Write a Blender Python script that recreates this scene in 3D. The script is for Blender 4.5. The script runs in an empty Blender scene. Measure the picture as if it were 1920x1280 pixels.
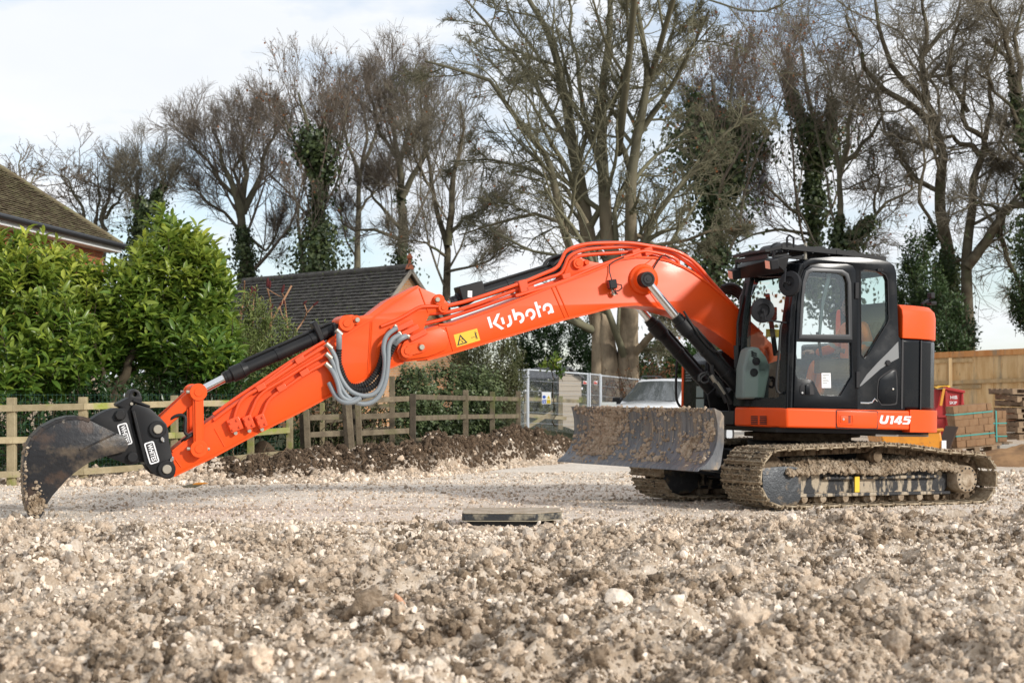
import bpy, bmesh, math, random
import numpy as np
from mathutils import Vector, Matrix
random.seed(7)
RS = np.random.RandomState(11)
SC = bpy.context.scene
COL = SC.collection
PI = math.pi

# ------------------------------------------------------------------ camera, sky, sun
FPX = 3200.0; CAMH = 1.22; PITCH = math.atan(100/FPX)      # 60 mm lens, 1.22 m above ground
cam = bpy.data.cameras.new('camera'); camo = bpy.data.objects.new('camera', cam); COL.objects.link(camo)
cam.lens = 60; cam.sensor_width = 36; cam.clip_end = 3000; cam.clip_start = .1
camo.location = (0, 0, CAMH); camo.rotation_euler = (PI/2+PITCH, 0, 0)
cam.dof.use_dof = True; cam.dof.focus_distance = 17.5; cam.dof.aperture_fstop = 4.2
SC.camera = camo
SUN_AZ, SUN_EL = 128.0, 25.0                               # azimuth clockwise from +Y
sd = Vector((math.sin(math.radians(SUN_AZ))*math.cos(math.radians(SUN_EL)),
             math.cos(math.radians(SUN_AZ))*math.cos(math.radians(SUN_EL)), math.sin(math.radians(SUN_EL))))
sun = bpy.data.lights.new('sun', 'SUN'); suno = bpy.data.objects.new('sun', sun); COL.objects.link(suno)
sun.energy = 2.4; sun.angle = math.radians(6); sun.color = (1, .955, .89)
suno.rotation_euler = sd.to_track_quat('Z', 'Y').to_euler(); suno.location = (20, -20, 30)
W = bpy.data.worlds.new('World'); SC.world = W; W.use_nodes = True
wt = W.node_tree; wn = wt.nodes; wl = wt.links
for n in list(wn): wn.remove(n)
wo = wn.new('ShaderNodeOutputWorld'); bg = wn.new('ShaderNodeBackground'); bg.inputs[1].default_value = .1
sky = wn.new('ShaderNodeTexSky'); sky.sky_type = 'NISHITA'; sky.sun_disc = False
sky.sun_elevation = math.radians(SUN_EL); sky.sun_rotation = math.radians(SUN_AZ); sky.air_density = 1.0; sky.dust_density = .3; sky.ozone_density = 3
tc = wn.new('ShaderNodeTexCoord'); mp = wn.new('ShaderNodeMapping'); mp.inputs['Scale'].default_value = (1, 1, 2.6)
mp.inputs['Location'].default_value = (.35, 0, .1)
nz = wn.new('ShaderNodeTexNoise'); nz.inputs['Scale'].default_value = 5.5; nz.inputs['Detail'].default_value = 7; nz.inputs['Roughness'].default_value = .55
cr = wn.new('ShaderNodeValToRGB'); cr.color_ramp.elements[0].position = .36; cr.color_ramp.elements[1].position = .52
cr.color_ramp.elements[0].color = (.36, .36, .36, 1)
nz2 = wn.new('ShaderNodeTexNoise'); nz2.inputs['Scale'].default_value = 3.2; nz2.inputs['Detail'].default_value = 5
cr2 = wn.new('ShaderNodeValToRGB'); cr2.color_ramp.elements[0].position = .35; cr2.color_ramp.elements[1].position = .65
cr2.color_ramp.elements[0].color = (5.75, 6.05, 6.45, 1); cr2.color_ramp.elements[1].color = (6.65, 6.75, 6.9, 1)
mx = wn.new('ShaderNodeMix'); mx.data_type = 'RGBA'
wl.new(tc.outputs['Generated'], mp.inputs[0]); wl.new(mp.outputs[0], nz.inputs[0]); wl.new(mp.outputs[0], nz2.inputs[0])
wl.new(nz.outputs[0], cr.inputs[0]); wl.new(nz2.outputs[0], cr2.inputs[0])
wl.new(cr.outputs[0], mx.inputs[0]); wl.new(sky.outputs[0], mx.inputs[6]); wl.new(cr2.outputs[0], mx.inputs[7])
wl.new(mx.outputs[2], bg.inputs[0]); wl.new(bg.outputs[0], wo.inputs[0])
SC.view_settings.view_transform = 'Standard'; SC.view_settings.look = 'None'
SC.view_settings.exposure = 0.62; SC.view_settings.gamma = 1; SC.view_settings.use_curve_mapping = False
SC.cycles.max_bounces = 8; SC.cycles.transparent_max_bounces = 16

# ------------------------------------------------------------------ geometry helpers
_fw = np.array([0, math.cos(PITCH), math.sin(PITCH)]); _up = np.array([0, -math.sin(PITCH), math.cos(PITCH)])
_rt = np.array([1., 0, 0]); _C = np.array([0, 0, CAMH])
def ray(x, y): return _fw+_rt*((x-960)/FPX)-_up*((y-640)/FPX)
def at(x, y, Y):
    d = ray(x, y); return _C+d*(Y/d[1])
def gnd(x, y, z=0.):
    d = ray(x, y); return _C+d*((z-CAMH)/d[2])
class Frame:                                               # x forward, y to the machine's left, z up
    def __init__(s, O, yaw, tilt):
        a = math.radians(yaw); t = math.radians(tilt)
        F = np.array([-math.cos(a), -math.sin(a), 0]); s.L = np.array([math.sin(a), -math.cos(a), 0]); Z = np.array([0, 0, 1.])
        s.F = F*math.cos(t)+Z*math.sin(t); s.Z = Z*math.cos(t)-F*math.sin(t); s.O = np.array(O, float)
    def w(s, x, y, z): return s.O+s.F*x+s.L*y+s.Z*z
    def P(s, px, py, y):                                   # photo measurement -> (x, z) in the plane at local y
        d = ray(px, py); k = np.dot(s.w(0, y, 0)-_C, s.L)/np.dot(d, s.L); v = _C+d*k-s.O
        return (float(v@s.F), float(v@s.Z))
    def PX(s, px, py, x):                                  # -> (y, z) in the plane at local x
        d = ray(px, py); k = np.dot(s.w(x, 0, 0)-_C, s.F)/np.dot(d, s.F); v = _C+d*k-s.O
        return (float(v@s.L), float(v@s.Z))
    def M(s):
        return Matrix(((s.F[0], s.L[0], s.Z[0], s.O[0]), (s.F[1], s.L[1], s.Z[1], s.O[1]), (s.F[2], s.L[2], s.Z[2], s.O[2]), (0, 0, 0, 1)))

def tag(o, label=None, cat=None, group=None, kind=None):
    if label: o['label'] = label
    if cat: o['category'] = cat
    if group: o['group'] = group
    if kind: o['kind'] = kind
    return o
def empty(name, loc=(0, 0, 0), label=None, cat=None, group=None, rz=0):
    o = bpy.data.objects.new(name, None); COL.objects.link(o); o.location = loc; o.rotation_euler = (0, 0, rz); o.empty_display_size = .2
    return tag(o, label, cat, group)
def sharpen(me, ang):
    bm = bmesh.new(); bm.from_mesh(me)
    bmesh.ops.recalc_face_normals(bm, faces=bm.faces)
    for e in bm.edges:
        if len(e.link_faces) == 2:
            e.smooth = e.calc_face_angle(0) < ang
    for f in bm.faces: f.smooth = True
    bm.to_mesh(me); bm.free()
def link(name, me, mats, parent=None, mw=None):
    o = bpy.data.objects.new(name, me); COL.objects.link(o)
    if mats is not None:
        for m in (mats if isinstance(mats, (list, tuple)) else [mats]): me.materials.append(m)
    if parent: o.parent = parent
    if mw is not None: o.matrix_local = mw
    return o
class MB:
    def __init__(s): s.v = []; s.f = []; s.mi = []; s.cur = 0
    def mat(s, i): s.cur = i; return s
    def add(s, v, f):
        b = len(s.v); s.v += [tuple(map(float, p)) for p in v]; s.f += [tuple(b+i for i in q) for q in f]; s.mi += [s.cur]*len(f); return s
    def box(s, lo, hi, mw=None):
        x0, y0, z0 = lo; x1, y1, z1 = hi
        v = [(x0, y0, z0), (x1, y0, z0), (x1, y1, z0), (x0, y1, z0), (x0, y0, z1), (x1, y0, z1), (x1, y1, z1), (x0, y1, z1)]
        if mw is not None: v = [tuple(mw @ Vector(p)) for p in v]
        return s.add(v, [(0, 3, 2, 1), (4, 5, 6, 7), (0, 1, 5, 4), (1, 2, 6, 5), (2, 3, 7, 6), (3, 0, 4, 7)])
    def beam(s, a, b, w, h, up=(0, 0, 1)):                 # box from a to b, w wide, h high
        a = np.array(a, float); b = np.array(b, float); t = b-a; L = np.linalg.norm(t); t /= L
        sd_ = np.cross(t, up); sd_ /= np.linalg.norm(sd_); u = np.cross(sd_, t)
        v = [p+sd_*i*w/2+u*j*h/2 for p in (a, b) for i, j in ((-1, -1), (1, -1), (1, 1), (-1, 1))]
        return s.add(v, [(3, 2, 1, 0), (4, 5, 6, 7), (0, 1, 5, 4), (1, 2, 6, 5), (2, 3, 7, 6), (3, 0, 4, 7)])
    def prism(s, poly, y0, y1):                            # (x,z) outline extruded along y
        n = len(poly); v = [(p[0], y0, p[1]) for p in poly]+[(p[0], y1, p[1]) for p in poly]
        f = [tuple(range(n)), tuple(range(2*n-1, n-1, -1))]+[(i, (i+1) % n, n+(i+1) % n, n+i) for i in range(n)]
        return s.add(v, f)
    def slab(s, plan, z0, z1, shrink=0):                   # (x,y) outline extruded along z
        n = len(plan); v = [(p[0], p[1], z0) for p in plan]+[(p[0], p[1], z1) for p in plan]
        f = [tuple(range(n-1, -1, -1)), tuple(range(n, 2*n))]+[(i, (i+1) % n, n+(i+1) % n, n+i) for i in range(n)]
        return s.add(v, f)
    def tube(s, pts, r, n=8, cap=True):
        P = [np.array(p, float) for p in pts]; K = len(P); rr = r if hasattr(r, '__len__') else [r]*K
        t0 = P[1]-P[0]; t0 /= np.linalg.norm(t0)
        u = np.cross(t0, (0, 0, 1.) if abs(t0[2]) < .9 else (1., 0, 0)); u /= np.linalg.norm(u); v = []
        for i in range(K):
            t = P[min(i+1, K-1)]-P[max(i-1, 0)]; t = t/max(np.linalg.norm(t), 1e-9)
            u = u-t*np.dot(u, t); u /= max(np.linalg.norm(u), 1e-9); w = np.cross(t, u)
            for k in range(n):
                a = 2*PI*k/n; v.append(P[i]+(u*math.cos(a)+w*math.sin(a))*rr[i])
        f = [(i*n+k, i*n+(k+1) % n, (i+1)*n+(k+1) % n, (i+1)*n+k) for i in range(K-1) for k in range(n)]
        if cap: f += [tuple(range(n-1, -1, -1)), tuple(range((K-1)*n, K*n))]
        return s.add(v, f)
    def cyl(s, a, b, r0, r1=None, n=20): return s.tube([a, b], [r0, r0 if r1 is None else r1], n)
    def disc(s, x, z, y0, y1, r, n=24, r1=None):           # round boss, axis along y
        return s.tube([(x, y0, z), (x, y1, z)], [r, r if r1 is None else r1], n)
    def lathe_y(s, x, z, prof, n=28):                      # prof: (radius, y)
        v = [(x+r*math.cos(2*PI*k/n), y, z+r*math.sin(2*PI*k/n)) for r, y in prof for k in range(n)]; K = len(prof)
        f = [(i*n+k, i*n+(k+1) % n, (i+1)*n+(k+1) % n, (i+1)*n+k) for i in range(K-1) for k in range(n)]
        f += [tuple(range(n)), tuple(range((K-1)*n, K*n))]
        return s.add(v, f)
    def build(s, name, mats, parent=None, mw=None, ang=35, bevel=0, seg=2):
        me = bpy.data.meshes.new(name); me.from_pydata(s.v, [], s.f); me.update()
        sharpen(me, math.radians(ang))
        o = link(name, me, mats, parent, mw)
        if len(s.mi) == len(me.polygons): me.polygons.foreach_set('material_index', s.mi)
        if bevel:
            b = o.modifiers.new('bevel', 'BEVEL'); b.width = bevel; b.segments = seg; b.limit_method = 'ANGLE'; b.angle_limit = math.radians(40); b.harden_normals = False
        return o
def npmesh(name, V, F, mats, parent=None, smooth=False, mw=None, mi=None):
    V = np.asarray(V, np.float32); F = np.asarray(F, np.int32); me = bpy.data.meshes.new(name); k = F.shape[1]
    me.vertices.add(len(V)); me.vertices.foreach_set('co', V.ravel())
    me.loops.add(F.size); me.loops.foreach_set('vertex_index', F.ravel())
    me.polygons.add(len(F)); me.polygons.foreach_set('loop_start', np.arange(0, F.size, k, dtype=np.int32))
    me.polygons.foreach_set('loop_total', np.full(len(F), k, np.int32))
    me.update(calc_edges=True); me.polygons.foreach_set('use_smooth', np.full(len(F), smooth)); me.validate()
    o = link(name, me, mats, parent, mw)
    if mi is not None: me.polygons.foreach_set('material_index', np.asarray(mi, np.int32))
    return o
def plate(polys, y0, y1, bev=0.0, fn=None):                # filled outline with holes, thickness along y -> mesh
    cu = bpy.data.curves.new('c', 'CURVE'); cu.dimensions = '2D'; cu.fill_mode = 'BOTH'
    cu.extrude = max(1e-4, abs(y1-y0)/2-bev); cu.bevel_depth = bev; cu.bevel_resolution = 1; cu.offset = -bev
    for p in polys:
        sp = cu.splines.new('POLY'); sp.points.add(len(p)-1)
        for i, q in enumerate(p): sp.points[i].co = (q[0], q[1], 0, 1)
        sp.use_cyclic_u = True
    return curve_mesh(cu, (y0+y1)/2)
def curve_mesh(cu, yc=0):
    o = bpy.data.objects.new('c', cu); COL.objects.link(o)
    me = bpy.data.meshes.new_from_object(o.evaluated_get(bpy.context.evaluated_depsgraph_get()))
    bpy.data.objects.remove(o); bpy.data.curves.remove(cu)
    n = len(me.vertices); c = np.empty(n*3, np.float32); me.vertices.foreach_get('co', c); c = c.reshape(-1, 3)
    me.vertices.foreach_set('co', np.stack([c[:, 0], c[:, 2]+yc, c[:, 1]], 1).ravel())
    me.materials.clear(); bm = bmesh.new(); bm.from_mesh(me); bmesh.ops.remove_doubles(bm, verts=bm.verts, dist=1e-5); bm.to_mesh(me); bm.free()
    sharpen(me, math.radians(35)); return me
def text_mesh(txt, size=1., bold=.02, align='CENTER'):
    cu = bpy.data.curves.new('t', 'FONT'); cu.body = txt; cu.size = size; cu.offset = bold*size; cu.align_x = align; cu.align_y = 'CENTER'; cu.extrude = .001
    return curve_mesh(cu)
def xform(me, mw):
    me.transform(mw); me.update(); return me
def rrect(x0, z0, x1, z1, r, n=4):
    out = []
    for cx, cz, a0 in ((x1-r, z1-r, 0), (x0+r, z1-r, 90), (x0+r, z0+r, 180), (x1-r, z0+r, 270)):
        for k in range(n+1):
            a = math.radians(a0+90*k/n); out.append((cx+r*math.cos(a), cz+r*math.sin(a)))
    return out
def smooth_poly(p, it=1, closed=True):                     # corner cutting
    for _ in range(it):
        q = []; n = len(p)
        for i in range(n if closed else n-1):
            a, b = np.array(p[i]), np.array(p[(i+1) % n]); q += [tuple(a*.75+b*.25), tuple(a*.25+b*.75)]
        if not closed: q = [tuple(p[0])]+q+[tuple(p[-1])]
        p = q
    return p
# value noise
_perm = RS.permutation(512)
_gr = RS.rand(512)
def vnoise(x, y, z=None):
    if z is None: z = np.zeros_like(x)
    xi = np.floor(x).astype(int); yi = np.floor(y).astype(int); zi = np.floor(z).astype(int)
    fx = x-xi; fy = y-yi; fz = z-zi; fx = fx*fx*(3-2*fx); fy = fy*fy*(3-2*fy); fz = fz*fz*(3-2*fz)
    def h(i, j, k): return _gr[_perm[(_perm[(_perm[i & 511]+j) & 511]+k) & 511]]
    def L(a, b, t): return a+(b-a)*t
    r = [L(L(h(xi, yi, zi+k), h(xi+1, yi, zi+k), fx), L(h(xi, yi+1, zi+k), h(xi+1, yi+1, zi+k), fx), fy) for k in (0, 1)]
    return L(r[0], r[1], fz)*2-1
def fbm(x, y, o=4, z=None):
    a = 1.; s = 0; t = 0
    for i in range(o):
        f = 2.03**i; s = s+a*vnoise(x*f+i*17.3, y*f-i*9.1, None if z is None else z*f+i*5.7); t += a; a *= .5
    return s/t
def sstep(a, b, x):
    t = np.clip((x-a)/(b-a), 0, 1); return t*t*(3-2*t)

# ------------------------------------------------------------------ materials
def lin(r, g, b):
    f = lambda c: (c/255/12.92) if c/255 <= .04045 else ((c/255+.055)/1.055)**2.4
    return (f(r), f(g), f(b))
def mat(name, col, rough=.5, metal=0., spec=.5, col2=None, nscale=4., lo=.4, hi=.6, detail=6., bump=0., bscale=40., coat=0., rough2=None, rand=0., stretch=None, extra=None, trans=0., coord='Object'):
    m = bpy.data.materials.new(name); m.use_nodes = True; nt = m.node_tree; N = nt.nodes; Lk = nt.links
    b = N['Principled BSDF']; b.inputs['Roughness'].default_value = rough; b.inputs['Metallic'].default_value = metal
    b.inputs['Specular IOR Level'].default_value = spec; b.inputs['Coat Weight'].default_value = coat; b.inputs['Coat Roughness'].default_value = .08
    b.inputs['Base Color'].default_value = (*col, 1)
    t = N.new('ShaderNodeTexCoord'); vec = t.outputs[coord]
    if stretch:
        mpn = N.new('ShaderNodeMapping'); mpn.inputs['Scale'].default_value = stretch; Lk.new(vec, mpn.inputs[0]); vec = mpn.outputs[0]
    cur = None
    def mixc(fac, a, bcol):
        x = N.new('ShaderNodeMix'); x.data_type = 'RGBA'
        if a is None: x.inputs[6].default_value = (*col, 1)
        else: Lk.new(a, x.inputs[6])
        x.inputs[7].default_value = (*bcol, 1); Lk.new(fac, x.inputs[0]); return x.outputs[2]
    def noise(sc, lo, hi, det=6., rgh=.6):
        nn = N.new('ShaderNodeTexNoise'); nn.inputs['Scale'].default_value = sc; nn.inputs['Detail'].default_value = det; nn.inputs['Roughness'].default_value = rgh
        Lk.new(vec, nn.inputs[0]); mr = N.new('ShaderNodeMapRange'); mr.inputs[1].default_value = lo; mr.inputs[2].default_value = hi
        Lk.new(nn.outputs[0], mr.inputs[0]); return mr.outputs[0]
    if col2 is not None:
        fac = noise(nscale, lo, hi, detail); cur = mixc(fac, cur, col2)
        if rough2 is not None:
            mr = N.new('ShaderNodeMapRange'); mr.inputs[3].default_value = rough; mr.inputs[4].default_value = rough2; Lk.new(fac, mr.inputs[0]); Lk.new(mr.outputs[0], b.inputs['Roughness'])
    for (c, sc, l_, h_) in (extra or []): cur = mixc(noise(sc, l_, h_), cur, c)
    if rand:
        oi = N.new('ShaderNodeObjectInfo'); hs = N.new('ShaderNodeHueSaturation'); mr = N.new('ShaderNodeMapRange')
        mr.inputs[3].default_value = 1-rand; mr.inputs[4].default_value = 1+rand; Lk.new(oi.outputs['Random'], mr.inputs[0]); Lk.new(mr.outputs[0], hs.inputs['Value'])
        if cur is None: hs.inputs['Color'].default_value = (*col, 1)
        else: Lk.new(cur, hs.inputs['Color'])
        cur = hs.outputs[0]
    if cur is not None: Lk.new(cur, b.inputs['Base Color'])
    if bump:
        nn = N.new('ShaderNodeTexNoise'); nn.inputs['Scale'].default_value = bscale; nn.inputs['Detail'].default_value = 6; Lk.new(vec, nn.inputs[0])
        bp = N.new('ShaderNodeBump'); bp.inputs['Strength'].default_value = bump; bp.inputs['Distance'].default_value = .02; Lk.new(nn.outputs[0], bp.inputs['Height']); Lk.new(bp.outputs[0], b.inputs['Normal'])
    if trans:
        b.inputs['Transmission Weight'].default_value = trans
    return m
def glass(name, tint=(.75, .88, .84), refl=1.6):
    m = bpy.data.materials.new(name); m.use_nodes = True; nt = m.node_tree; N = nt.nodes; Lk = nt.links
    for n in list(N):
        if n.type != 'OUTPUT_MATERIAL': N.remove(n)
    out = [n for n in N if n.type == 'OUTPUT_MATERIAL'][0]
    tr = N.new('ShaderNodeBsdfTransparent'); tr.inputs[0].default_value = (*tint, 1)
    gl = N.new('ShaderNodeBsdfGlossy'); gl.inputs['Roughness'].default_value = .02; gl.inputs[0].default_value = (.95, .97, 1, 1)
    fr = N.new('ShaderNodeFresnel'); fr.inputs[0].default_value = 1.5
    mu = N.new('ShaderNodeMath'); mu.operation = 'MULTIPLY'; mu.inputs[1].default_value = refl; mu.use_clamp = True
    mxs = N.new('ShaderNodeMixShader'); Lk.new(fr.outputs[0], mu.inputs[0]); Lk.new(mu.outputs[0], mxs.inputs[0]); Lk.new(tr.outputs[0], mxs.inputs[1]); Lk.new(gl.outputs[0], mxs.inputs[2]); Lk.new(mxs.outputs[0], out.inputs[0])
    return m
M = {}
ORG = (.82, .083, .005)
M['orange'] = mat('orange_paint', ORG, .42, spec=.32, col2=(.74, .080, .010), nscale=2.5, lo=.35, hi=.75, coat=.04, bump=.015, bscale=180)
M['orange_dark'] = mat('orange_pipe_paint', (.76, .075, .012), .38, coat=.2)
M['black'] = mat('black_steel_paint', (.010, .0105, .012), .48, spec=.3, col2=(.024, .022, .020), nscale=3, lo=.45, hi=.8)
M['cabblack'] = mat('cab_black_paint', (.006, .0075, .0098), .24, coat=.0, spec=.24, col2=(.013, .013, .013), nscale=3.5, lo=.5, hi=.85, rough2=.42)
M['rubber'] = mat('black_rubber', (.014, .014, .014), .6)
M['plastic'] = mat('dark_plastic', (.016, .016, .018), .55, spec=.25)
M['chrome'] = mat('chrome_rod', (.75, .75, .75), .12, metal=1)
M['zinc'] = mat('zinc_bolt', (.36, .33, .27), .5, metal=.6)
M['grey_hose'] = mat('grey_hose_sleeve', (.21, .235, .25), .5)
M['white'] = mat('white_vinyl', (.80, .80, .80), .4)
M['yellow'] = mat('yellow_vinyl', (.78, .47, .03), .4)
M['ink'] = mat('black_print', (.01, .008, .01), .5)
M['glass'] = glass('cab_glass', (.82, .93, .89), 1.4)
M['sideglass'] = glass('cab_side_glass', (.92, .97, .955), 1.8)
M['rearglass'] = glass('cab_rear_glass', (.82, .92, .89), 1.2)
M['interior'] = mat('grey_interior_plastic', (.10, .115, .115), .6)
M['interior_light'] = mat('pale_interior_plastic', (.17, .21, .195), .6)
M['lens'] = mat('lamp_lens', (.75, .45, .35), .15, coat=.5)
M['mud'] = mat('dried_mud', (.24, .175, .115), .95, spec=.15, col2=(.43, .35, .26), nscale=9, lo=.4, hi=.65, bump=.6, bscale=45)
M['bladecrust'] = mat('dry_mud_crust', (.30, .225, .155), .95, spec=.15, col2=(.48, .39, .295), nscale=9, lo=.4, hi=.65, bump=.6, bscale=45)
M['muddark'] = mat('wet_mud', (.10, .07, .045), .85, spec=.2, col2=(.22, .165, .11), nscale=8, lo=.4, hi=.65, bump=.6, bscale=40)
M['shoe'] = mat('muddy_track_shoe', (.25, .19, .125), .9, spec=.2, col2=(.43, .355, .255), nscale=14, lo=.42, hi=.62, bump=.7, bscale=70, extra=[((.03, .03, .032), 7, .60, .66)], rand=.12)
M['steelmud'] = mat('scraped_steel_with_mud', (.055, .06, .066), .45, metal=.3, col2=(.25, .19, .13), nscale=5, lo=.52, hi=.62, bump=.35, bscale=50, extra=[((.12, .125, .13), 18, .55, .7)])
M['blade'] = mat('scratched_blade_steel', (.075, .079, .086), .42, metal=.3, col2=(.16, .165, .175), nscale=7, lo=.35, hi=.65, bump=.3, bscale=30, stretch=(1, 3, .35), extra=[((.25, .19, .13), 1.7, .50, .66), ((.33, .26, .185), 6, .60, .68)])
M['frame'] = mat('mud_streaked_track_frame', (.016, .016, .018), .5, col2=(.38, .31, .22), nscale=6, lo=.49, hi=.57, bump=.3, bscale=40, stretch=(1.8, 1, .6))
M['bucketside'] = mat('worn_black_bucket_steel', (.013, .013, .015), .42, col2=(.16, .12, .08), nscale=2.6, lo=.52, hi=.68, bump=.2, bscale=30, extra=[((.055, .035, .025), 3.7, .55, .65), ((.22, .19, .15), 9, .66, .74)])
M['hiviz'] = mat('hi_vis_orange_cloth', (.95, .19, .02), .8)
M['reflective'] = mat('reflective_tape', (.45, .48, .46), .4)
M['skin'] = mat('skin', (.45, .25, .18), .6)
M['hair'] = mat('grey_hair', (.12, .10, .09), .8)
M['darkcloth'] = mat('dark_trousers', (.02, .022, .03), .85)
# ------------------------------------------------------------------ ground
BK = np.array([(-400, 24.5, .05), (0, 23.6, .08), (200, 23.6, .10), (300, 23.7, .16), (350, 23.7, .24), (470, 23.8, .28), (560, 24.1, .32), (650, 24.6, .36), (770, 25.3, .42), (850, 26.5, .50), (930, 28.3, .50), (1050, 30.8, .36), (1140, 32, .2), (1300, 34, .0), (2400, 34, 0)])
def bank(X, Y):
    px = np.clip(960+3200*X/np.maximum(Y, 2.), -400, 2400); yb = np.interp(px, BK[:, 0], BK[:, 1]); zc = np.interp(px, BK[:, 0], BK[:, 2]); return px, Y-yb, zc
_ca, _sa = math.cos(math.radians(28)), math.sin(math.radians(28))
def tloc(X, Y):
    dx, dy = X-3.3327, Y-19.6887; return -(_ca*dx+_sa*dy), _sa*dx-_ca*dy
def rough(X, Y):
    edge = 15.1+1.7*sstep(-.2, 2.6, X)+.9*vnoise(X*.5+3, Y*0+1)+.8*vnoise(X*1.7, Y*0+5)
    r = 1-sstep(edge-1.6, edge+.7, Y)
    tx, ty = tloc(X, Y)
    return np.clip(r+.55*sstep(6.2, 7.2, X)*(1-sstep(24, 26, Y)), 0, 1)
def gheight(X, Y):
    px, d, zc = bank(X, Y); r = rough(X, Y)
    h = .012*fbm(X*1.3, Y*1.3, 4)+.006*fbm(X*9, Y*9, 3)
    big = fbm(X*1.1+7, Y*.9, 3); mid = fbm(X*3.6, Y*3.6, 4); sm = fbm(X*11, Y*11, 4)
    h = h+r*(.15*big+.13*mid+.05*sm+.01+.04*np.clip(mid, 0, 1)**2*3)
    zc = zc*(.9+.38*vnoise(px*.022, px*0+4)+.2*vnoise(px*.07, d*1.2)); d = d+.13*vnoise(px*.035, px*0+8)+.06*vnoise(px*.12, px*0)
    b = sstep(-.1, .75, d)*(1-.35*sstep(1.3, 2.4, d))*zc
    h = h+b+sstep(-.3, .3, d)*(1-sstep(3, 6, d))*(.11*fbm(X*2.2, Y*2.2, 4)+.05*fbm(X*9, Y*9, 3))*np.clip(zc*5, 0, 1)
    rb = np.exp(-((d-.2)/.5)**2)*np.clip(zc*6, 0, 1); h = h+rb*.04*np.abs(fbm(X*5, Y*5, 4))
    tx, ty = tloc(X, Y); m = (1-sstep(1.6, 2.1, np.abs(tx)))*(1-sstep(1.5, 1.9, np.abs(ty))); h = h*(1-.8*m)-.005*m
    cx = np.exp(-(((X-.0)/.75)**2+((Y-16.4)/.75)**2)**2); h = h*(1-.85*cx)-.02*cx
    h = h-.24*sstep(33, 38, Y)*sstep(1.6, 2.6, X)*(1-sstep(6, 7, X))
    return h-.02*sstep(60, 200, Y)
ys = np.concatenate([np.linspace(-30, 5.5, 12)[:-1], np.arange(5.5, 16, .038), np.arange(16, 23, .08), np.arange(23, 30, .06), np.arange(30, 36, .15), np.arange(36, 60, .8), np.geomspace(60, 1500, 30)])
xs = np.concatenate([-np.geomspace(1500, 10, 26), np.arange(-9.4, 10.6, .072), np.geomspace(11, 1500, 26)])
GXX, GYY = np.meshgrid(xs, ys); hx = gheight(GXX.ravel(), GYY.ravel())
nx_, ny_ = len(xs), len(ys); ii = (np.arange(ny_-1)[:, None]*nx_+np.arange(nx_-1)[None]).ravel()
GF = np.stack([ii, ii+1, ii+1+nx_, ii+nx_], 1)
mg = bpy.data.materials.new('chalky_ground'); mg.use_nodes = True; nt = mg.node_tree; N = nt.nodes; Lk = nt.links; bs = N['Principled BSDF']; bs.inputs['Roughness'].default_value = .95; bs.inputs['Specular IOR Level'].default_value = .15
tcn = N.new('ShaderNodeTexCoord')
def _noise(sc, lo, hi, det=8, rg=.65):
    n = N.new('ShaderNodeTexNoise'); n.inputs['Scale'].default_value = sc; n.inputs['Detail'].default_value = det; n.inputs['Roughness'].default_value = rg; Lk.new(tcn.outputs['Object'], n.inputs[0])
    m = N.new('ShaderNodeMapRange'); m.inputs[1].default_value = lo; m.inputs[2].default_value = hi; Lk.new(n.outputs[0], m.inputs[0]); return m.outputs[0]
def _mix(f, a, b):
    x = N.new('ShaderNodeMix'); x.data_type = 'RGBA'
    for i, c in ((6, a), (7, b)):
        if isinstance(c, tuple): x.inputs[i].default_value = (*c, 1)
        else: Lk.new(c, x.inputs[i])
    if isinstance(f, float): x.inputs[0].default_value = f
    else: Lk.new(f, x.inputs[0])
    return x.outputs[2]
def _attr(n):
    a = N.new('ShaderNodeAttribute'); a.attribute_name = n; return a.outputs['Fac']
CH1, CH2, CL1, CL2, SO1, SO2 = (.64, .555, .46), (.74, .665, .575), (.38, .29, .205), (.53, .43, .325), (.045, .03, .019), (.10, .068, .044)
flat = _mix(_noise(13, .52, .70), _mix(_noise(1.1, .35, .7), CH2, CH1), (.34, .27, .19))
flat = _mix(_noise(45, .60, .70), flat, (.2, .15, .11))
rgh = _mix(_noise(7, .38, .62), CL1, _mix(_noise(24, .4, .6), CL2, CH1))
soil = _mix(_noise(9, .4, .6), SO1, _mix(_noise(40, .5, .62), SO2, (.2, .15, .1)))
col = _mix(_attr('rough'), _mix(_attr('brownish'), flat, (.26, .20, .145)), rgh); col = _mix(_attr('tan'), col, (.34, .24, .15)); col = _mix(_attr('dark'), col, soil); col = _mix(_attr('green'), col, (.035, .045, .018))
Lk.new(col, bs.inputs['Base Color'])
bn = N.new('ShaderNodeTexNoise'); bn.inputs['Scale'].default_value = 60; bn.inputs['Detail'].default_value = 8; Lk.new(tcn.outputs['Object'], bn.inputs[0]); bpn = N.new('ShaderNodeBump'); bpn.inputs['Strength'].default_value = .7; bpn.inputs['Distance'].default_value = .02; Lk.new(bn.outputs[0], bpn.inputs['Height']); Lk.new(bpn.outputs[0], bs.inputs['Normal'])
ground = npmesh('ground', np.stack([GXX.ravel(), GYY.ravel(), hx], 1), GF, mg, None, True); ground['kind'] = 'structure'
Xr, Yr = GXX.ravel(), GYY.ravel(); px_g, d_g, zc_g = bank(Xr, Yr)
nzd = fbm(Xr*2.2, Yr*2.2, 4)
dk = sstep(.15, .55, d_g+.5*nzd)*sstep(300, 430, px_g+140*nzd)*(1-sstep(1180, 1300, px_g))*(1-.0*d_g)
gr_ = sstep(1.6, 2.6, d_g+.5*nzd)*(1-sstep(1250, 1350, px_g))
tan_ = np.exp(-((d_g+.05)/.4)**2)*.7*np.clip(zc_g*8, 0, 1)+.5*sstep(7.0, 9.0, Xr)*sstep(24, 27, Yr)
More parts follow.
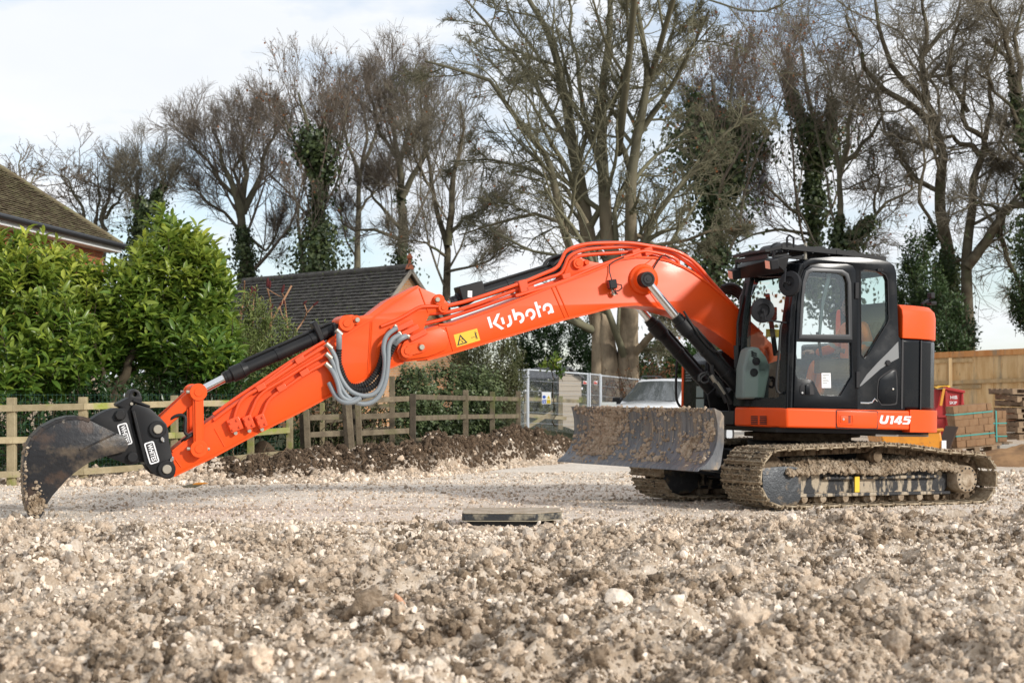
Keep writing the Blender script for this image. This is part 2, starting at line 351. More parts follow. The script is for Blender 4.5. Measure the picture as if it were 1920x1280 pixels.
for nm, val in (('rough', rough(Xr, Yr)), ('dark', np.clip(dk, 0, 1)), ('green', np.clip(gr_*.85, 0, 1)), ('tan', np.clip(tan_, 0, 1)), ('brownish', np.clip(np.exp(-((Yr-18.3-.15*vnoise(Xr*.8, Xr*0))/.38)**2)*(1-sstep(-.5, 2.5, Xr))*(.35+1.1*fbm(Xr*2.5, Yr*5, 4))+.5*np.clip(fbm(Xr*1.1, Yr*2.6, 4)-.05, 0, 1)*(1-rough(Xr, Yr)), 0, .85))):  # last attribute: browner band across the left, plus noise patches on flat ground
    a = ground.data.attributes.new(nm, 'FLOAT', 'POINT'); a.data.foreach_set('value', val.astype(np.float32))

# ------------------------------------------------------------------ stones and clods
mat_rock = mat('chalk_and_flint', (.80, .71, .60), .9, spec=.2, col2=(.62, .50, .385), nscale=3, lo=.35, hi=.65, bump=.35, bscale=9, rand=.32)
mat_clod = mat('dry_clay_clod', (.47, .36, .26), .95, spec=.12, col2=(.68, .56, .435), nscale=3.5, lo=.4, hi=.65, bump=.6, bscale=12, rand=.35)
mat_brick = mat('broken_brick', (.55, .24, .12), .9, col2=(.62, .40, .27), nscale=5, bump=.3)
mat_dclod = mat('dark_soil_clod', (.055, .038, .025), .95, spec=.1, col2=(.15, .105, .07), nscale=4, bump=.5, bscale=12, rand=.4)
def rockmesh(name, sub, amp, fr, sq, m, facet=False):
    bm = bmesh.new(); bmesh.ops.create_icosphere(bm, subdivisions=sub, radius=1)
    V = np.array([v.co[:] for v in bm.verts]); s = RS.rand(3)*50; k = 1+amp*fbm(V[:, 0]*fr+s[0], V[:, 1]*fr+s[1], 3, V[:, 2]*fr+s[2])*1.6
    if facet:
        for _ in range(7):
            n = RS.randn(3); n /= np.linalg.norm(n); dd = .55+.25*RS.rand(); p = (V*k[:, None])@n; ex = np.clip(p-dd, 0, None); V = (V*k[:, None]-ex[:, None]*n)/k[:, None]
    V = V*k[:, None]*np.array(sq)
    for v, c in zip(bm.verts, V): v.co = c
    me = bpy.data.meshes.new(name); bm.to_mesh(me); bm.free(); me.materials.append(m)
    me.polygons.foreach_set('use_smooth', np.full(len(me.polygons), not facet)); return me
rocks = [rockmesh('stone', 3, .25, 1.4, sq, mat_rock, True) for sq in ((1, .8, .7), (1.2, .7, .6), (.9, .9, .75), (1.3, .9, .55))]
clods = [rockmesh('clod', 3, .62, 3.2, sq, mat_clod) for sq in ((1, .9, .8), (1.15, .85, .7), (.95, 1, .85), (1.2, .9, .75))]
dclods = [rockmesh('soil_clod', 2, .4, 2.4, sq, mat_dclod) for sq in ((1, .9, .8), (1.2, .8, .7))]
mat_damp = mat('damp_clay_clod', (.20, .145, .096), .95, spec=.15, col2=(.36, .275, .195), nscale=3.5, lo=.4, hi=.65, bump=.6, bscale=12, rand=.35)
dampc = [rockmesh('clod', 3, .62, 3.2, sq, mat_damp) for sq in ((1, .9, .8), (1.2, .85, .75))]
def gz(x, y): return float(gheight(np.array([x]), np.array([y]))[0])
def put(name, me, px, py, s, label, cat, group, rot=None, sink=.3):
    p = gnd(px, py, .05); z = gz(p[0], p[1]); o = bpy.data.objects.new(name, me); COL.objects.link(o)
    o.location = (p[0], p[1], z+s*(.55-sink)); o.scale = (s, s, s); o.rotation_euler = rot or (RS.rand()*.6, RS.rand()*.6, RS.rand()*6)
    return tag(o, label, cat, group)
src = []
src.append(put('stone', rocks[0], 310, 1042, .052, 'pale rounded chalk stone standing proud of the clods at the left', 'stone', 'loose stones on the rubble'))
src.append(put('stone', rocks[1], 800, 1238, .085, 'long pale flint lying nearest the camera at the bottom of the picture', 'stone', 'loose stones on the rubble', (.2, .5, 2.4)))
src.append(put('stone', rocks[2], 522, 1072, .06, 'white chalk stone with a dark flint face left of centre in the rubble', 'stone', 'loose stones on the rubble'))
src.append(put('stone', rocks[3], 1160, 1130, .085, 'broad grey boulder half buried among the clods right of centre', 'stone', 'loose stones on the rubble'))
csrc = []
csrc.append(put('clod', clods[0], 195, 990, .085, 'knobbly brown earth clod standing up on the rubble edge below the bucket', 'clod', 'large earth clods'))
csrc.append(put('clod', clods[1], 1385, 1085, .10, 'large crumbly brown clod in the rubble in front of the tracks', 'clod', 'large earth clods'))
csrc.append(put('clod', clods[2], 1400, 1165, .11, 'dark crumbly clod in front of the nearest stones on the right', 'clod', 'large earth clods'))
csrc.append(put('clod', clods[3], 930, 1018, .10, 'pale lumpy chalk clod just in front of the drain cover', 'clod', 'large earth clods'))
put('stone', rocks[0], 820, 1030, .075, 'pale boulder in the rubble left of the drain cover', 'stone', 'loose stones on the rubble')
put('stone', rocks[3], 1345, 1050, .06, 'upright grey stone in the rubble below the blade', 'stone', 'loose stones on the rubble', (1.0, .4, .5))
put('stone', rocks[2], 1670, 1110, .055, 'white faceted stone far right in the rubble', 'stone', 'loose stones on the rubble')
put('stone', rocks[1], 1290, 1050, .05, 'pale pointed stone in the rubble between drain cover and tracks', 'stone', 'loose stones on the rubble')
bm_ = rockmesh('brick_fragment', 3, .12, 1.2, (1.3, .7, .5), mat_brick, True)
put('brick_fragment', bm_, 752, 1135, .055, 'orange broken brick piece sticking out of the dark clods', 'brick', 'broken bricks in the rubble', (.3, 1.0, .6), .1)
put('brick_fragment', bm_, 788, 1185, .05, 'reddish brick fragment lying low between dark clods and the long flint', 'brick', 'broken bricks in the rubble')
put('brick_fragment', bm_, 365, 1042, .025, 'small salmon pink brick chip on the rubble at the left', 'brick', 'broken bricks in the rubble')

for _a, _b, _c, _l in ((902, 992, .085, 'big chalky clod against the left front of the drain cover'), (878, 984, .06, 'small clod under the left corner of the drain cover'), (935, 988, .05, 'small brown clod touching the front of the drain cover')): put('clod', clods[1], _a, _b, _c, _l, 'clod', 'large earth clods')
csrc.append(put('clod', dampc[0], 430, 1195, .09, 'dark damp clod low in the left of the rubble', 'clod', 'large earth clods'))
csrc.append(put('clod', dampc[1], 690, 1150, .11, 'dark damp clod just left of the orange brick piece', 'clod', 'large earth clods'))
def scatter(name, label, cat, P, S, src_objs, idx):
    me = bpy.data.meshes.new(name); n = len(P); me.vertices.add(n); me.vertices.foreach_set('co', np.asarray(P, np.float32).ravel())
    for nm, ty, val in (('s', 'FLOAT', S), ('i', 'INT', idx)):
        a = me.attributes.new(nm, ty, 'POINT'); a.data.foreach_set('value', np.asarray(val, np.float32 if ty == 'FLOAT' else np.int32))
    a = me.attributes.new('r', 'FLOAT_VECTOR', 'POINT'); a.data.foreach_set('vector', (RS.rand(n, 3)*6.28).astype(np.float32).ravel())
    o = bpy.data.objects.new(name, me); COL.objects.link(o); tag(o, label, cat, None, 'stuff')
    g = bpy.data.node_groups.new(name, 'GeometryNodeTree'); g.interface.new_socket('Geometry', in_out='INPUT', socket_type='NodeSocketGeometry'); g.interface.new_socket('Geometry', in_out='OUTPUT', socket_type='NodeSocketGeometry')
    gi = g.nodes.new('NodeGroupInput'); go = g.nodes.new('NodeGroupOutput'); ip = g.nodes.new('GeometryNodeInstanceOnPoints'); jn = g.nodes.new('GeometryNodeJoinGeometry')
    for s in reversed(src_objs):
        oi = g.nodes.new('GeometryNodeObjectInfo'); oi.inputs['Object'].default_value = s; oi.inputs['As Instance'].default_value = True; g.links.new(oi.outputs['Geometry'], jn.inputs[0])
    def na(nm, ty):
        q = g.nodes.new('GeometryNodeInputNamedAttribute'); q.data_type = ty; q.inputs[0].default_value = nm; return q.outputs[0]
    g.links.new(gi.outputs[0], ip.inputs['Points']); g.links.new(jn.outputs[0], ip.inputs['Instance']); ip.inputs['Pick Instance'].default_value = True
    g.links.new(na('i', 'INT'), ip.inputs['Instance Index']); g.links.new(na('s', 'FLOAT'), ip.inputs['Scale'])
    er = g.nodes.new('FunctionNodeEulerToRotation'); g.links.new(na('r', 'FLOAT_VECTOR'), er.inputs[0]); g.links.new(er.outputs[0], ip.inputs['Rotation'])
    g.links.new(ip.outputs[0], go.inputs[0]); md = o.modifiers.new('scatter', 'NODES'); md.node_group = g; return o
def area_pts(n, y0, y1, k=.33, pad=1.0):
    y = np.sqrt(RS.uniform(y0**2, y1**2, n)); x = RS.uniform(-1, 1, n)*(k*y+pad); return x, y
x, y = area_pts(210000, 6.2, 16.4); r = rough(x, y); cl = fbm(x*1.6+20, y*1.6, 3)
s = .0058*np.exp(RS.rand(len(x))**2.6*1.6); s *= 1+.5*np.clip(fbm(x*2.5, y*2.5+40, 3)*2, -.4, 1); big = RS.rand(len(x)) < .006; s[big] *= 2.3
ok = RS.rand(len(x)) < .25+.75*r; isr = RS.rand(len(x)) < np.clip(.56-1.3*cl, .14, .92); s = np.where(isr, s*.95, s*1.1)
x, y, s, isr = x[ok], y[ok], s[ok], isr[ok]; z = gheight(x, y)+s*.25
brownish = fbm(x*.9+11, y*.9, 3)+.5*fbm(x*3, y*3+5, 2) > .12
idx = np.where(isr, RS.randint(0, 4, len(x)), np.where(brownish & (RS.rand(len(x)) < .5), RS.randint(8, 10, len(x)), RS.randint(4, 8, len(x))))
scatter('rubble', 'loose chalk stones and clay clods covering the foreground', 'rubble', np.stack([x, y, z], 1), s, src+csrc, idx)
x, y = area_pts(120000, 6.2, 17); r = rough(x, y); ok = RS.rand(len(x)) < .15+.85*r; x, y = x[ok], y[ok]; s = .0032*np.exp(RS.rand(len(x))*.7); idx = np.where(RS.rand(len(x)) < .5, RS.randint(0, 4, len(x)), RS.randint(4, 8, len(x)))
scatter('fines', 'fine crumbs of chalk and clay between the larger clods', 'rubble', np.stack([x, y, gheight(x, y)+s*.3], 1), s, src+csrc, idx)
x, y = area_pts(85000, 15.5, 27); px_, d_, z_ = bank(x, y); ok = d_ < .3; x, y = x[ok], y[ok]; s = .0032*np.exp(RS.rand(len(x))**3.2*1.9); isr = RS.rand(len(x)) < .68; right = sstep(5.5, 7, x); s *= 1+.9*right
idx = np.where(isr, RS.randint(0, 4, len(x)), RS.randint(4, 8, len(x))); scatter('gravel', 'fine chalk chips pressed into the flat ground round the excavator', 'gravel', np.stack([x, y, gheight(x, y)+s*.2], 1), s, src+csrc, idx)
# rubble along the foot of the bank, soil clods on it
n = 26000; px_ = RS.uniform(-60, 1300, n); d_ = np.where(px_ < 420, RS.normal(.1, .25, n), RS.normal(-.2, .13, n)); yb = np.interp(px_, BK[:, 0], BK[:, 1]); y = yb+d_; x = (px_-960)/3200*y; s = .010*np.exp(RS.rand(n)**2.5*1.6)*np.where(px_ < 420, 1.25, 1.)
idx = np.where(RS.rand(n) < .55, RS.randint(0, 4, n), RS.randint(4, 8, n)); scatter('bank_rubble', 'tan flints and clods along the foot of the dark soil bank', 'rubble', np.stack([x, y, gheight(x, y)+s*.3], 1), s, src+csrc, idx)
so = []
for i, (a, b) in enumerate(((640, 884), (905, 858))): so.append(put('soil_clod', dclods[i], a, b, .09, ('dark soil clod on the face of the bank below the brown gate', 'dark soil clod on the highest part of the bank left of the mesh fence')[i], 'clod', 'dark soil clods'))
n = 30000; px_ = RS.uniform(330, 1200, n); d_ = RS.uniform(.15, 2.0, n); yb = np.interp(px_, BK[:, 0], BK[:, 1]); y = yb+d_; x = (px_-960)/3200*y; s = .0065*np.exp(RS.rand(n)**2.4*1.9)
scatter('bank_soil', 'loose dark soil crumbs on the bank in front of the fences', 'soil', np.stack([x, y, gheight(x, y)+s*.3], 1), s, so+[src[0], csrc[0]], np.where(RS.rand(n) < .07, RS.randint(2, 4, n), RS.randint(0, 2, n)))
# ------------------------------------------------------------------ batch builders
def unit(v): return v/np.maximum(np.linalg.norm(v, axis=-1, keepdims=True), 1e-9)
def boxes(Cn, Hs, ax):                                      # ax (...,3,3): rows are the box axes
    Cn = np.asarray(Cn, float); N = len(Cn); Hs = np.broadcast_to(np.asarray(Hs, float), (N, 3)); ax = np.broadcast_to(np.asarray(ax, float), (N, 3, 3))
    sg = np.array([(-1, -1, -1), (1, -1, -1), (1, 1, -1), (-1, 1, -1), (-1, -1, 1), (1, -1, 1), (1, 1, 1), (-1, 1, 1)], float)
    V = Cn[:, None]+np.einsum('vk,nk,nkj->nvj', sg, Hs, ax)
    F = np.array([(0, 3, 2, 1), (4, 5, 6, 7), (0, 1, 5, 4), (1, 2, 6, 5), (2, 3, 7, 6), (3, 0, 4, 7)])
    return V.reshape(-1, 3), (F[None]+8*np.arange(N)[:, None, None]).reshape(-1, 4)
def tubes(P, R, n):
    N, K, _ = P.shape; T_ = unit(np.gradient(P, axis=1)); ref = np.where(np.abs(T_[:, :1, 2:3]) > .9, np.array([1., 0, 0]), np.array([0, 0, 1.])); ref = np.broadcast_to(ref, T_.shape)
    u = unit(np.cross(T_, ref)); w = np.cross(T_, u); a = 2*PI*np.arange(n)/n
    V = P[:, :, None]+(u[:, :, None]*np.cos(a)[:, None]+w[:, :, None]*np.sin(a)[:, None])*R[:, :, None, None]
    b = (np.arange(N)[:, None, None]*K+np.arange(K-1)[None, :, None])*n; k = np.arange(n)[None, None]; k2 = (k+1) % n
    F = np.stack([b+k, b+k2, b+n+k2, b+n+k], -1).reshape(-1, 4); return V.reshape(-1, 3), F
def merge(parts):
    V = []; F = []; o = 0
    for v, f in parts: V.append(v); F.append(f+o); o += len(v)
    return np.concatenate(V), np.concatenate(F)
def leafgeo(P, D, Nn, L, Wd, full=False):
    P = np.asarray(P, float); D = unit(np.asarray(D, float)); Nn = np.asarray(Nn, float); S = unit(np.cross(D, Nn)); Nn = np.cross(S, D); N = len(P); L = np.broadcast_to(L, N); Wd = np.broadcast_to(Wd, N)
    if full: tpl = [(0, 0, 0), (.3, -.9, .08), (.3, .9, .08), (.68, -.8, .05), (.68, .8, .05), (1, 0, -.12), (.3, 0, 0), (.68, 0, -.02)]; fc = [(0, 1, 6, 6), (0, 6, 2, 2), (1, 3, 7, 6), (6, 7, 4, 2), (3, 5, 7, 7), (7, 5, 4, 4)]
    else: tpl = [(0, 0, 0), (.5, -1, .06), (1, 0, -.06), (.5, 1, .06)]; fc = [(0, 1, 2, 3)]
    tp = np.array(tpl); V = P[:, None]+D[:, None]*(tp[:, 0]*1.0)[None, :, None]*L[:, None, None]+S[:, None]*(tp[:, 1]*.5)[None, :, None]*Wd[:, None, None]+Nn[:, None]*tp[:, 2][None, :, None]*L[:, None, None]
    if full:
        q = np.array([f for f in fc if f[2] != f[3]]); t = np.array([f[:3] for f in fc if f[2] == f[3]]); nv = 8
        q2 = np.concatenate([q[:, [0, 1, 2]], q[:, [0, 2, 3]]]); F = np.concatenate([t, q2]); F = (F[None]+nv*np.arange(N)[:, None, None]).reshape(-1, 3); return V.reshape(-1, 3), F, nv
    F = (np.array(fc)[None]+4*np.arange(N)[:, None, None]).reshape(-1, 4); return V.reshape(-1, 3), F, 4
def leaves(name, P, D, Nn, L, Wd, v, m, parent=None, full=False):
    V, F, nv = leafgeo(P, D, Nn, L, Wd, full); o = npmesh(name, V, F, m, parent, full)
    a = o.data.attributes.new('v', 'FLOAT', 'POINT'); a.data.foreach_set('value', np.repeat(np.broadcast_to(v, len(P)), nv).astype(np.float32)); o['kind'] = 'stuff'; return o
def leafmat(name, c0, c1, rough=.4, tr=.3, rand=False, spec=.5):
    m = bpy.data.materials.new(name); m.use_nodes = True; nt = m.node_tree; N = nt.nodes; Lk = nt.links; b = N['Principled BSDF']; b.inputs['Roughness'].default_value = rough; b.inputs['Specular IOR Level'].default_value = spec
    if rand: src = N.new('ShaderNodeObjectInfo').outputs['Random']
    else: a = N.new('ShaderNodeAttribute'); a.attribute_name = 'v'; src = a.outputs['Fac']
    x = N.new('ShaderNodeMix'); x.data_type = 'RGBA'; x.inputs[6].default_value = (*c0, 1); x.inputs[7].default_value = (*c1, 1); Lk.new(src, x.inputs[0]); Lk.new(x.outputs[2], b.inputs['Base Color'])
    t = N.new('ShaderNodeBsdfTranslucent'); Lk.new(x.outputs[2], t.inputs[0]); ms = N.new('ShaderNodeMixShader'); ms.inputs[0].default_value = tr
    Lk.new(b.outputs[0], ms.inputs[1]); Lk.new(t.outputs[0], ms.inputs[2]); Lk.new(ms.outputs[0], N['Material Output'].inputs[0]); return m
M['shrubstem'] = mat('dark_shrub_stem', (.05, .04, .028), .95, spec=.1, col2=(.085, .068, .045), nscale=5)
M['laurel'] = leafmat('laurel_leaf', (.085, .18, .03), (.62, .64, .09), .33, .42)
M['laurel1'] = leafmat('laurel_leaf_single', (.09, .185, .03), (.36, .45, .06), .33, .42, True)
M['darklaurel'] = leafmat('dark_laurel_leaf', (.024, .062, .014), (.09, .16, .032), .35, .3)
M['holly'] = leafmat('climbing_evergreen_leaf', (.03, .062, .02), (.13, .18, .06), .4, .3)
M['ivy'] = leafmat('ivy_leaf', (.03, .055, .018), (.13, .165, .06), .45, .3)
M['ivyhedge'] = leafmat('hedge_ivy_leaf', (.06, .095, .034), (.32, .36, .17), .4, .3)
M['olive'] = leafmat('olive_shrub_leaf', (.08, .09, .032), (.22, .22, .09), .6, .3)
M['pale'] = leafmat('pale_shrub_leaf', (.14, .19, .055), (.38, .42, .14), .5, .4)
M['rust'] = leafmat('rust_beech_leaf', (.16, .06, .025), (.34, .14, .05), .7, .3)
M['bark'] = mat('grey_green_bark', (.125, .108, .075), .95, spec=.1, col2=(.065, .052, .036), nscale=3.5, lo=.4, hi=.65, bump=.5, bscale=20, extra=[((.10, .115, .055), 1.6, .55, .7)])
M['bark_dark'] = mat('dark_brown_bark', (.12, .108, .076), .95, spec=.1, col2=(.18, .165, .11), nscale=2.5, lo=.42, hi=.62, bump=.4, bscale=20)
M['trunk_tan'] = mat('tan_tree_trunk', (.34, .27, .185), .95, spec=.1, col2=(.17, .13, .09), nscale=2.2, lo=.42, hi=.66, bump=.6, bscale=16, extra=[((.13, .135, .07), 1.1, .58, .7)], stretch=(1, 1, .5))
_m = M['trunk_tan']; _nt = _m.node_tree; _b = _nt.nodes['Principled BSDF']; _src = _b.inputs['Base Color'].links[0].from_socket; _t = _nt.nodes.new('ShaderNodeTexCoord'); _sx = _nt.nodes.new('ShaderNodeSeparateXYZ'); _mr = _nt.nodes.new('ShaderNodeMapRange'); _mr.inputs[1].default_value = 4.5; _mr.inputs[2].default_value = 7.5; _mx = _nt.nodes.new('ShaderNodeMix'); _mx.data_type = 'RGBA'; _mx.inputs[7].default_value = (.135, .125, .085, 1)
_nt.links.new(_t.outputs['Object'], _sx.inputs[0]); _nt.links.new(_sx.outputs[2], _mr.inputs[0]); _nt.links.new(_mr.outputs[0], _mx.inputs[0]); _nt.links.new(_src, _mx.inputs[6]); _nt.links.new(_mx.outputs[2], _b.inputs['Base Color'])   # smooth grey green bark above, tan below
M['twig'] = mat('brown_twigs', (.165, .145, .108), .95, spec=.1)
M['twig_red'] = mat('reddish_brown_twigs', (.175, .145, .115), .95, spec=.1)
M['twig_green'] = mat('olive_green_twigs', (.17, .16, .105), .95, spec=.1)

# ------------------------------------------------------------------ bare trees
def resample(p, K):
    p = np.asarray(p, float); d = np.concatenate([[0], np.cumsum(np.linalg.norm(np.diff(p, axis=0), axis=1))]); s = np.linspace(0, d[-1], K)
    return np.stack([np.interp(s, d, p[:, k]) for k in range(p.shape[1])], 1)
def grow(P, R, n, t0, t1, ang, lf, K, gn, upb, rr, rmin, lmin=.15, lmax=9, out=None):
    N, Kp, _ = P.shape; t = (np.arange(n)[None]+RS.rand(N, n))/n*(t1-t0)+t0; fi = np.clip(t*(Kp-1), 0, Kp-1.001); i0 = fi.astype(int); fr = (fi-i0)[..., None]; I = np.arange(N)[:, None]
    pos = P[I, i0]*(1-fr)+P[I, i0+1]*fr; tan = unit(P[I, i0+1]-P[I, i0]); rad = R[I, i0]*(1-fr[..., 0])+R[I, i0+1]*fr[..., 0]
    Lp = np.linalg.norm(np.diff(P, axis=1), axis=2).sum(1)[:, None]; L = np.clip(Lp*lf*(1.2-.85*t)*RS.uniform(.55, 1.3, t.shape), lmin, lmax)
    pr = unit(np.cross(tan, RS.randn(N, n, 3))); a = math.radians(ang)*RS.uniform(.65, 1.35, t.shape)[..., None]; d = tan*np.cos(a)+pr*np.sin(a)
    pos = pos.reshape(-1, 3); d = d.reshape(-1, 3); L = L.reshape(-1, 1); pts = [pos]
    for k in range(K-1):
        d = unit(d+gn*RS.randn(*d.shape)+np.array([0, 0, upb])); pos = pos+d*L/(K-1); pts.append(pos)
    r0 = np.clip(rad.reshape(-1)*rr, rmin, None); f = np.linspace(0, 1, K)[None]; RR = np.maximum(r0[:, None]*(1-.8*f), rmin*(1-.35*f)); return np.stack(pts, 1), RR
def tree(name, label, Y, stems, lv, bark='bark_dark', twig='twig', wig=.05, ivy=None, litter=0, group='bare winter trees behind the site', dep=1.6, base=True, rscale=1.):
    root = empty(name, tuple(at(stems[0][0][0][0], 740, Y)*np.array((1, 1, 0))), label, 'tree', group); inv = Matrix.Translation(-root.location)
    SP = []; SR = []; K = 26
    for j, st in enumerate(stems):
        pts, w0, w1 = st[:3]; pp = resample(pts, K); dy = RS.uniform(-dep, dep); q = np.array([at(a, b, Y+dy*(i/(K-1))**1.3) for i, (a, b) in enumerate(pp)]) if len(pts[0]) == 2 else pp*1.0
        s = RS.rand(2)*99; k = np.linspace(0, 7, K); q[:, 0] += wig*vnoise(k*1.1+s[0], k*0)*np.linspace(.2, 1, K); q[:, 1] += wig*3*vnoise(k+s[1], k*0+9)*np.linspace(0, 1, K)
        SP.append(q); SR.append(np.linspace(w0, w1, K)/2*Y/3200*rscale)
    SP = np.stack(SP); SR = np.stack(SR)
    if base:                                                # carry every stem that starts low down into the ground
        ext = []; er = []
        for q, r in zip(SP, SR):
            if q[0, 2] < 4.5 and q[0, 2] > .3:
                z = np.linspace(-.2, q[0, 2], 8); e = np.stack([np.full(8, q[0, 0]), np.full(8, q[0, 1]), z], 1); ext.append(e); er.append(np.linspace(r[0]*1.35, r[0], 8))
    V = [tubes(SP, SR, 9)]
    if base and ext: V.append(tubes(np.stack(ext), np.stack(er), 9))
    v, f = merge(V); npmesh('trunk', v, f, M[bark], root, True, inv)
    g = []; P, R = SP, SR; last = None
    for i, L in enumerate(lv):
        P, R = grow(P, R, *L); g.append(tubes(P, R, (6, 4, 3, 3, 3)[i])); last = P
        if i == 0: P0, R0 = P, R
    v, f = merge(g); npmesh('crown', v, f, M[twig], root, True, inv)
    if ivy:
        n, rad, t0, t1, si, amt = ivy; fr = RS.uniform(t0, t1, n); s = np.array(si)[RS.randint(0, len(si), n)]; ki = fr*(K-1); i0 = ki.astype(int).clip(0, K-2); q = SP[s, i0]+(SP[s, i0+1]-SP[s, i0])*(ki-i0)[:, None]
        lump = .25+1.05*np.clip(vnoise(q[:, 2]*1.3+s*7, q[:, 0]*1.3)+.25+.5*vnoise(q[:, 2]*.5, q[:, 0]*0+3), 0, 1.3); lump = lump*(.7+.9*RS.rand(n)**3); o = RS.randn(n, 3); o = unit(o)*(rad*lump*(1.15-.75*(fr-t0)/(t1-t0))*RS.rand(n)**.45)[:, None]*np.array((1, 1, .8)); nn = unit(o+RS.randn(n, 3)*.05)
        o_ = leaves('ivy', q+o-np.array(root.location), unit(np.cross(nn, RS.randn(n, 3))+np.array((0, 0, -.4))), nn+RS.randn(n, 3)*.5, .16*amt, .13*amt, RS.rand(n)**1.5, M['ivy'], root)
    if litter:
        q = last.reshape(-1, 3); q = q[RS.randint(0, len(q), litter)]; leaves('withered_leaf', q-np.array(root.location), RS.randn(litter, 3)+np.array((0, 0, -.6)), RS.randn(litter, 3), .11, .08, RS.rand(litter), M['rust'], root)
    return root
# (n, t0, t1, angle, length, K, gnarl, up, radius ratio, rmin)
BEECH = [(8, .12, .98, 40, .74, 9, .12, .14, .34, .016), (8, .12, .98, 36, .60, 6, .14, .11, .5, .0095), (6, .15, 1, 34, .62, 4, .15, .08, .62, .0072), (3, .25, 1, 34, .75, 2, .16, .05, .8, .0056, .35)]
OAK = [(7, .15, .98, 50, .68, 10, .22, .06, .40, .022), (7, .12, .98, 46, .60, 7, .24, .05, .52, .012), (5, .15, 1, 44, .64, 4, .24, .04, .62, .008), (3, .25, 1, 42, .75, 2, .24, .03, .8, .0058, .35)]
MAIN = [(10, .10, .98, 46, .54, 9, .15, .06, .36, .014), (8, .12, .98, 42, .60, 7, .17, .05, .5, .009), (6, .12, 1, 40, .62, 3, .19, .04, .62, .0066), (3, .2, 1, 40, .75, 2, .22, .02, .8, .0052, .3)]
tree('bare_tree', 'small bare tree showing above the tiled roof at the far left edge', 62, [([(48, 400), (42, 345), (36, 310), (40, 288)], 6, 2), ([(45, 370), (62, 335), (80, 310)], 4, 2), ([(44, 365), (22, 330), (8, 312)], 4, 2)], [(6, .15, .97, 42, .6, 7, .2, .08, .55, .02), (6, .15, .98, 40, .5, 5, .2, .06, .6, .011), (4, .15, 1, 40, .45, 3, .2, .04, .7, .007)], twig='twig_red')
tree('bare_tree', 'gnarled bare oak standing between the tiled house and the first ivy covered trunk', 64, [([(190, 520), (192, 450), (196, 400), (205, 372), (212, 345), (208, 320)], 13, 3), ([(180, 520), (172, 440), (160, 395), (140, 350), (118, 325)], 11, 3), ([(196, 410), (230, 365), (238, 330), (232, 312)], 7, 2), ([(186, 470), (175, 400), (186, 350), (178, 318)], 8, 2), ([(150, 372), (125, 352), (105, 330)], 5, 2)], OAK[:3]+[(2, .2, 1, 45, .46, 3, .25, .0, .7, .006, .12)], twig='twig_red', wig=.25)
tree('ivy_clad_tree', 'small dark ivy clad tree just right of the gnarled oak behind the laurel', 61, [([(262, 520), (262, 455), (268, 410), (258, 360), (252, 320)], 14, 4), ([(266, 420), (285, 385), (300, 350), (315, 318)], 7, 2), ([(262, 400), (240, 360), (232, 320)], 6, 2)], BEECH, ivy=(3800, .95, .0, .75, (0, 0, 1), 1.0), wig=.15)
tree('bare_tree', 'wide bare beech with ivy foot and upswept branches above the tallest laurel', 62, [([(462, 560), (460, 480), (456, 420), (452, 385), (430, 340), (415, 290), (398, 245)], 26, 4), ([(456, 400), (476, 355), (495, 305), (512, 255), (520, 225)], 15, 3), ([(454, 390), (462, 330), (455, 270), (450, 225)], 14, 3), ([(447, 375), (405, 330), (375, 285), (345, 250)], 9, 3), ([(458, 440), (420, 400), (380, 370), (350, 350)], 8, 2), ([(462, 440), (500, 470), (520, 440), (532, 405)], 7, 2), ([(452, 380), (440, 320), (470, 260), (480, 215)], 8, 2)], BEECH, twig='twig_red', ivy=(2200, .6, 0, .42, (0,), .9), wig=.12)
tree('ivy_clad_tree', 'tall tree wrapped in dark ivy from foot to top above the grey roofed garage', 60, [([(592, 540), (597, 440), (600, 400), (592, 340), (580, 280), (570, 220), (560, 175)], 24, 4), ([(600, 380), (606, 300), (604, 250), (612, 205)], 12, 3), ([(590, 330), (560, 290), (540, 240), (530, 200)], 8, 2), ([(598, 360), (630, 300), (645, 240), (650, 190)], 8, 2), ([(575, 540), (558, 440), (562, 390), (548, 340)], 9, 2)], BEECH[:3]+[(3, .2, 1, 36, .48, 3, .15, .03, .7, .006, .12)], ivy=(8500, 1.15, 0, .78, (0, 0, 0, 1), 1.0), litter=300, twig='twig_red', wig=.12)
tree('bare_tree', 'slender bare tree between the ivy wrapped tree and the thick straight beech', 66, [([(668, 540), (670, 440), (672, 380), (680, 310), (684, 260), (676, 205), (655, 165)], 14, 3), ([(680, 310), (705, 260), (715, 205), (712, 165)], 8, 2), ([(676, 330), (650, 270), (640, 220), (632, 180)], 8, 2), ([(672, 400), (700, 360), (730, 330)], 6, 2)], BEECH, twig='twig_red', litter=250, wig=.15)
tree('bare_tree', 'thick straight bare beech standing behind the terracotta finial of the garage', 62, [([(754, 540), (753, 470), (755, 400), (752, 340), (748, 290), (735, 230), (715, 170)], 22, 4), ([(754, 370), (775, 330), (792, 300), (800, 240), (790, 170)], 13, 3), ([(750, 310), (765, 250), (762, 190), (752, 150)], 10, 3), ([(752, 430), (725, 400), (700, 370), (680, 330)], 9, 2), ([(752, 450), (700, 430), (660, 430), (630, 410)], 8, 2), ([(748, 300), (715, 250), (695, 200), (690, 160)], 9, 2)], BEECH, twig='twig_red', ivy=(1800, .42, 0, .5, (0,), .9), wig=.14)
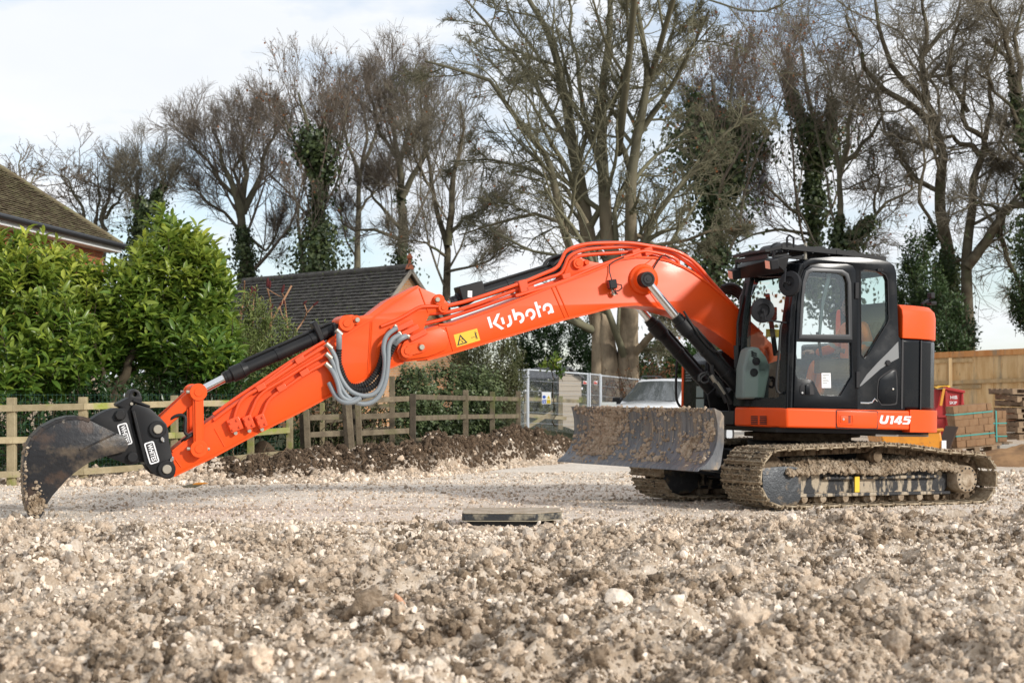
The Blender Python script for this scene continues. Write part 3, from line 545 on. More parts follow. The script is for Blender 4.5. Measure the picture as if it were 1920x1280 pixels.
tree('bare_tree', 'pale forked tree standing left of the big many stemmed tree, above the boom end', 58, [([(838, 620), (839, 540), (840, 470), (828, 420), (815, 370), (806, 330), (800, 300), (795, 250)], 18, 4), ([(840, 460), (846, 400), (850, 350), (858, 300), (868, 240), (860, 190)], 15, 3), ([(842, 440), (870, 410), (900, 395), (930, 380)], 8, 2), ([(836, 510), (880, 500), (915, 490), (950, 470)], 6, 2), ([(812, 360), (790, 320), (775, 280), (770, 250)], 7, 2), ([(835, 480), (800, 455), (770, 450), (745, 460)], 6, 2)], BEECH, bark='bark', twig='twig', litter=150, wig=.12)
MAIN = [(10, .10, .98, 44, .42, 9, .15, .04, .48, .022), (8, .12, .98, 42, .50, 6, .17, .03, .52, .012), (7, .12, 1, 40, .52, 4, .2, .02, .6, .0085), (4, .15, 1, 40, .55, 3, .22, .0, .75, .0062, .15)]
tree('multi_stemmed_tree', 'tallest many stemmed tree with pale tan trunks behind the excavator boom', 48,
     [([(1146, 760), (1144, 720), (1137, 650), (1122, 600), (1112, 560), (1105, 446), (1087, 352), (1077, 273), (1066, 187), (1051, 119), (1023, 54), (987, -5)], 44, 9),
      ([(1178, 760), (1176, 700), (1176, 640), (1180, 580), (1160, 500), (1138, 446), (1129, 323), (1125, 252), (1140, 108), (1145, -20)], 38, 9),
      ([(1182, 620), (1186, 540), (1184, 442), (1186, 323), (1195, 259), (1207, 200), (1213, 144), (1200, 60), (1190, -20)], 30, 7),
      ([(1120, 590), (1085, 510), (1062, 446), (1044, 367), (1026, 295), (987, 244), (944, 190), (918, 154), (865, 137), (800, 118)], 20, 4),
      ([(1077, 290), (1051, 244), (1020, 190), (1001, 151), (958, 97), (918, 50), (872, 0)], 12, 4),
      ([(1190, 500), (1215, 430), (1246, 381), (1303, 323), (1339, 273), (1385, 225), (1420, 205)], 14, 2.5),
      ([(1200, 250), (1235, 200), (1264, 155), (1300, 90), (1330, 20)], 13, 4),
      ([(1130, 330), (1100, 230), (1090, 150), (1075, 60), (1060, -20)], 12, 4), ([(1186, 330), (1160, 260), (1165, 180), (1175, 90), (1170, 0)], 12, 4),
      ([(1184, 672), (1195, 655), (1215, 635), (1228, 620), (1250, 590), (1270, 560)], 18, 5), ([(1110, 470), (1060, 420), (1000, 400), (930, 420), (860, 440)], 10, 3),
      ([(1190, 440), (1230, 460), (1290, 450), (1340, 430), (1400, 430)], 9, 3), ([(1100, 420), (1060, 350), (1000, 320), (930, 300), (850, 300)], 10, 3), ([(1128, 300), (1060, 170), (1010, 110), (960, 20), (940, -20)], 10, 3), ([(1210, 160), (1250, 110), (1260, 40), (1270, -20)], 9, 3), ([(3.0, 48, 8), (3.2, 44, 11.5), (3.0, 39.5, 14), (2.2, 35, 15.5), (1.6, 31, 16)], 14, 3), ([(3.6, 48, 9), (4.6, 43, 13), (4.8, 38, 15.5), (5.4, 33, 17)], 12, 3)],  # last two limbs, out of frame, added so branches reflect in the pickup windscreen
     MAIN, bark='trunk_tan', twig='twig_green', litter=350, wig=.12, dep=3.0)
tree('ivy_clad_tree', 'dark ivy covered tree standing behind the right side of the many stemmed tree', 58, [([(1335, 600), (1338, 480), (1342, 380), (1345, 280), (1340, 200), (1335, 140)], 24, 5), ([(1340, 380), (1375, 320), (1395, 250), (1400, 180)], 10, 3), ([(1342, 350), (1310, 290), (1300, 220), (1310, 150)], 10, 3), ([(1340, 300), (1365, 230), (1375, 140), (1385, 60)], 9, 3)], BEECH, ivy=(11000, 1.9, 0, .85, (0, 0, 1, 2), 1.15), litter=800, twig='twig_red')
tree('ivy_clad_tree', 'narrow ivy wrapped tree rising behind the excavator cab roof guard', 60, [([(1530, 560), (1528, 449), (1524, 330), (1524, 234), (1512, 150), (1504, 86)], 20, 4), ([(1526, 330), (1550, 270), (1560, 200), (1555, 120)], 9, 3), ([(1524, 260), (1490, 200), (1475, 140), (1480, 80)], 9, 3), ([(1528, 420), (1480, 390), (1440, 350), (1420, 300)], 8, 3), ([(1528, 440), (1460, 430), (1410, 440), (1370, 460)], 7, 3)], BEECH, ivy=(8500, 1.15, 0, .7, (0, 0, 0, 1, 2), 1.1), litter=800, twig='twig_red')
tree('bare_tree', 'dark forked tree with ivy low on its trunk right of the excavator cab roof', 57, [([(1572, 600), (1573, 480), (1573, 390), (1575, 305), (1594, 234), (1612, 180), (1600, 120)], 17, 4), ([(1575, 310), (1600, 290), (1640, 250), (1660, 210), (1650, 150)], 10, 3), ([(1574, 330), (1555, 260), (1560, 200), (1545, 130)], 10, 3), ([(1573, 470), (1620, 430), (1660, 380), (1700, 360), (1735, 345)], 10, 3), ([(1640, 400), (1640, 330), (1655, 290)], 6, 2), ([(1575, 420), (1600, 470), (1640, 480)], 6, 2)], OAK, ivy=(4200, 1.1, 0, .4, (0, 0, 3), 1.0), litter=300, wig=.2)
tree('twisted_tree', 'tall twisted bare oak leaning left above the rear of the excavator', 55, [([(1784, 600), (1783, 490), (1764, 402), (1762, 351), (1767, 289), (1756, 250), (1756, 211), (1737, 187), (1713, 172), (1690, 150), (1672, 130), (1650, 60), (1640, 0)], 22, 4), ([(1740, 190), (1730, 144), (1726, 101), (1735, 60), (1730, 0)], 12, 4), ([(1756, 240), (1730, 215), (1704, 195), (1657, 168), (1622, 125), (1612, 78), (1590, 30)], 12, 3), ([(1726, 110), (1760, 70), (1790, 40), (1800, -10)], 8, 3), ([(1764, 290), (1730, 270), (1700, 262), (1665, 255)], 6, 2), ([(1762, 360), (1720, 340), (1690, 310), (1680, 270)], 7, 2), ([(1762, 120), (1740, 145), (1775, 140), (1810, 100)], 7, 2)], OAK, bark='bark', wig=.12, ivy=(1500, .55, 0, .22, (0,), 1.0), rscale=1.3)
tree('twisted_tree', 'crooked bare oak with a looping limb at the right behind the timber hoarding', 53, [([(1815, 620), (1813, 488), (1825, 390), (1825, 340), (1845, 281), (1849, 262), (1835, 245), (1816, 247), (1806, 220), (1815, 170), (1820, 110)], 18, 4), ([(1838, 292), (1824, 273), (1801, 269), (1786, 256), (1764, 258), (1740, 262)], 9, 3), ([(1814, 500), (1850, 450), (1880, 402), (1900, 386), (1950, 380)], 16, 9), ([(1845, 275), (1870, 300), (1885, 330)], 6, 2), ([(1885, 402), (1860, 385), (1830, 380), (1790, 400)], 6, 2), ([(1848, 262), (1860, 200), (1850, 140), (1865, 80)], 8, 3), ([(1815, 210), (1785, 160), (1780, 100), (1800, 40)], 7, 3), ([(1880, 400), (1875, 440), (1895, 500), (1910, 540), (1940, 560)], 9, 4)], OAK, bark='bark', wig=.1, rscale=1.35)
tree('ivy_clad_tree', 'leaning ivy clad tree cut off by the right edge of the picture', 52, [([(1960, 600), (1935, 420), (1928, 300), (1920, 234), (1907, 176), (1887, 109), (1865, 90), (1850, 70)], 20, 5), ([(1907, 176), (1912, 120), (1905, 70), (1920, 10)], 11, 3), ([(1920, 250), (1895, 200), (1860, 160), (1830, 130)], 7, 3), ([(1900, 140), (1880, 60), (1860, 0), (1850, -30)], 8, 3), ([(1930, 320), (1890, 280), (1870, 230)], 7, 2), ([(1940, 420), (1900, 330), (1880, 300)], 7, 2)], OAK, bark='bark', ivy=(3600, .75, .25, .85, (0,), 1.0), wig=.1, rscale=1.3)

# ------------------------------------------------------------------ evergreen shrubs
def shoots(ell, n, rlo=.72):
    ell = np.array(ell, float); wts = ell[:, 3]*ell[:, 4]; e = ell[RS.choice(len(ell), n, p=wts/wts.sum())]
    d = unit(RS.randn(n, 3)); d[:, 1] = np.where(RS.rand(n) < .65, -np.abs(d[:, 1]), d[:, 1]); rr = RS.uniform(rlo, 1.03, n)
    c = np.array([at(a[0], a[1], a[2]) for a in e]); sc = np.stack([e[:, 3]*e[:, 2]/3200, e[:, 5], e[:, 4]*e[:, 2]/3200], 1); p = c+d*sc*rr[:, None]
    return p, unit(d*np.array((1, 1, .8))), rr
def shrub(name, label, ell, n, per, L, W_, m, sl=.30, up=.75, spread=52, stems=(), full=True, single=0, vtop=None, group='evergreen shrubs', cat='shrub', zmin=.0, m1=None, vg=1.4, stuffname='foliage'):
    p, d, rr = shoots(ell, n); ax = unit(d*.55+np.array((0, 0, up))+RS.randn(n, 3)*.28); crest = (d[:, 2] > .25) & (RS.rand(n) < .5); p = p+np.where(crest, RS.rand(n)**2, 0)[:, None]*np.array((0, 0, sl*.9)); ax = np.where(crest[:, None], unit(ax+np.array((0, 0, 1.2))), ax); root = empty(name, (float(p[:, 0].mean()), float(p[:, 1].mean()), 0), label, cat, group); rl = np.array(root.location)
    kk = np.arange(per); t = .15+.85*(kk+RS.rand(n, per))/per; az = kk[None]*2.4+RS.rand(n, 1)*6.28+RS.randn(n, per)*.3; u = unit(np.cross(ax, RS.randn(n, 3))); w = np.cross(ax, u)
    rad = u[:, None]*np.cos(az)[..., None]+w[:, None]*np.sin(az)[..., None]; sp = np.radians(spread)*(1.45-.75*t)*RS.uniform(.8, 1.2, t.shape); ld = ax[:, None]*np.cos(sp)[..., None]+rad*np.sin(sp)[..., None]+np.array((0, 0, -.12))
    pos = p[:, None]+ax[:, None]*(t-1)[..., None]*sl; nn = ax[:, None]-ld*.2+RS.randn(n, per, 3)*.15; ln = L*RS.uniform(.7, 1.2, t.shape)
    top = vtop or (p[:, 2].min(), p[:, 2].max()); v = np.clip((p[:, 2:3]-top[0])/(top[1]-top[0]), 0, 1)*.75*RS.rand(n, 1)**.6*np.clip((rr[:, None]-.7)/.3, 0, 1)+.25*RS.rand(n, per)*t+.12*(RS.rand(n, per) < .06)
    pos = pos.reshape(-1, 3); ld = ld.reshape(-1, 3); nn = nn.reshape(-1, 3); ln = ln.ravel(); v = np.clip(v.ravel(), 0, 1)**vg; ok = pos[:, 2] > zmin; pos, ld, nn, ln, v = pos[ok], ld[ok], nn[ok], ln[ok], v[ok]
    if single:                                             # the leaves that show largest are parts of their own
        order = np.argsort(pos[:, 1]); cand = order[:single*3]; pick = RS.choice(cand, single, replace=False); mask = np.ones(len(pos), bool); mask[pick] = False
        tv, tf, _ = leafgeo([(0, 0, 0)], [(1, 0, 0)], [(0, 0, 1)], L, L*W_, True); lo = npmesh('leaf', tv, tf, m1, root, True); first = True
        for i in pick:
            X = unit(ld[i]); S = unit(np.cross(X, nn[i])); Z = np.cross(S, X); k = ln[i]/L; o = lo if first else lo.copy()
            if not first: COL.objects.link(o)
            first = False; o.parent = root; q = pos[i]-rl; Yv = np.cross(Z, X); o.matrix_local = Matrix(((X[0]*k, Yv[0]*k, Z[0]*k, q[0]), (X[1]*k, Yv[1]*k, Z[1]*k, q[1]), (X[2]*k, Yv[2]*k, Z[2]*k, q[2]), (0, 0, 0, 1)))
        pos, ld, nn, ln, v = pos[mask], ld[mask], nn[mask], ln[mask], v[mask]
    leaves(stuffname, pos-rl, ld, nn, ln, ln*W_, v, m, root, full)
    ns = min(n, 260); b = p[:ns]-ax[:ns]*sl; SPt = np.stack([b-rl, b+(p[:ns]-b)*.5-rl, p[:ns]-rl], 1); vv, ff = tubes(SPt, np.full((ns, 3), .008), 3)
    parts = [(vv, ff)]
    for st in stems:
        pts, w0, w1, Y = st; q = resample([at(a, b_, Y) for a, b_ in pts], 12)-rl; q[:, 0] += .03*RS.randn(12); parts.append(tubes(q[None], np.linspace(w0, w1, 12)[None]/2*Y/3200, 7))
    v2, f2 = merge(parts); so_ = npmesh('stem', v2, f2, M['shrubstem'], root, True); so_['kind'] = 'stuff'; return root
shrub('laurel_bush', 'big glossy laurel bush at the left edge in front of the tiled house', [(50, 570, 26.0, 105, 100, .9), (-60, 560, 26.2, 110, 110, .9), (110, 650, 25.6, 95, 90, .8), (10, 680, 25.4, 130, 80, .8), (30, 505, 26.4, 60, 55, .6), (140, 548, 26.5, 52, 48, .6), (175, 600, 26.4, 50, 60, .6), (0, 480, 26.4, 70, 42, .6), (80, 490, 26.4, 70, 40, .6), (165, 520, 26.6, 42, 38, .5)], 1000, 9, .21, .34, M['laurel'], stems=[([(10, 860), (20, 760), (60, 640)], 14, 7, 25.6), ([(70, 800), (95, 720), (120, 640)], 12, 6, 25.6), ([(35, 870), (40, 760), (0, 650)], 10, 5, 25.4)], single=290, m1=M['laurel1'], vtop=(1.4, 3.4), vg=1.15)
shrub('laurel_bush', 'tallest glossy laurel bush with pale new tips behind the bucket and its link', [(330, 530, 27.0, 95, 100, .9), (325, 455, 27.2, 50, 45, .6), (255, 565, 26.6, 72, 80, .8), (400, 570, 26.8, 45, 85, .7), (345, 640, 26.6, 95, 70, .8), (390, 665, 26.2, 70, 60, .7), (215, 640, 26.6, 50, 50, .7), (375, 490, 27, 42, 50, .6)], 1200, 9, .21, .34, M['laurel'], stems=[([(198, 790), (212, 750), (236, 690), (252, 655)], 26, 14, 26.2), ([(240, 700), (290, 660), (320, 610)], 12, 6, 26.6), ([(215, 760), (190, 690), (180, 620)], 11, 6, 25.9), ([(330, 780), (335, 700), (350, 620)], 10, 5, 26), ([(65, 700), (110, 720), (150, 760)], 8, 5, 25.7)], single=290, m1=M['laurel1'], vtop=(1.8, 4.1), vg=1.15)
shrub('laurel_undergrowth', 'low dark laurel shoots behind the wire of the pale rail fence', [(60, 820, 24.7, 120, 80, .35), (220, 805, 25.1, 120, 95, .4), (380, 780, 25.9, 110, 110, .4), (500, 790, 26.6, 70, 90, .4)], 800, 8, .12, .36, M['darklaurel'], sl=.25, vtop=(0, 3), full=False, stems=[([(330, 850), (345, 790), (380, 720)], 4, 3, 26), ([(440, 830), (400, 770), (390, 700)], 4, 2, 26)])
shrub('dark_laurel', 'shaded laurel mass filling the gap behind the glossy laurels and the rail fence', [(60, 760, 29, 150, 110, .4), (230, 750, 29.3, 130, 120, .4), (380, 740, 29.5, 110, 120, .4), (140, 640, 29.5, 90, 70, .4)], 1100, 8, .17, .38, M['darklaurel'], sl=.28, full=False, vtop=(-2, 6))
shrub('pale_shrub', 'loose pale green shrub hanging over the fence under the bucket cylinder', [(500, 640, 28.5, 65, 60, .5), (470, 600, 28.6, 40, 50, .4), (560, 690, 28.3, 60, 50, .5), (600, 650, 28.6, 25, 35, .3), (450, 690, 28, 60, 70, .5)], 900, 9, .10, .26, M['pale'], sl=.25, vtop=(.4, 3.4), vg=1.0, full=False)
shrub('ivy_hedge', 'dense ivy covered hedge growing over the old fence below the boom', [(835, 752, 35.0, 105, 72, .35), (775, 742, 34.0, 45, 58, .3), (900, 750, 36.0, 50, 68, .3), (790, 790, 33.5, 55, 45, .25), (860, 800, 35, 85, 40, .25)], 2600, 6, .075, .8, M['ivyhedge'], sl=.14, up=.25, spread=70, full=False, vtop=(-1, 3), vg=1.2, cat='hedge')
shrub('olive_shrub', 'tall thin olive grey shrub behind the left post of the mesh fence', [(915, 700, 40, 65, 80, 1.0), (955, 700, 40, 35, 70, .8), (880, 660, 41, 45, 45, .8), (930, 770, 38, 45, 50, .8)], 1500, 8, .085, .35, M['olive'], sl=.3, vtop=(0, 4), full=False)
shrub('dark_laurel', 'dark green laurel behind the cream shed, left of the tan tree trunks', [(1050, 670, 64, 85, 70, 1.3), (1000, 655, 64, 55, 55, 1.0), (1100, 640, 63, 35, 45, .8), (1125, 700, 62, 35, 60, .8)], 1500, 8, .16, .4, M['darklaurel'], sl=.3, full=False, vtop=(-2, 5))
shrub('dark_laurel', 'dark green laurel between the tan tree trunks and the lift cylinders', [(1240, 690, 54, 50, 55, 1.2), (1290, 700, 54, 50, 60, 1.2), (1215, 730, 50, 40, 40, .8)], 1100, 8, .16, .4, M['darklaurel'], sl=.3, full=False, vtop=(-2, 5))
shrub('laurel_sprig', 'small bright laurel sapling standing in front of the cream shed roof', [(1030, 676, 43, 20, 12, .3), (1048, 688, 43, 8, 8, .2)], 16, 6, .20, .36, M['laurel'], sl=.3, vtop=(0, 2.5), stems=[([(1040, 800), (1038, 740), (1036, 690)], 3, 2, 43)])
shrub('holly_tree', 'broad dark evergreen behind the rear of the excavator and the timber hoarding', [(1735, 545, 52, 38, 50, 1.1), (1715, 480, 53, 28, 38, .8), (1775, 580, 51, 35, 40, .9), (1760, 640, 50, 60, 40, 1.0), (1702, 560, 53, 35, 60, .9), (1805, 625, 51, 30, 32, .7), (1770, 500, 54, 22, 40, .6), (1700, 640, 50, 40, 40, .9), (1745, 440, 54, 14, 25, .4)], 2200, 7, .14, .5, M['holly'], sl=.55, full=False, vtop=(0, 6), cat='tree', stems=[([(1745, 760), (1748, 640), (1750, 500)], 12, 5, 52)])
shrub('holly_tree', 'dark evergreen at the right edge above the stacked pallets', [(1925, 560, 50, 35, 55, .9), (1930, 470, 51, 28, 40, .8)], 520, 7, .14, .5, M['holly'], sl=.5, full=False, vtop=(0, 6), cat='tree', stems=[([(1935, 760), (1932, 640), (1930, 480)], 12, 5, 50)])
shrub('rust_leaved_scrub', 'thin scrub with rust brown leaves round the foot of the tan trunks', [(1130, 730, 47.5, 30, 40, .5), (1200, 715, 47, 55, 40, .8), (1235, 690, 47, 40, 25, .6)], 170, 4, .09, .6, M['rust'], sl=.35, full=False, vtop=(0, 3), spread=80)
# far hedge line that closes the horizon
n = 26000; x = RS.uniform(-45, 45, n); y = 82+RS.rand(n)*3; zt = 2.3+.7*fbm(x*.35, x*0, 4); z = RS.rand(n)**.8*zt; leaves('hedge', np.stack([x, y, z], 1), RS.randn(n, 3), RS.randn(n, 3), .3, .22, RS.rand(n), M['olive']); h = bpy.data.objects['hedge']; tag(h, 'far scrubby hedge line seen low between the tree trunks', 'hedge')

# ------------------------------------------------------------------ houses
M['tile'] = mat('mossy_brown_roof_tile', (.125, .095, .062), .9, spec=.2, col2=(.19, .165, .10), nscale=3, lo=.42, hi=.6, bump=.3, extra=[((.20, .21, .09), 5, .57, .68)])
M['slate'] = mat('dark_slate_tile', (.080, .073, .066), .8, spec=.2, col2=(.145, .133, .118), nscale=5, lo=.4, hi=.7, extra=[((.16, .19, .06), 9, .62, .66), ((.34, .35, .32), 13, .655, .685)])
M['fascia'] = mat('white_fascia', (.75, .75, .74), .5); M['gutter'] = mat('black_gutter', (.012, .012, .013), .4)
M['brick_o'] = mat('orange_red_brick', (.42, .135, .055), .9, col2=(.30, .10, .05), nscale=12, lo=.35, hi=.65, bump=.3, extra=[((.5, .2, .09), 9, .55, .65)])
M['mortar'] = mat('mortar', (.34, .27, .2), .95)
def brick_mat(name, c1, c2, mo):
    m = mat(name, c1, .9, bump=.25); nt = m.node_tree; b = nt.nodes.new('ShaderNodeTexBrick'); b.inputs['Color1'].default_value = (*c1, 1); b.inputs['Color2'].default_value = (*c2, 1); b.inputs['Mortar'].default_value = (*mo, 1); b.inputs['Scale'].default_value = 1; b.inputs['Brick Width'].default_value = .225; b.inputs['Row Height'].default_value = .075; b.inputs['Mortar Size'].default_value = .008
    t = nt.nodes.new('ShaderNodeTexCoord'); s = nt.nodes.new('ShaderNodeSeparateXYZ'); c = nt.nodes.new('ShaderNodeCombineXYZ'); a = nt.nodes.new('ShaderNodeMath'); nt.links.new(t.outputs['Object'], s.inputs[0]); nt.links.new(s.outputs[0], a.inputs[0]); nt.links.new(s.outputs[1], a.inputs[1]); nt.links.new(a.outputs[0], c.inputs[0]); nt.links.new(s.outputs[2], c.inputs[1]); nt.links.new(c.outputs[0], b.inputs[0]); nt.links.new(b.outputs[0], nt.nodes['Principled BSDF'].inputs['Base Color']); return m
M['brickwall'] = brick_mat('buff_brick_wall', (.50, .235, .10), (.56, .31, .15), (.42, .36, .28))
M['brickwall2'] = brick_mat('red_brick_wall', (.40, .13, .055), (.33, .12, .06), (.36, .28, .2))
def tiles(o, u, s, L, S, pu, ps, clip=None, th=.014, lift=.035):
    o, u, s = [np.asarray(a, float) for a in (o, u, s)]; u = unit(u); s = unit(s); nrm = np.cross(u, s); nrm = nrm if nrm[2] > 0 else -nrm
    nu, ns = int(L/pu), int(S/ps); a, b = np.meshgrid(np.arange(nu), np.arange(ns)); a = a.ravel(); b = b.ravel(); cu = (a+.5+.5*(b % 2))*pu; cs_ = (b+.5)*ps
    if clip is not None: k = clip(cu, cs_); cu, cs_ = cu[k], cs_[k]
    n = len(cu); j = RS.randn(n)*.004; tl = lift/ps; ax = np.stack([np.broadcast_to(u, (n, 3)), unit(s[None]*1-nrm[None]*(tl*.8+RS.randn(n)*.02)[:, None]), np.zeros((n, 3))], 1); ax[:, 2] = np.cross(ax[:, 0], ax[:, 1])
    return boxes(o+u*cu[:, None]+s*cs_[:, None]+nrm*(lift*.6+j)[:, None], (pu/2-.003, ps*.62, th/2), ax)
# brick house on the left
P0 = np.array((-10.1, 44.0, 5.04)); e = np.array((-.125, -.992, 0)); inn = np.array((-.992, .125, 0)); hl, hd, rise = 16.0, 8.0, .755
hs = empty('brick_house', tuple(P0*np.array((1, 1, 0))), 'red brick house with a mossy brown tiled roof and black gutter at the far left', 'house'); H0 = np.array(hs.location); hz_ = np.array((0, 0, 1.))
ov = .35; W0 = P0+inn*ov+e*ov; mb = MB()
def hp(a, b, z): return tuple(P0+e*a+inn*b+hz_*(z-5.04)-H0)
c = [hp(ov, ov, -.2), hp(hl-ov, ov, -.2), hp(hl-ov, hd-ov, -.2), hp(ov, hd-ov, -.2)]; t = [hp(ov, ov, 4.9), hp(hl-ov, ov, 4.9), hp(hl-ov, hd-ov, 4.9), hp(ov, hd-ov, 4.9)]
mb.add(c+t, [(0, 1, 5, 4), (1, 2, 6, 5), (2, 3, 7, 6), (3, 0, 4, 7), (4, 5, 6, 7)]); wl_ = mb.build('wall', M['mortar'], hs)
nb = []; ax_ = np.stack([e, inn, hz_])
for k in range(int(5.0/.075)):
    z = k*.075+.04; off = .1125*(k % 2)
    if z < 3.0: continue
    for q in range(int(9/.225)): nb.append(P0+e*(ov+.11+off+q*.225)+inn*(ov-.004)+hz_*(z-5.04)-H0)
    for q in range(3): nb.append(P0+e*(ov-.004)+inn*(ov+.11+off+q*.225)+hz_*(z-5.04)-H0)
nb = np.array(nb); v, f = boxes(nb, (.107, .012, .0325), ax_); bo = npmesh('brick', v, f, M['brick_o'], wl_); bo['kind'] = 'stuff'
mb = MB(); mb.add([hp(0, 0, 4.88), hp(hl, 0, 4.88), hp(hl, hd, 4.88), hp(0, hd, 4.88), hp(0, 0, 4.9), hp(hl, 0, 4.9), hp(hl, hd, 4.9), hp(0, hd, 4.9)], [(0, 3, 2, 1), (4, 5, 6, 7), (0, 1, 5, 4), (1, 2, 6, 5), (2, 3, 7, 6), (3, 0, 4, 7)]); mb.build('soffit', M['fascia'], hs)
mb = MB(); mb.beam(hp(.0, .0, 4.97), hp(hl, .0, 4.97), .03, .17); mb.beam(hp(0, 0, 4.97), hp(0, hd, 4.97), .03, .17); mb.build('fascia_board', M['fascia'], hs)
mb = MB(); mb.tube([hp(-.05, -.09, 5.04), hp(hl, -.09, 5.04)], .075, 10); mb.tube([hp(-.09, -.05, 5.04), hp(-.09, hd, 5.04)], .075, 10); mb.build('gutter', M['gutter'], hs)
rd_ = hd/2*rise; mb = MB(); mb.add([hp(0, 0, 5.05), hp(hl, 0, 5.05), hp(hl, hd, 5.05), hp(0, hd, 5.05), hp(hd/2, hd/2, 5.05+rd_), hp(hl-hd/2, hd/2, 5.05+rd_)], [(0, 1, 5, 4), (1, 2, 5), (2, 3, 4, 5), (3, 0, 4), (0, 3, 2, 1)]); roof = mb.build('roof', M['tile'], hs)
sl_ = unit(inn+hz_*rise); Sl = hd/2*math.sqrt(1+rise**2); cp_ = lambda u, s: (u > s/math.sqrt(1+rise**2)) & (u < hl-s/math.sqrt(1+rise**2))
v, f = tiles(P0-H0+hz_*.03, e, sl_, hl, Sl, .165, .115, cp_, .016, .05); to = npmesh('roof_tile', v, f, M['tile'], roof); to['kind'] = 'stuff'
mb = MB(); mb.tube([hp(-.02, -.02, 5.1), hp(hd/2, hd/2, 5.12+rd_)], .07, 8); mb.tube([hp(hd/2, hd/2, 5.12+rd_), hp(hl-hd/2, hd/2, 5.12+rd_)], .09, 8); mb.build('ridge_tile', M['tile'], roof)
# garage with grey tiled roof
A0 = np.array((-2.97, 50, 4.92)); g3 = unit(np.array((3.62, 3.40, 0))); r3 = np.array((-.685, .728, 0)); hw, hh, gl = 2.48, 2.9, 8.6
ga = empty('brick_garage', (A0[0], A0[1], 0), 'low brick garage with a mossy dark grey tiled roof behind the boom joint', 'garage'); G0 = np.array(ga.location)
def gp_(a, b, z): return tuple(A0+g3*a+r3*b+hz_*(z-4.92)-G0)
zi = 4.92-hh; mb = MB(); q = [gp_(-hw+.15, .15, -.2), gp_(hw-.15, .15, -.2), gp_(hw-.15, .15, zi+.1), gp_(0, .15, 4.8), gp_(-hw+.15, .15, zi+.1)]; q2 = [gp_(-hw+.15, gl-.15, -.2), gp_(hw-.15, gl-.15, -.2), gp_(hw-.15, gl-.15, zi+.1), gp_(0, gl-.15, 4.8), gp_(-hw+.15, gl-.15, zi+.1)]
mb.add(q+q2, [(0, 1, 2, 3, 4), (9, 8, 7, 6, 5), (0, 4, 9, 5), (1, 6, 7, 2)]); mb.build('wall', M['brickwall'], ga)
mb = MB(); mb.add([gp_(-hw, 0, zi), gp_(0, 0, 4.92), gp_(hw, 0, zi), gp_(-hw, gl, zi), gp_(0, gl, 4.92), gp_(hw, gl, zi)]+[gp_(-hw, 0, zi-.1), gp_(0, 0, 4.82), gp_(hw, 0, zi-.1), gp_(-hw, gl, zi-.1), gp_(0, gl, 4.82), gp_(hw, gl, zi-.1)], [(0, 1, 4, 3), (1, 2, 5, 4), (6, 9, 10, 7), (7, 10, 11, 8), (0, 6, 7, 1), (1, 7, 8, 2), (3, 4, 10, 9), (4, 5, 11, 10), (0, 3, 9, 6), (2, 8, 11, 5)]); gr = mb.build('roof', M['slate'], ga)
s1 = unit(g3*hw+hz_*hh); SL = math.hypot(hw, hh); v, f = tiles(np.array(gp_(-hw, 0, zi)), r3, s1, gl, SL, .165, .135, None, .022, .055); v2, f2 = tiles(np.array(gp_(hw, 0, zi)), r3, unit(-g3*hw+hz_*hh), gl, SL, .165, .135, None, .02, .04); v, f = merge([(v, f), (v2, f2)]); to = npmesh('roof_tile', v, f, M['slate'], gr); to['kind'] = 'stuff'
mb = MB(); mb.tube([gp_(0, -.02, 4.97), gp_(0, gl, 4.97)], .1, 10); mb.build('ridge_tile', M['slate'], gr)
mb = MB(); mb.beam(gp_(-hw-.05, -.03, zi-.06), gp_(0, -.03, 4.86), .05, .10); mb.beam(gp_(0, -.03, 4.86), gp_(hw+.05, -.03, zi-.06), .05, .10); mb.build('barge_board', mat('weathered_pale_board', (.30, .265, .22), .8), ga)
mb = MB(); mb.tube([gp_(0, .05, 4.9+z) for z in (.0, .12, .16, .28, .32, .38, .44, .47)], [.14, .10, .05, .04, .085, .085, .04, .01], 10); mb.build('finial', mat('terracotta', (.42, .13, .06), .8), ga)
# cream shed
sh = empty('garden_shed', tuple(at(1070, 740, 54)*np.array((1, 1, 0))), 'small cream boarded shed with a grey roof seen through the mesh fence', 'shed'); S0 = np.array(sh.location)
xa, xb, xr = at(1048, 740, 54)[0]-S0[0], at(1090, 740, 54)[0]-S0[0], at(1068, 740, 54)[0]-S0[0]; z0 = 1.25+36*54/3200; zr = 1.25+48*54/3200
nbd = 14; mcr = mat('cream_board', (.52, .45, .36), .8, rand=.06)
for k in range(nbd):
    za = -.1+k*.16; 
    if za > zr: break
    f_ = max(0., (za+.16-z0)/(zr-z0)); l_ = xa+(xr-xa)*f_; r_ = xb+(xr-xb)*f_
    if r_-l_ < .05: break
    mb = MB(); mb.add([(l_, -.02, za), (r_, -.02, za), (r_, -.005, za+.155), (l_, -.005, za+.155), (l_, .03, za), (r_, .03, za), (r_, .03, za+.155), (l_, .03, za+.155)], [(0, 1, 2, 3), (5, 4, 7, 6), (0, 4, 5, 1), (3, 2, 6, 7), (0, 3, 7, 4), (1, 5, 6, 2)]); mb.build('board', mcr, sh)
mb = MB(); mb.box((xa, .03, -.1), (xb, 2.2, z0)); mb.build('wall', mat('shed_side', (.10, .08, .06), .9), sh)
mb = MB(); dx = -1.1
mb.add([(xr, -.12, zr+.05), (xb+.1, -.12, z0-.08), (xb+.1, 2.3, z0-.08), (xr, 2.3, zr+.05), (xr+dx*0-.0, -.12, zr-.0), (xb+.1, -.12, z0-.13), (xb+.1, 2.3, z0-.13), (xr, 2.3, zr)], [(0, 1, 2, 3), (7, 6, 5, 4), (0, 4, 5, 1), (1, 5, 6, 2), (2, 6, 7, 3), (3, 7, 4, 0)])
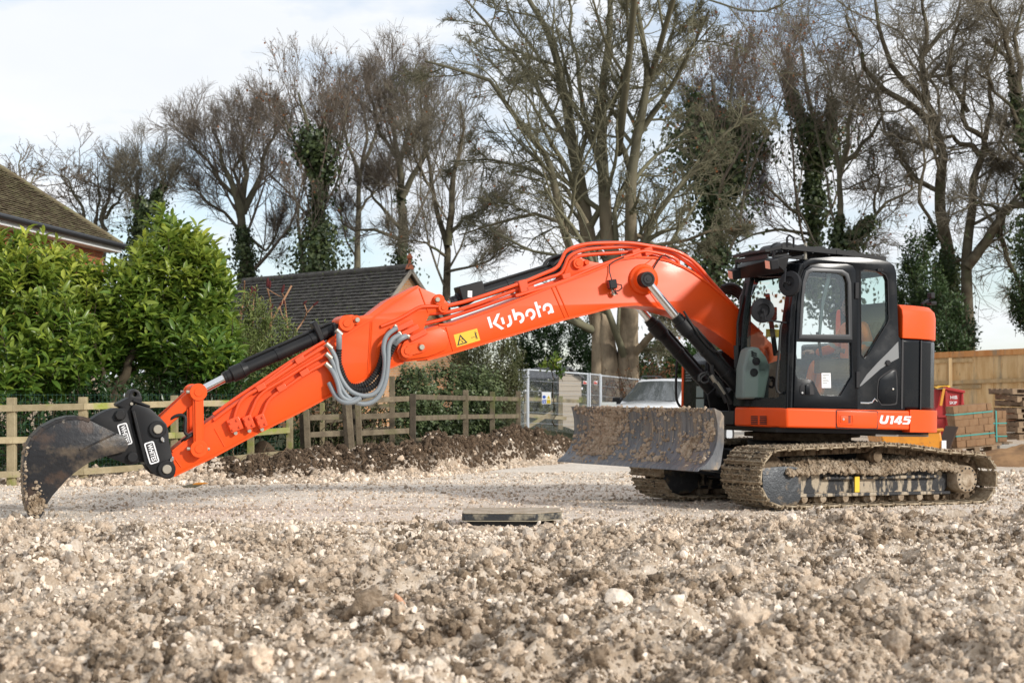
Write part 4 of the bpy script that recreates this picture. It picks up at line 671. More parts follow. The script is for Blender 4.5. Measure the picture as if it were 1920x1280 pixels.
mb.add([(xr, -.12, zr+.05), (xa-.1, -.12, z0-.08), (xa-.1+dx, 2.3, z0-.08), (xr+dx, 2.3, zr+.05), (xr, -.12, zr), (xa-.1, -.12, z0-.13), (xa-.1+dx, 2.3, z0-.13), (xr+dx, 2.3, zr)], [(3, 2, 1, 0), (4, 5, 6, 7), (1, 5, 4, 0), (2, 6, 5, 1), (3, 7, 6, 2), (0, 4, 7, 3)]); mb.build('roof', mat('grey_felt_roof', (.16, .165, .175), .7), sh)
mb = MB(); mb.box((xr-.07, -.035, z0+.02), (xr+.08, -.02, z0+.09)); mb.build('vent', M['plastic'], sh)

# ------------------------------------------------------------------ fences
def wood(name, c, c2, c3): return mat(name, c, .9, spec=.15, col2=c2, nscale=5, lo=.38, hi=.62, bump=.4, bscale=30, stretch=(1, 1, 1), extra=[(c3, 2.2, .52, .66)], rand=.18)
WP = wood('pale_mossy_timber', (.36, .30, .19), (.27, .22, .13), (.22, .25, .05)); WB = wood('grey_brown_timber', (.19, .155, .105), (.12, .095, .065), (.13, .135, .055)); WD = wood('dark_wet_timber', (.085, .068, .05), (.055, .045, .033), (.10, .11, .03))
def fence(name, label, posts, rails, mP, mR, cat='fence', pw=.1, group=None):
    r = empty(name, tuple(at(posts[0][0], 740, posts[0][3])*np.array((1, 1, 0))), label, cat, group); o = np.array(r.location)
    for p in posts:
        px_, yt, yb, Y = p[:4]; lean = p[4] if len(p) > 4 else 0; w = p[5] if len(p) > 5 else pw; m_ = p[6] if len(p) > 6 else mP
        a = at(px_+lean, yt, Y)-o; b = at(px_, yb, Y)-o; b = b-(a-b)*(.25/np.linalg.norm(a-b)); mb = MB(); mb.beam(b, a, w, w, (0, 1, 0)); mb.build('post', m_, r, bevel=.008)
    for (xa_, ya_, Ya), (xb_, yb_, Yb), h in [q[:3] for q in rails]:
        a = at(xa_, ya_, Ya)-o; b = at(xb_, yb_, Yb)-o; mb = MB(); mb.beam(a, b, .04, h); mb.build('rail', mR, r, bevel=.005)
    return r
FY = lambda x: float(np.interp(x, [-60, 22, 156, 327, 470, 543, 575, 655, 680, 773, 873, 923, 972], [22.6, 23.0, 23.6, 24.6, 25.6, 26.0, 26.1, 26.4, 26.5, 27.3, 31, 33, 35]))
yT = lambda x: float(np.interp(x, [-60, 22, 156, 327, 470, 543], [766, 765, 762, 757, 755, 754])); yM = lambda x: float(np.interp(x, [-60, 22, 156, 327, 470, 543], [826, 825, 822, 816, 812, 806])); yL = lambda x: float(np.interp(x, [-60, 22, 156, 327, 470, 543], [891, 889, 884, 872, 856, 849]))
ps = [-60, 22, 156, 327, 470, 543]; rl_ = []
for a, b in zip(ps[:-1], ps[1:]):
    for fy in (yT, yM, yL): rl_.append(((a, fy(a), FY(a)-.05), (b, fy(b), FY(b)-.05), .088))
pf = fence('rail_fence', 'pale mossy post and rail fence behind the bucket at the left', [(x, y0, y1, FY(x)+.03, 0, .115 if x < 200 else .1) for x, y0, y1 in ((-60, 744, 918), (22, 745, 913), (156, 744, 905), (327, 741, 886), (470, 740, 872), (543, 742, 866))], rl_, WP, WP)
of = np.array(pf.location); wv = []
for a, b in zip(ps[:-1], ps[1:]):
    A, B = at(a, 740, FY(a)+.12)-of, at(b, 740, FY(b)+.12)-of; A[2] = B[2] = 0; nn_ = max(6, int(np.linalg.norm(B-A)/.06))
    for k in range(nn_): p = A+(B-A)*k/nn_; wv.append([p+(0, 0, .1), p+(0, 0, .65), p+(0, 0, 1.24)])
    for z in np.arange(.12, 1.26, .10): wv.append([A+(0, 0, z), (A+B)/2+(0, 0, z), B+(0, 0, z)])
wv = np.array(wv); v, f = tubes(wv, np.full(wv.shape[:2], .0022), 3); w_ = npmesh('wire_mesh', v, f, mat('green_coated_wire', (.02, .07, .05), .5), pf); w_['kind'] = 'stuff'
def rset(xa_, xb_, ys_): return [((xa_, p, FY(xa_)-.06), (xb_, q, FY(xb_)-.06), .084) for p, q in ys_]
fence('field_gate', 'old grey brown four rail gate panel on leaning posts below the elbow hoses', [(578, 768, 863, 26.0, -4, .09, WB), (569, 776, 852, 26.15, -3, .08, WD), (661, 754, 860, 26.2, -8, .09, WB), (651, 756, 855, 26.4, -6, .07, WD)], rset(580, 645, ((783, 781), (815, 812), (849, 845))), WB, WB, 'gate')
fence('field_gate', 'old brown four rail gate panel between the leaning posts and the dark capped post', [(675, 758, 860, 26.4, -4, .09, WB), (663, 758, 855, 26.6, -2, .07, WD), (774, 738, 846, 27.2, 0, .095, WD)], rset(674, 769, ((751, 747), (781, 777), (812, 807), (844, 838))), WB, WB, 'gate')
fence('rail_fence', 'greyish rail fence running in front of the ivy hedge', [(873, 731, 824, 31, 0, .1), (923, 734, 822, 33, 0, .1), (972, 733, 815, 35, 0, .1)], [((774, 744, 27.4), (873, 746, 31), .085), ((873, 746, 31), (972, 748, 35), .085), ((774, 784, 27.4), (873, 781, 31), .085), ((873, 781, 31), (972, 780, 35), .085), ((774, 826, 27.4), (873, 819, 31), .085)], WB, WB)
fence('rail_fence', 'far mossy green rails and brace seen through the mesh fence panel', [(986, 738, 826, 46.5, 0, .1), (1051, 742, 826, 47, 0, .13), (1089, 744, 800, 47.5, 0, .1), (1140, 747, 805, 48, 0, .1)], [((973, 747, 46.4), (1089, 752, 47.4), .1), ((1089, 752, 47.4), (1160, 756, 48), .1), ((990, 779, 46.4), (1062, 784, 47), .1), ((990, 800, 46.3), (1036, 772, 46.8), .1), ((1022, 813, 46.5), (1060, 818, 47), .12)], WP, WP)
fence('old_gate', 'collapsed grey trellis gate standing in the scrub behind the brown gate panels', [(604, 755, 840, 29, 0, .08, WP), (625, 750, 840, 29.3, 0, .07), (700, 740, 835, 29.5, 0, .08), (735, 705, 832, 29.5, 0, .09)], [((600, 790, 29), (735, 780, 29.5), .07), ((600, 812, 29), (735, 803, 29.5), .07), ((690, 762, 29.4), (740, 760, 29.5), .07)], WB, WB, 'gate')
sl2 = ([(x, 24.0) for x in ()])
shrub('bramble_scrub', 'tangled brown bramble scrub behind the brown gate panels', [(640, 790, 29.5, 80, 70, .5), (600, 830, 29.3, 70, 45, .4), (700, 810, 29.8, 60, 60, .4)], 900, 5, .08, .5, M['olive'], sl=.35, up=.3, vtop=(-1, 3), full=False, stems=[([(560+20*i, 860), (570+18*i, 800), (590+15*i, 760+10*(i % 3))], 3, 2, 28.2) for i in range(9)])

# temporary mesh fence
M['galv'] = mat('galvanised_tube', (.50, .53, .56), .5, metal=.2)
def panel(label, xa_, ya, Ya, xb_, yb, Yb, h=1.95):
    A = at(xa_, ya, Ya); B = at(xb_, yb, Yb); A[2] = max(A[2], .0); o = A*np.array((1, 1, 0)); r = empty('mesh_fence_panel', tuple(o), label, 'fence', 'temporary mesh fence panels'); a0 = A-o; b0 = B-o; dn = (0, 0, -h)
    for p in (a0, b0): mb = MB(); mb.tube([p+dn, p+(0, 0, .03)], .025, 8); mb.build('frame_tube', M['galv'], r)
    for z in (0, -h+.12): mb = MB(); mb.tube([a0+(0, 0, z), b0+(0, 0, z)], .022, 8); mb.build('frame_tube', M['galv'], r)
    L_ = np.linalg.norm(b0-a0); nv = max(4, int(L_/.04)); w = []
    for k in range(1, nv): p = a0+(b0-a0)*k/nv; w.append([p, p+(0, 0, -h/2), p+(0, 0, -h+.12)])
    for k in range(1, 7): z = -k*h/7; w.append([a0+(0, 0, z), (a0+b0)/2+(0, 0, z), b0+(0, 0, z)])
    w = np.array(w); rr = np.full(w.shape[:2], .0026); rr[-6:] = .006; v, f = tubes(w, rr, 3); m_ = npmesh('wire_mesh', v, f, M['galv'], r); m_['kind'] = 'stuff'; return r
panel('narrow angled mesh fence panel at the left end of the temporary fence', 973, 695, 44.5, 989, 693, 45)
panel('wide mesh fence panel carrying the blue and yellow safety sign', 990.5, 693, 45, 1102, 701, 46)
panel('mesh fence panel half hidden by the blade, beside the white pickup', 1106, 701, 46, 1125, 703, 46.5)
panel('long mesh fence panel running behind the white pickup', 1127, 704, 46.5, 1300, 722, 50)
sg = empty('safety_sign', tuple(at(1024.5, 746, 45.1)-np.array((0, .06, 0))), 'white safety sign with blue and yellow panels hung on the mesh fence', 'sign'); k = 45/3200
def flat(parent, name, x0, z0_, x1, z1, y, m): mb = MB(); mb.box((x0, y-.002, z0_), (x1, y, z1)); return mb.build(name, m, parent)
bl = mat('sign_blue', (.02, .09, .45), .5); ye = mat('sign_yellow', (.8, .6, .02), .5)
flat(sg, 'board', -.12, -.157, .12, .157, 0, M['white']); flat(sg, 'text_block', -.108, -.145, -.008, -.04, -.003, bl); flat(sg, 'text_block', .006, -.145, .108, -.04, -.003, ye)
for i in range(4):
    flat(sg, 'printed_line', -.1, -.06-.024*i, -.02, -.053-.024*i, -.0055, M['white']); flat(sg, 'printed_line', .014, -.06-.024*i, .1, -.053-.024*i, -.0055, M['ink'])
mb = MB(); mb.disc(-.06, .03, -.006, -.003, .042); mb.build('mandatory_symbol', bl, sg); mb = MB(); mb.prism([(.01, -.02), (.105, -.02), (.0575, .075)], -.006, -.003); mb.build('warning_symbol', ye, sg); mb = MB(); mb.prism([(.05, -.0), (.065, -.0), (.0575, .04)], -.009, -.0065); mb.build('symbol_mark', M['ink'], sg)
rt_ = mat('red_tag', (.6, .07, .04), .5)
for i, (px_, py_, Y_) in enumerate(((1096.5, 717, 45.9), (1116.5, 717, 46.2))):
    t_ = empty('fence_tag', tuple(at(px_, py_, Y_)-np.array((0, .06, 0))), ('small red and white tag left of the double post of the mesh fence', 'small red and white tag between the mesh fence posts beside the pickup')[i], 'tag', 'red tags on the mesh fence'); flat(t_, 'plate', -.05, -.045, .05, .045, 0, M['white']); flat(t_, 'print', -.042, -.038, .042, .005, -.003, rt_); flat(t_, 'print', -.042, .015, .01, .036, -.003, rt_)

# timber hoarding on the right
HA = at(1690, 666, 48.6); HB = at(2000, 651, 45.8); HA[2], HB[2] = 2.34, 2.48; hb = empty('timber_hoarding', (HA[0], HA[1], 0), 'plywood hoarding with timber rails along the right of the site', 'hoarding'); ho = np.array(hb.location); hv = unit(HB-HA); hL = np.linalg.norm(HB-HA); hn = np.array((hv[1], -hv[0], 0)); hn = hn if hn[1] < 0 else -hn
def ply(name, c, c2): return mat(name, c, .85, spec=.15, col2=c2, nscale=3, lo=.4, hi=.6, bump=.15, bscale=20, stretch=(2.5, 2.5, .35), extra=[((.15, .08, .04), 7, .66, .72), ((.26, .22, .16), 1.3, .55, .7)], rand=.12)
MP = ply('weathered_plywood', (.56, .36, .17), (.68, .49, .27)); MO = ply('orange_timber', (.50, .22, .08), (.56, .29, .12)); MT = ply('pale_timber', (.50, .36, .20), (.42, .29, .15)); MR = ply('reddish_board', (.42, .17, .10), (.48, .22, .13))
npn = int(hL/.61)
for k in range(npn):
    a = HA+hv*(k*hL/npn+.004); b = HA+hv*((k+1)*hL/npn-.004); zz = RS.randn()*.008; mb = MB(); mb.beam(a*(1, 1, 0)+(0, 0, 1.56+zz)-ho+hn*RS.rand()*.006, b*(1, 1, 0)+(0, 0, 1.56+zz)-ho, .018, 1.62); mb.build('plywood_board', MP, hb)
for a, b, z, h, m_, off in ((0, hL, 2.30, .16, MO, .04), (0, hL, 1.52, .10, MT, .05), (0, hL*.45, 2.12, .10, MT, .035), (.0, hL*.5, 1.38, .1, MT, .035)):
    mb = MB(); mb.beam(HA*(1, 1, 0)+hv*a+(0, 0, z)-ho+hn*off, HA*(1, 1, 0)+hv*b+(0, 0, z-.0)-ho+hn*off, .045, h); mb.build('rail', m_, hb, bevel=.004)
for px_ in (1700, 1784, 1850+90):
    t = np.interp(px_, [1690, 2000], [0, 1]); p = at(px_, 700, 48.6+(45.8-48.6)*t); p[2] = 0; mb = MB(); mb.beam(p+hn*.1-ho+(0, 0, .0), p+hn*.1-ho+(0, 0, 2.25), .10, .10, (0, 1, 0)); mb.build('post', MT, hb, bevel=.006)
mb = MB(); mb.beam(HA*(1, 1, 0)+(0, 0, .55)-ho+hn*.03, HB*(1, 1, 0)+(0, 0, .55)-ho+hn*.03, .03, .42); mb.build('kick_board', MR, hb); mb = MB(); mb.beam(HA-ho+(0, 0, .0), HB-ho, .12, .03); mb.build('capping', M['galv'], hb)
# ------------------------------------------------------------------ excavator
XS = (3.3327, 19.6887, 0.0)
U = Frame(XS, 18.2, 1.3); T = Frame(XS, 28.0, .6)
exc = bpy.data.objects.new('excavator', None); COL.objects.link(exc); exc.matrix_world = U.M()
tag(exc, 'large orange and black crawler excavator with its boom stretched out over the chalky ground', 'excavator')
LOW = U.M().inverted() @ T.M()
def pz(pts, y): return [U.P(a, b, y) for a, b in pts]
def p3(pts, y): return [(q[0], y, q[1]) for q in pz(pts, y)]
def up(mb, name, mats, parent=exc, **k): return mb.build(name, mats, parent, None, **k)
def low(mb, name, mats, parent=exc, **k): return mb.build(name, mats, parent, LOW if parent is exc else None, **k)
def pl(name, polys, y0, y1, m, parent=exc, bev=.006): return link(name, plate(polys, y0, y1, bev), m, parent)
O_, K_ = M['orange'], M['black']

# boom
BY0, BY1 = -.32, .10
boom_px = [(762, 640), (748, 646), (744, 658), (749, 672), (762, 677), (801, 674), (824, 668), (846, 662), (920, 640), (1000, 616), (1060, 598), (1102, 588), (1135, 579), (1165, 573), (1190, 571), (1217, 573), (1244, 579), (1278, 589), (1310, 603), (1342, 623), (1373, 644), (1420, 680), (1458, 712), (1474, 716), (1488, 708), (1490, 694), (1478, 676), (1462, 660),
           (1430, 626), (1406, 604), (1386, 583), (1362, 560), (1331, 533), (1300, 511), (1284, 502), (1256, 490), (1227, 483), (1193, 482), (1165, 486), (1105, 511), (1034, 537), (940, 574), (847, 607), (823, 609), (801, 617), (786, 630)]
bz = pz(boom_px, BY1)
boom = pl('boom', [bz], BY0, BY1, O_, bev=.004)
mb = MB()                                               # proud top and bottom plates, seams
lowedge = bz[5:27]; topedge = bz[28:44]
def lip(mb, line, y0, y1, h):
    for a, b in zip(line[:-1], line[1:]): mb.beam((a[0], (y0+y1)/2, a[1]), (b[0], (y0+y1)/2, b[1]), abs(y1-y0), h)
lip(mb, lowedge, BY0-.014, BY1+.014, .022); lip(mb, topedge, BY0-.014, BY1+.014, .022)
for a, b in (((1034, 538), (1060, 597)), ((1042, 536), (1068, 595)), ((836, 613), (850, 659))):
    mb.tube(p3([a, b], BY1+.002), .007, 6)
mb.tube(p3([(1222, 486), (1203, 500), (1196, 516)], BY1), .006, 6)
mb.tube(p3([(1212, 540), (1240, 578)], BY1), .006, 6)
up(mb, 'flange', O_, boom, ang=50)
# fork plate at the stick joint
mb = MB(); fk = pz([(752, 648), (757, 640), (790, 622), (824, 614), (836, 622), (841, 640), (835, 655), (815, 664), (800, 669), (762, 674), (750, 666)], BY1)
boss = pl('fork_plate', [fk], BY1+.002, BY1+.03, O_, boom, .008)
mb = MB(); x, z = U.P(762, 658, BY1); mb.disc(x, z, BY1+.02, BY1+.05, .075); mb.disc(x, z, BY1+.05, BY1+.06, .038)
x2, z2 = U.P(788, 651, BY1); mb.beam((x, BY1+.045, z), (x2, BY1+.045, z2), .02, .11); mb.disc(x2, z2, BY1+.03, BY1+.055, .055)
up(mb, 'pin_lock', O_, boom, bevel=.004)
mb = MB(); mb.disc(x2, z2, BY1+.05, BY1+.075, .03, 12); up(mb, 'bolt', M['zinc'], boom, bevel=.004)
# boom cylinder ear and big lift pin
ear = pz([(1060, 526), (1066, 506), (1074, 487), (1084, 482), (1096, 482), (1115, 489), (1140, 493), (1150, 496)], BY1)
for yy in (-.01, -.24): pl('ear_plate', [ear+[(ear[-1][0], ear[-1][1]-.08), (ear[0][0], ear[0][1]-.05)]], yy-.035, yy, O_, boom)
mb = MB(); x, z = U.P(1083, 494, 0); mb.disc(x, z, -.005, .03, .06); mb.disc(x, z, .03, .04, .034); x2, z2 = U.P(1099, 492, 0); mb.disc(x2, z2, -.005, .03, .028, 10); up(mb, 'pin', O_, boom, bevel=.004)
x, z = U.P(1206, 524, BY1); mb = MB(); mb.lathe_y(x, z, [(.175, BY1), (.17, BY1+.03), (.14, BY1+.045), (.12, BY1+.10)]); up(mb, 'lift_pin_boss', O_, boom, bevel=.008)
PX_, PZ_ = U.P(1211, 524, .25)
mb = MB(); mb.disc(PX_, PZ_, -.62, .30, .078); mb.disc(PX_, PZ_, .30, .315, .05); mb.disc(PX_, PZ_, .315, .32, .022); up(mb, 'lift_pin', K_, bevel=.006)
# lettering on the boom
KX = lambda pts: [(900+a/12.8, 555+b/12.8) for a, b in pts]
letters = [[(165, 510), (230, 490), (305, 750), (245, 770)], [(400, 430), (475, 410), (385, 645), (580, 775), (510, 805), (300, 660)],
 [(490, 525), (550, 505), (598, 660), (540, 678)], [(665, 470), (725, 452), (765, 590), (771, 640), (752, 690), (715, 730), (660, 752), (638, 690), (680, 668), (705, 640), (703, 605)],
 [(752, 325), (815, 308), (845, 408), (872, 394), (915, 385), (960, 388), (1005, 408), (1040, 443), (1060, 490), (1065, 530), (1055, 580), (1030, 620), (1000, 644), (965, 658), (938, 595), (968, 580), (988, 558), (998, 530), (993, 498), (975, 470), (945, 457), (915, 460), (892, 478), (880, 508), (880, 535), (893, 562), (830, 585)],
 [(1100, 498), (1085, 440), (1090, 395), (1110, 350), (1145, 318), (1200, 300), (1245, 305), (1285, 328), (1315, 368), (1330, 420), (1326, 470), (1305, 520), (1272, 556), (1235, 578), (1205, 510), (1240, 490), (1262, 458), (1265, 425), (1250, 390), (1220, 370), (1185, 373), (1160, 392), (1149, 420), (1150, 450), (1160, 478)],
 [(1295, 152), (1358, 132), (1390, 240), (1445, 222), (1465, 280), (1410, 300), (1468, 495), (1410, 515)],
 [(1515, 362), (1500, 300), (1508, 245), (1533, 205), (1570, 180), (1620, 168), (1670, 178), (1705, 203), (1730, 245), (1775, 392), (1720, 412), (1705, 398), (1640, 440), (1618, 378), (1655, 360), (1678, 325), (1678, 290), (1662, 255), (1630, 240), (1595, 246), (1570, 268), (1560, 300), (1575, 345)]]
pl('lettering', [pz(KX(l), BY1) for l in letters], BY1+.001, BY1+.004, M['white'], boom, 0)
# warning decal
WX = lambda pts: [(840+a/21.34, 600+b/21.34) for a, b in pts]
dec = pl('warning_decal', [pz(WX([(222, 590), (1158, 330), (1290, 808), (350, 1083)]), BY1)], BY1+.001, BY1+.003, M['yellow'], boom, 0)
pic = [[(475, 570), (785, 900), (368, 1022)], [(492, 655), (700, 880), (430, 965)]]
mk = [[(468, 775), (510, 765), (515, 795), (472, 808)], [(540, 750), (580, 740), (585, 768), (545, 780)], [(525, 830), (560, 815), (610, 888), (570, 893)],
      [(1062, 455), (1090, 450), (1096, 490), (1068, 495)], [(1048, 520), (1140, 495), (1145, 515), (1118, 530), (1140, 610), (1188, 745), (1165, 748), (1120, 640), (1135, 755), (1115, 758), (1075, 540), (1052, 535)],
      [(925, 700), (955, 672), (960, 690), (1030, 672), (1025, 652), (1065, 665), (1035, 695), (1030, 685), (965, 703), (968, 722)]]
pl('pictogram', [pz(WX(q), BY1) for q in pic], BY1+.0035, BY1+.005, M['ink'], dec, 0)
pl('pictogram', [pz(WX(q), BY1) for q in mk], BY1+.0035, BY1+.005, M['ink'], dec, 0)
# boom work lamp with its cable
lx, lz = U.P(1146, 533, .16); mb = MB(); R_ = Matrix.Translation((lx, .19, lz)) @ Matrix.Rotation(math.radians(10), 4, 'Y')
mb.box((-.045, -.05, -.05), (.045, .04, .05), R_); lamp = up(mb, 'work_lamp', M['plastic'], boom, bevel=.01)
mb = MB(); mb.box((.045, -.04, -.04), (.05, .03, .04), R_); up(mb, 'lens', mat('red_lamp_lens', (.18, .02, .02), .2), lamp)
mb = MB(); mb.tube(p3([(1149, 541), (1152, 546), (1160, 545), (1166, 540), (1165, 534), (1157, 533)], .17), .008, 6); mb.tube(p3([(1152, 545), (1158, 552)], .16), .007, 6)
mb.tube([(lx, .17, lz+.05)]+p3([(1143, 510), (1143, 496), (1153, 489), (1170, 482)], .12), .007, 6)
mb.tube(p3([(1221, 511), (1230, 495), (1240, 480), (1248, 478), (1256, 484)], .13), .008, 6); up(mb, 'cable', M['rubber'], boom)
mb = MB(); mb.tube([(lx-.02, .10, lz-.02), (lx-.03, .15, lz-.11)], .012, 8); x, z = U.P(1151, 551, .13); mb.disc(x, z, .10, .15, .02, 10); up(mb, 'lamp_bracket', M['zinc'], lamp)

# stick
SY0, SY1 = -.27, .05
st_px = [(783, 535), (790, 540), (816, 551), (832, 560), (841, 569), (839, 578), (830, 583), (806, 588), (800, 600), (790, 630), (776, 676), (756, 679), (729, 690), (691, 708), (637, 732), (566, 770), (480, 813), (400, 856), (326, 892), (314, 896), (300, 890), (297, 876), (304, 863), (323, 846), (377, 802), (439, 757), (483, 727), (550, 683), (614, 643), (624, 634), (634, 620), (636, 600), (646, 591), (660, 590), (672, 593), (692, 590), (727, 563)]
sz = pz(st_px, SY1); stick = pl('stick', [sz], SY0, SY1, O_, bev=.004)
mb = MB(); lip(mb, pz(st_px[11:19], SY1), SY0-.013, SY1+.013, .02); lip(mb, pz(st_px[23:30], SY1), SY0-.013, SY1+.013, .02); lip(mb, pz([(672, 612), (700, 596), (740, 566), (783, 538)], SY1), SY1, SY1+.018, .018)
lip(mb, pz([(672, 612), (650, 626), (628, 640)], SY1), SY1, SY1+.018, .018)
for a, b in (((402, 803), (421, 837)), ((329, 861), (340, 876)), ((695, 603), (689, 702)), ((698, 603), (692, 702)), ((786, 540), (803, 586))): mb.tube(p3([a, b], SY1+.001), .007, 6)
up(mb, 'flange', O_, stick, ang=50)
for c, r in (((822, 562), .06), ((830, 577), .055), ((649, 606), .085), ((667, 600), .05)):
    mb = MB(); x, z = U.P(*c, SY1); mb.disc(x, z, SY0-.03, SY1+.035, r); mb.disc(x, z, SY1+.035, SY1+.045, r*.5); up(mb, 'pin_boss', O_, stick, bevel=.005)
for c in ((818, 562), (668, 600)):
    mb = MB(); x, z = U.P(*c, SY1); mb.disc(x, z, SY1+.04, SY1+.065, .026, 12); up(mb, 'bolt', M['zinc'], stick, bevel=.004)
# valve blocks on the stick
C1 = lambda a, b: (400+a/3.368, 480+b/3.368)
for a, b, s in ((130, 1062, 1.25), (217, 1048, .9), (297, 1040, .9)):
    mb = MB(); x, z = U.P(*C1(a, b), SY1); R_ = Matrix.Translation((x, SY1, z)) @ Matrix.Rotation(math.radians(24), 4, 'Y')
    mb.box((-.055*s, 0, -.07), (.055*s, .075, .07), R_); blk = up(mb, 'valve_block', M['orange_dark'], stick, bevel=.008)
    mb = MB()
    for i in (-.03, .03):
        for j in (-.04, .035): q = R_ @ Vector((i*s, .075, j)); mb.disc(q.x, q.z, SY1+.07, SY1+.095, .014, 8)
    up(mb, 'bolt', M['orange_dark'], blk)
    mb = MB(); q = R_ @ Vector((.025, .04, -.085)); mb.disc(q.x, q.z, SY1+.02, SY1+.06, .02, 8); up(mb, 'fitting', M['zinc'], blk)
# steel pipes along the stick
def pipe(name, pts, y, r, m, parent, n=8, conv=None):
    q = [conv(*a) for a in pts] if conv else pts
    mb = MB(); mb.tube(smooth_poly(p3(q, y), 2, False), r, n); return up(mb, name, m, parent, ang=60)
for pts, y in (([(130, 1050), (140, 985), (180, 895), (310, 825), (545, 668), (722, 560)], .10), ([(222, 1040), (238, 985), (290, 868), (430, 788), (600, 680), (722, 612)], .10), ([(300, 1035), (316, 985), (352, 898), (450, 835), (600, 730), (722, 668)], .10), ([(0, 1035), (100, 960), (300, 820), (520, 655), (640, 575)], .07), ([(0, 1000), (130, 905), (290, 800), (510, 650), (700, 540)], .02)):
    pipe('hydraulic_pipe', pts, y, .019, M['orange_dark'], stick, conv=C1)
for a, b in ((430, 832), (575, 735), (300, 828), (545, 655)):
    mb = MB(); x, z = U.P(*C1(a, b), .1); R_ = Matrix.Translation((x, SY1, z)) @ Matrix.Rotation(math.radians(31), 4, 'Y'); mb.box((-.05, 0, -.032), (.05, .075, .032), R_); up(mb, 'pipe_clamp', M['orange_dark'], stick, bevel=.006)
# hoses at the elbow
def hose(pts, y0, y1, r, m, name='hose', conv=C1, parent=exc):
    n = len(pts); q = []
    for i, a in enumerate(pts):
        t = i/(n-1); y = y0+(y1-y0)*t+.05*math.sin(PI*t); x, z = U.P(*conv(*a), y); q.append((x, y, z))
    mb = MB(); mb.tube(smooth_poly(q, 2, False), r, 10); return up(mb, name, m, parent, ang=60)
H = [[(727, 562), (775, 640), (785, 725), (820, 800), (870, 860), (950, 888), (1030, 868), (1075, 780), (1087, 660), (1072, 580), (1090, 500), (1160, 452)],
     [(727, 625), (765, 690), (785, 770), (810, 840), (860, 905), (950, 942), (1040, 905), (1090, 800), (1105, 660), (1105, 570), (1130, 520), (1180, 495)],
     [(724, 688), (760, 735), (790, 810), (800, 880), (850, 915), (910, 900)],
     [(730, 800), (770, 885), (820, 925), (880, 925), (930, 895)]]
for i, h in enumerate(H): hose(h, .11, .16+.02*i, .026, M['grey_hose'])
def corrugated(pts, y0, y1, r):
    n = len(pts); q = []
    for i, a in enumerate(pts): t = i/(n-1); y = y0+(y1-y0)*t; x, z = U.P(*C1(*a), y); q.append((x, y, z))
    q = [np.array(v) for v in smooth_poly(q, 3, False)]
    d = [0]
    for a, b in zip(q[:-1], q[1:]): d.append(d[-1]+np.linalg.norm(b-a))
    n = int(d[-1]/.014); ds = np.linspace(0, d[-1], n); qq = np.stack([np.interp(ds, d, [v[k] for v in q]) for k in range(3)], 1)
    mb = MB(); mb.tube(qq, [r*(1.15 if i % 2 else .82) for i in range(n)], 10); return up(mb, 'corrugated_sleeve', M['rubber'], exc, ang=20)
corrugated([(793, 585), (788, 670), (815, 770), (870, 830), (960, 815), (1030, 740), (1065, 650), (1075, 570)], .09, .10, .032)
corrugated([(795, 690), (830, 790), (880, 845), (970, 850), (1050, 790), (1090, 680), (1120, 600), (1150, 550)], .12, .12, .034)
corrugated([(840, 880), (900, 905), (960, 880)], .05, .05, .03)
hose([(793, 478), (795, 530), (793, 585)], .12, .09, .03, M['grey_hose']); hose([(1215, 505), (1180, 520), (1140, 560)], .14, .12, .032, M['grey_hose']); hose([(1190, 508), (1150, 530), (1120, 560)], .11, .10, .03, M['grey_hose'])
for a, b in ((793, 482), (730, 568), (728, 630), (725, 692), (1158, 454), (1180, 493), (1222, 500), (1190, 508)):
    mb = MB(); x, z = U.P(*C1(a, b), .13); mb.tube([(x-.03, .13, z-.025), (x+.03, .13, z+.025)], .026, 10); up(mb, 'hose_fitting', M['zinc'])
# pipe clamps where boom pipes end
for a, b in ((1205, 440), (1290, 500), (1240, 470)):
    mb = MB(); x, z = U.P(*C1(a, b), .12); R_ = Matrix.Translation((x, .1, z)) @ Matrix.Rotation(math.radians(27), 4, 'Y'); mb.box((-.1, 0, -.03), (.1, .06, .03), R_); up(mb, 'pipe_clamp', M['orange_dark'], bevel=.008)

# pipes over the boom
C2 = lambda a, b: (800+a/3.84, 430+b/3.84)
for pts, y in (([(-330, 700), (-180, 640), (-60, 560), (0, 553), (180, 553), (660, 397), (860, 312), (940, 278), (975, 215), (1000, 150), (1130, 105), (1300, 97), (1470, 97), (1620, 122), (1800, 152), (1935, 235), (2060, 390), (2250, 590)], .06),
               ([(-300, 730), (-150, 660), (0, 603), (200, 598), (640, 437), (860, 352), (960, 325), (990, 280), (1020, 190), (1130, 145), (1300, 130), (1500, 122), (1700, 158), (1790, 180), (1935, 280), (2060, 430), (2230, 600)], .02),
               ([(-260, 760), (-100, 700), (0, 675), (150, 640), (640, 470), (960, 368), (1000, 320), (1040, 212), (1120, 182), (1460, 165), (1510, 142), (1700, 150)], -.03),
               ([(640, 480), (960, 385), (1150, 300), (1350, 222), (1500, 180), (1560, 150), (1750, 190), (1810, 225), (1815, 260)], .08),
               ([(900, 330), (990, 170), (1130, 115), (1500, 105), (1700, 140), (1935, 250), (2080, 420), (2260, 610)], -.25),
               ([(1560, 165), (1740, 215), (1935, 330), (2050, 450), (2200, 590)], .0)):
    pipe('hydraulic_pipe', pts, y, .021, M['orange_dark'], exc, conv=C2)
for a, b, s in ((690, 395, .09), (1505, 165, .07), (1590, 150, .06), (1000, 330, .04), (740, 425, .05)):
    mb = MB(); x, z = U.P(*C2(a, b), .06); R_ = Matrix.Translation((x, .02, z)) @ Matrix.Rotation(math.radians(15), 4, 'Y'); mb.box((-.05, -.12, -s), (.05, .075, s*.5), R_); up(mb, 'pipe_clamp', M['orange_dark'], bevel=.008)
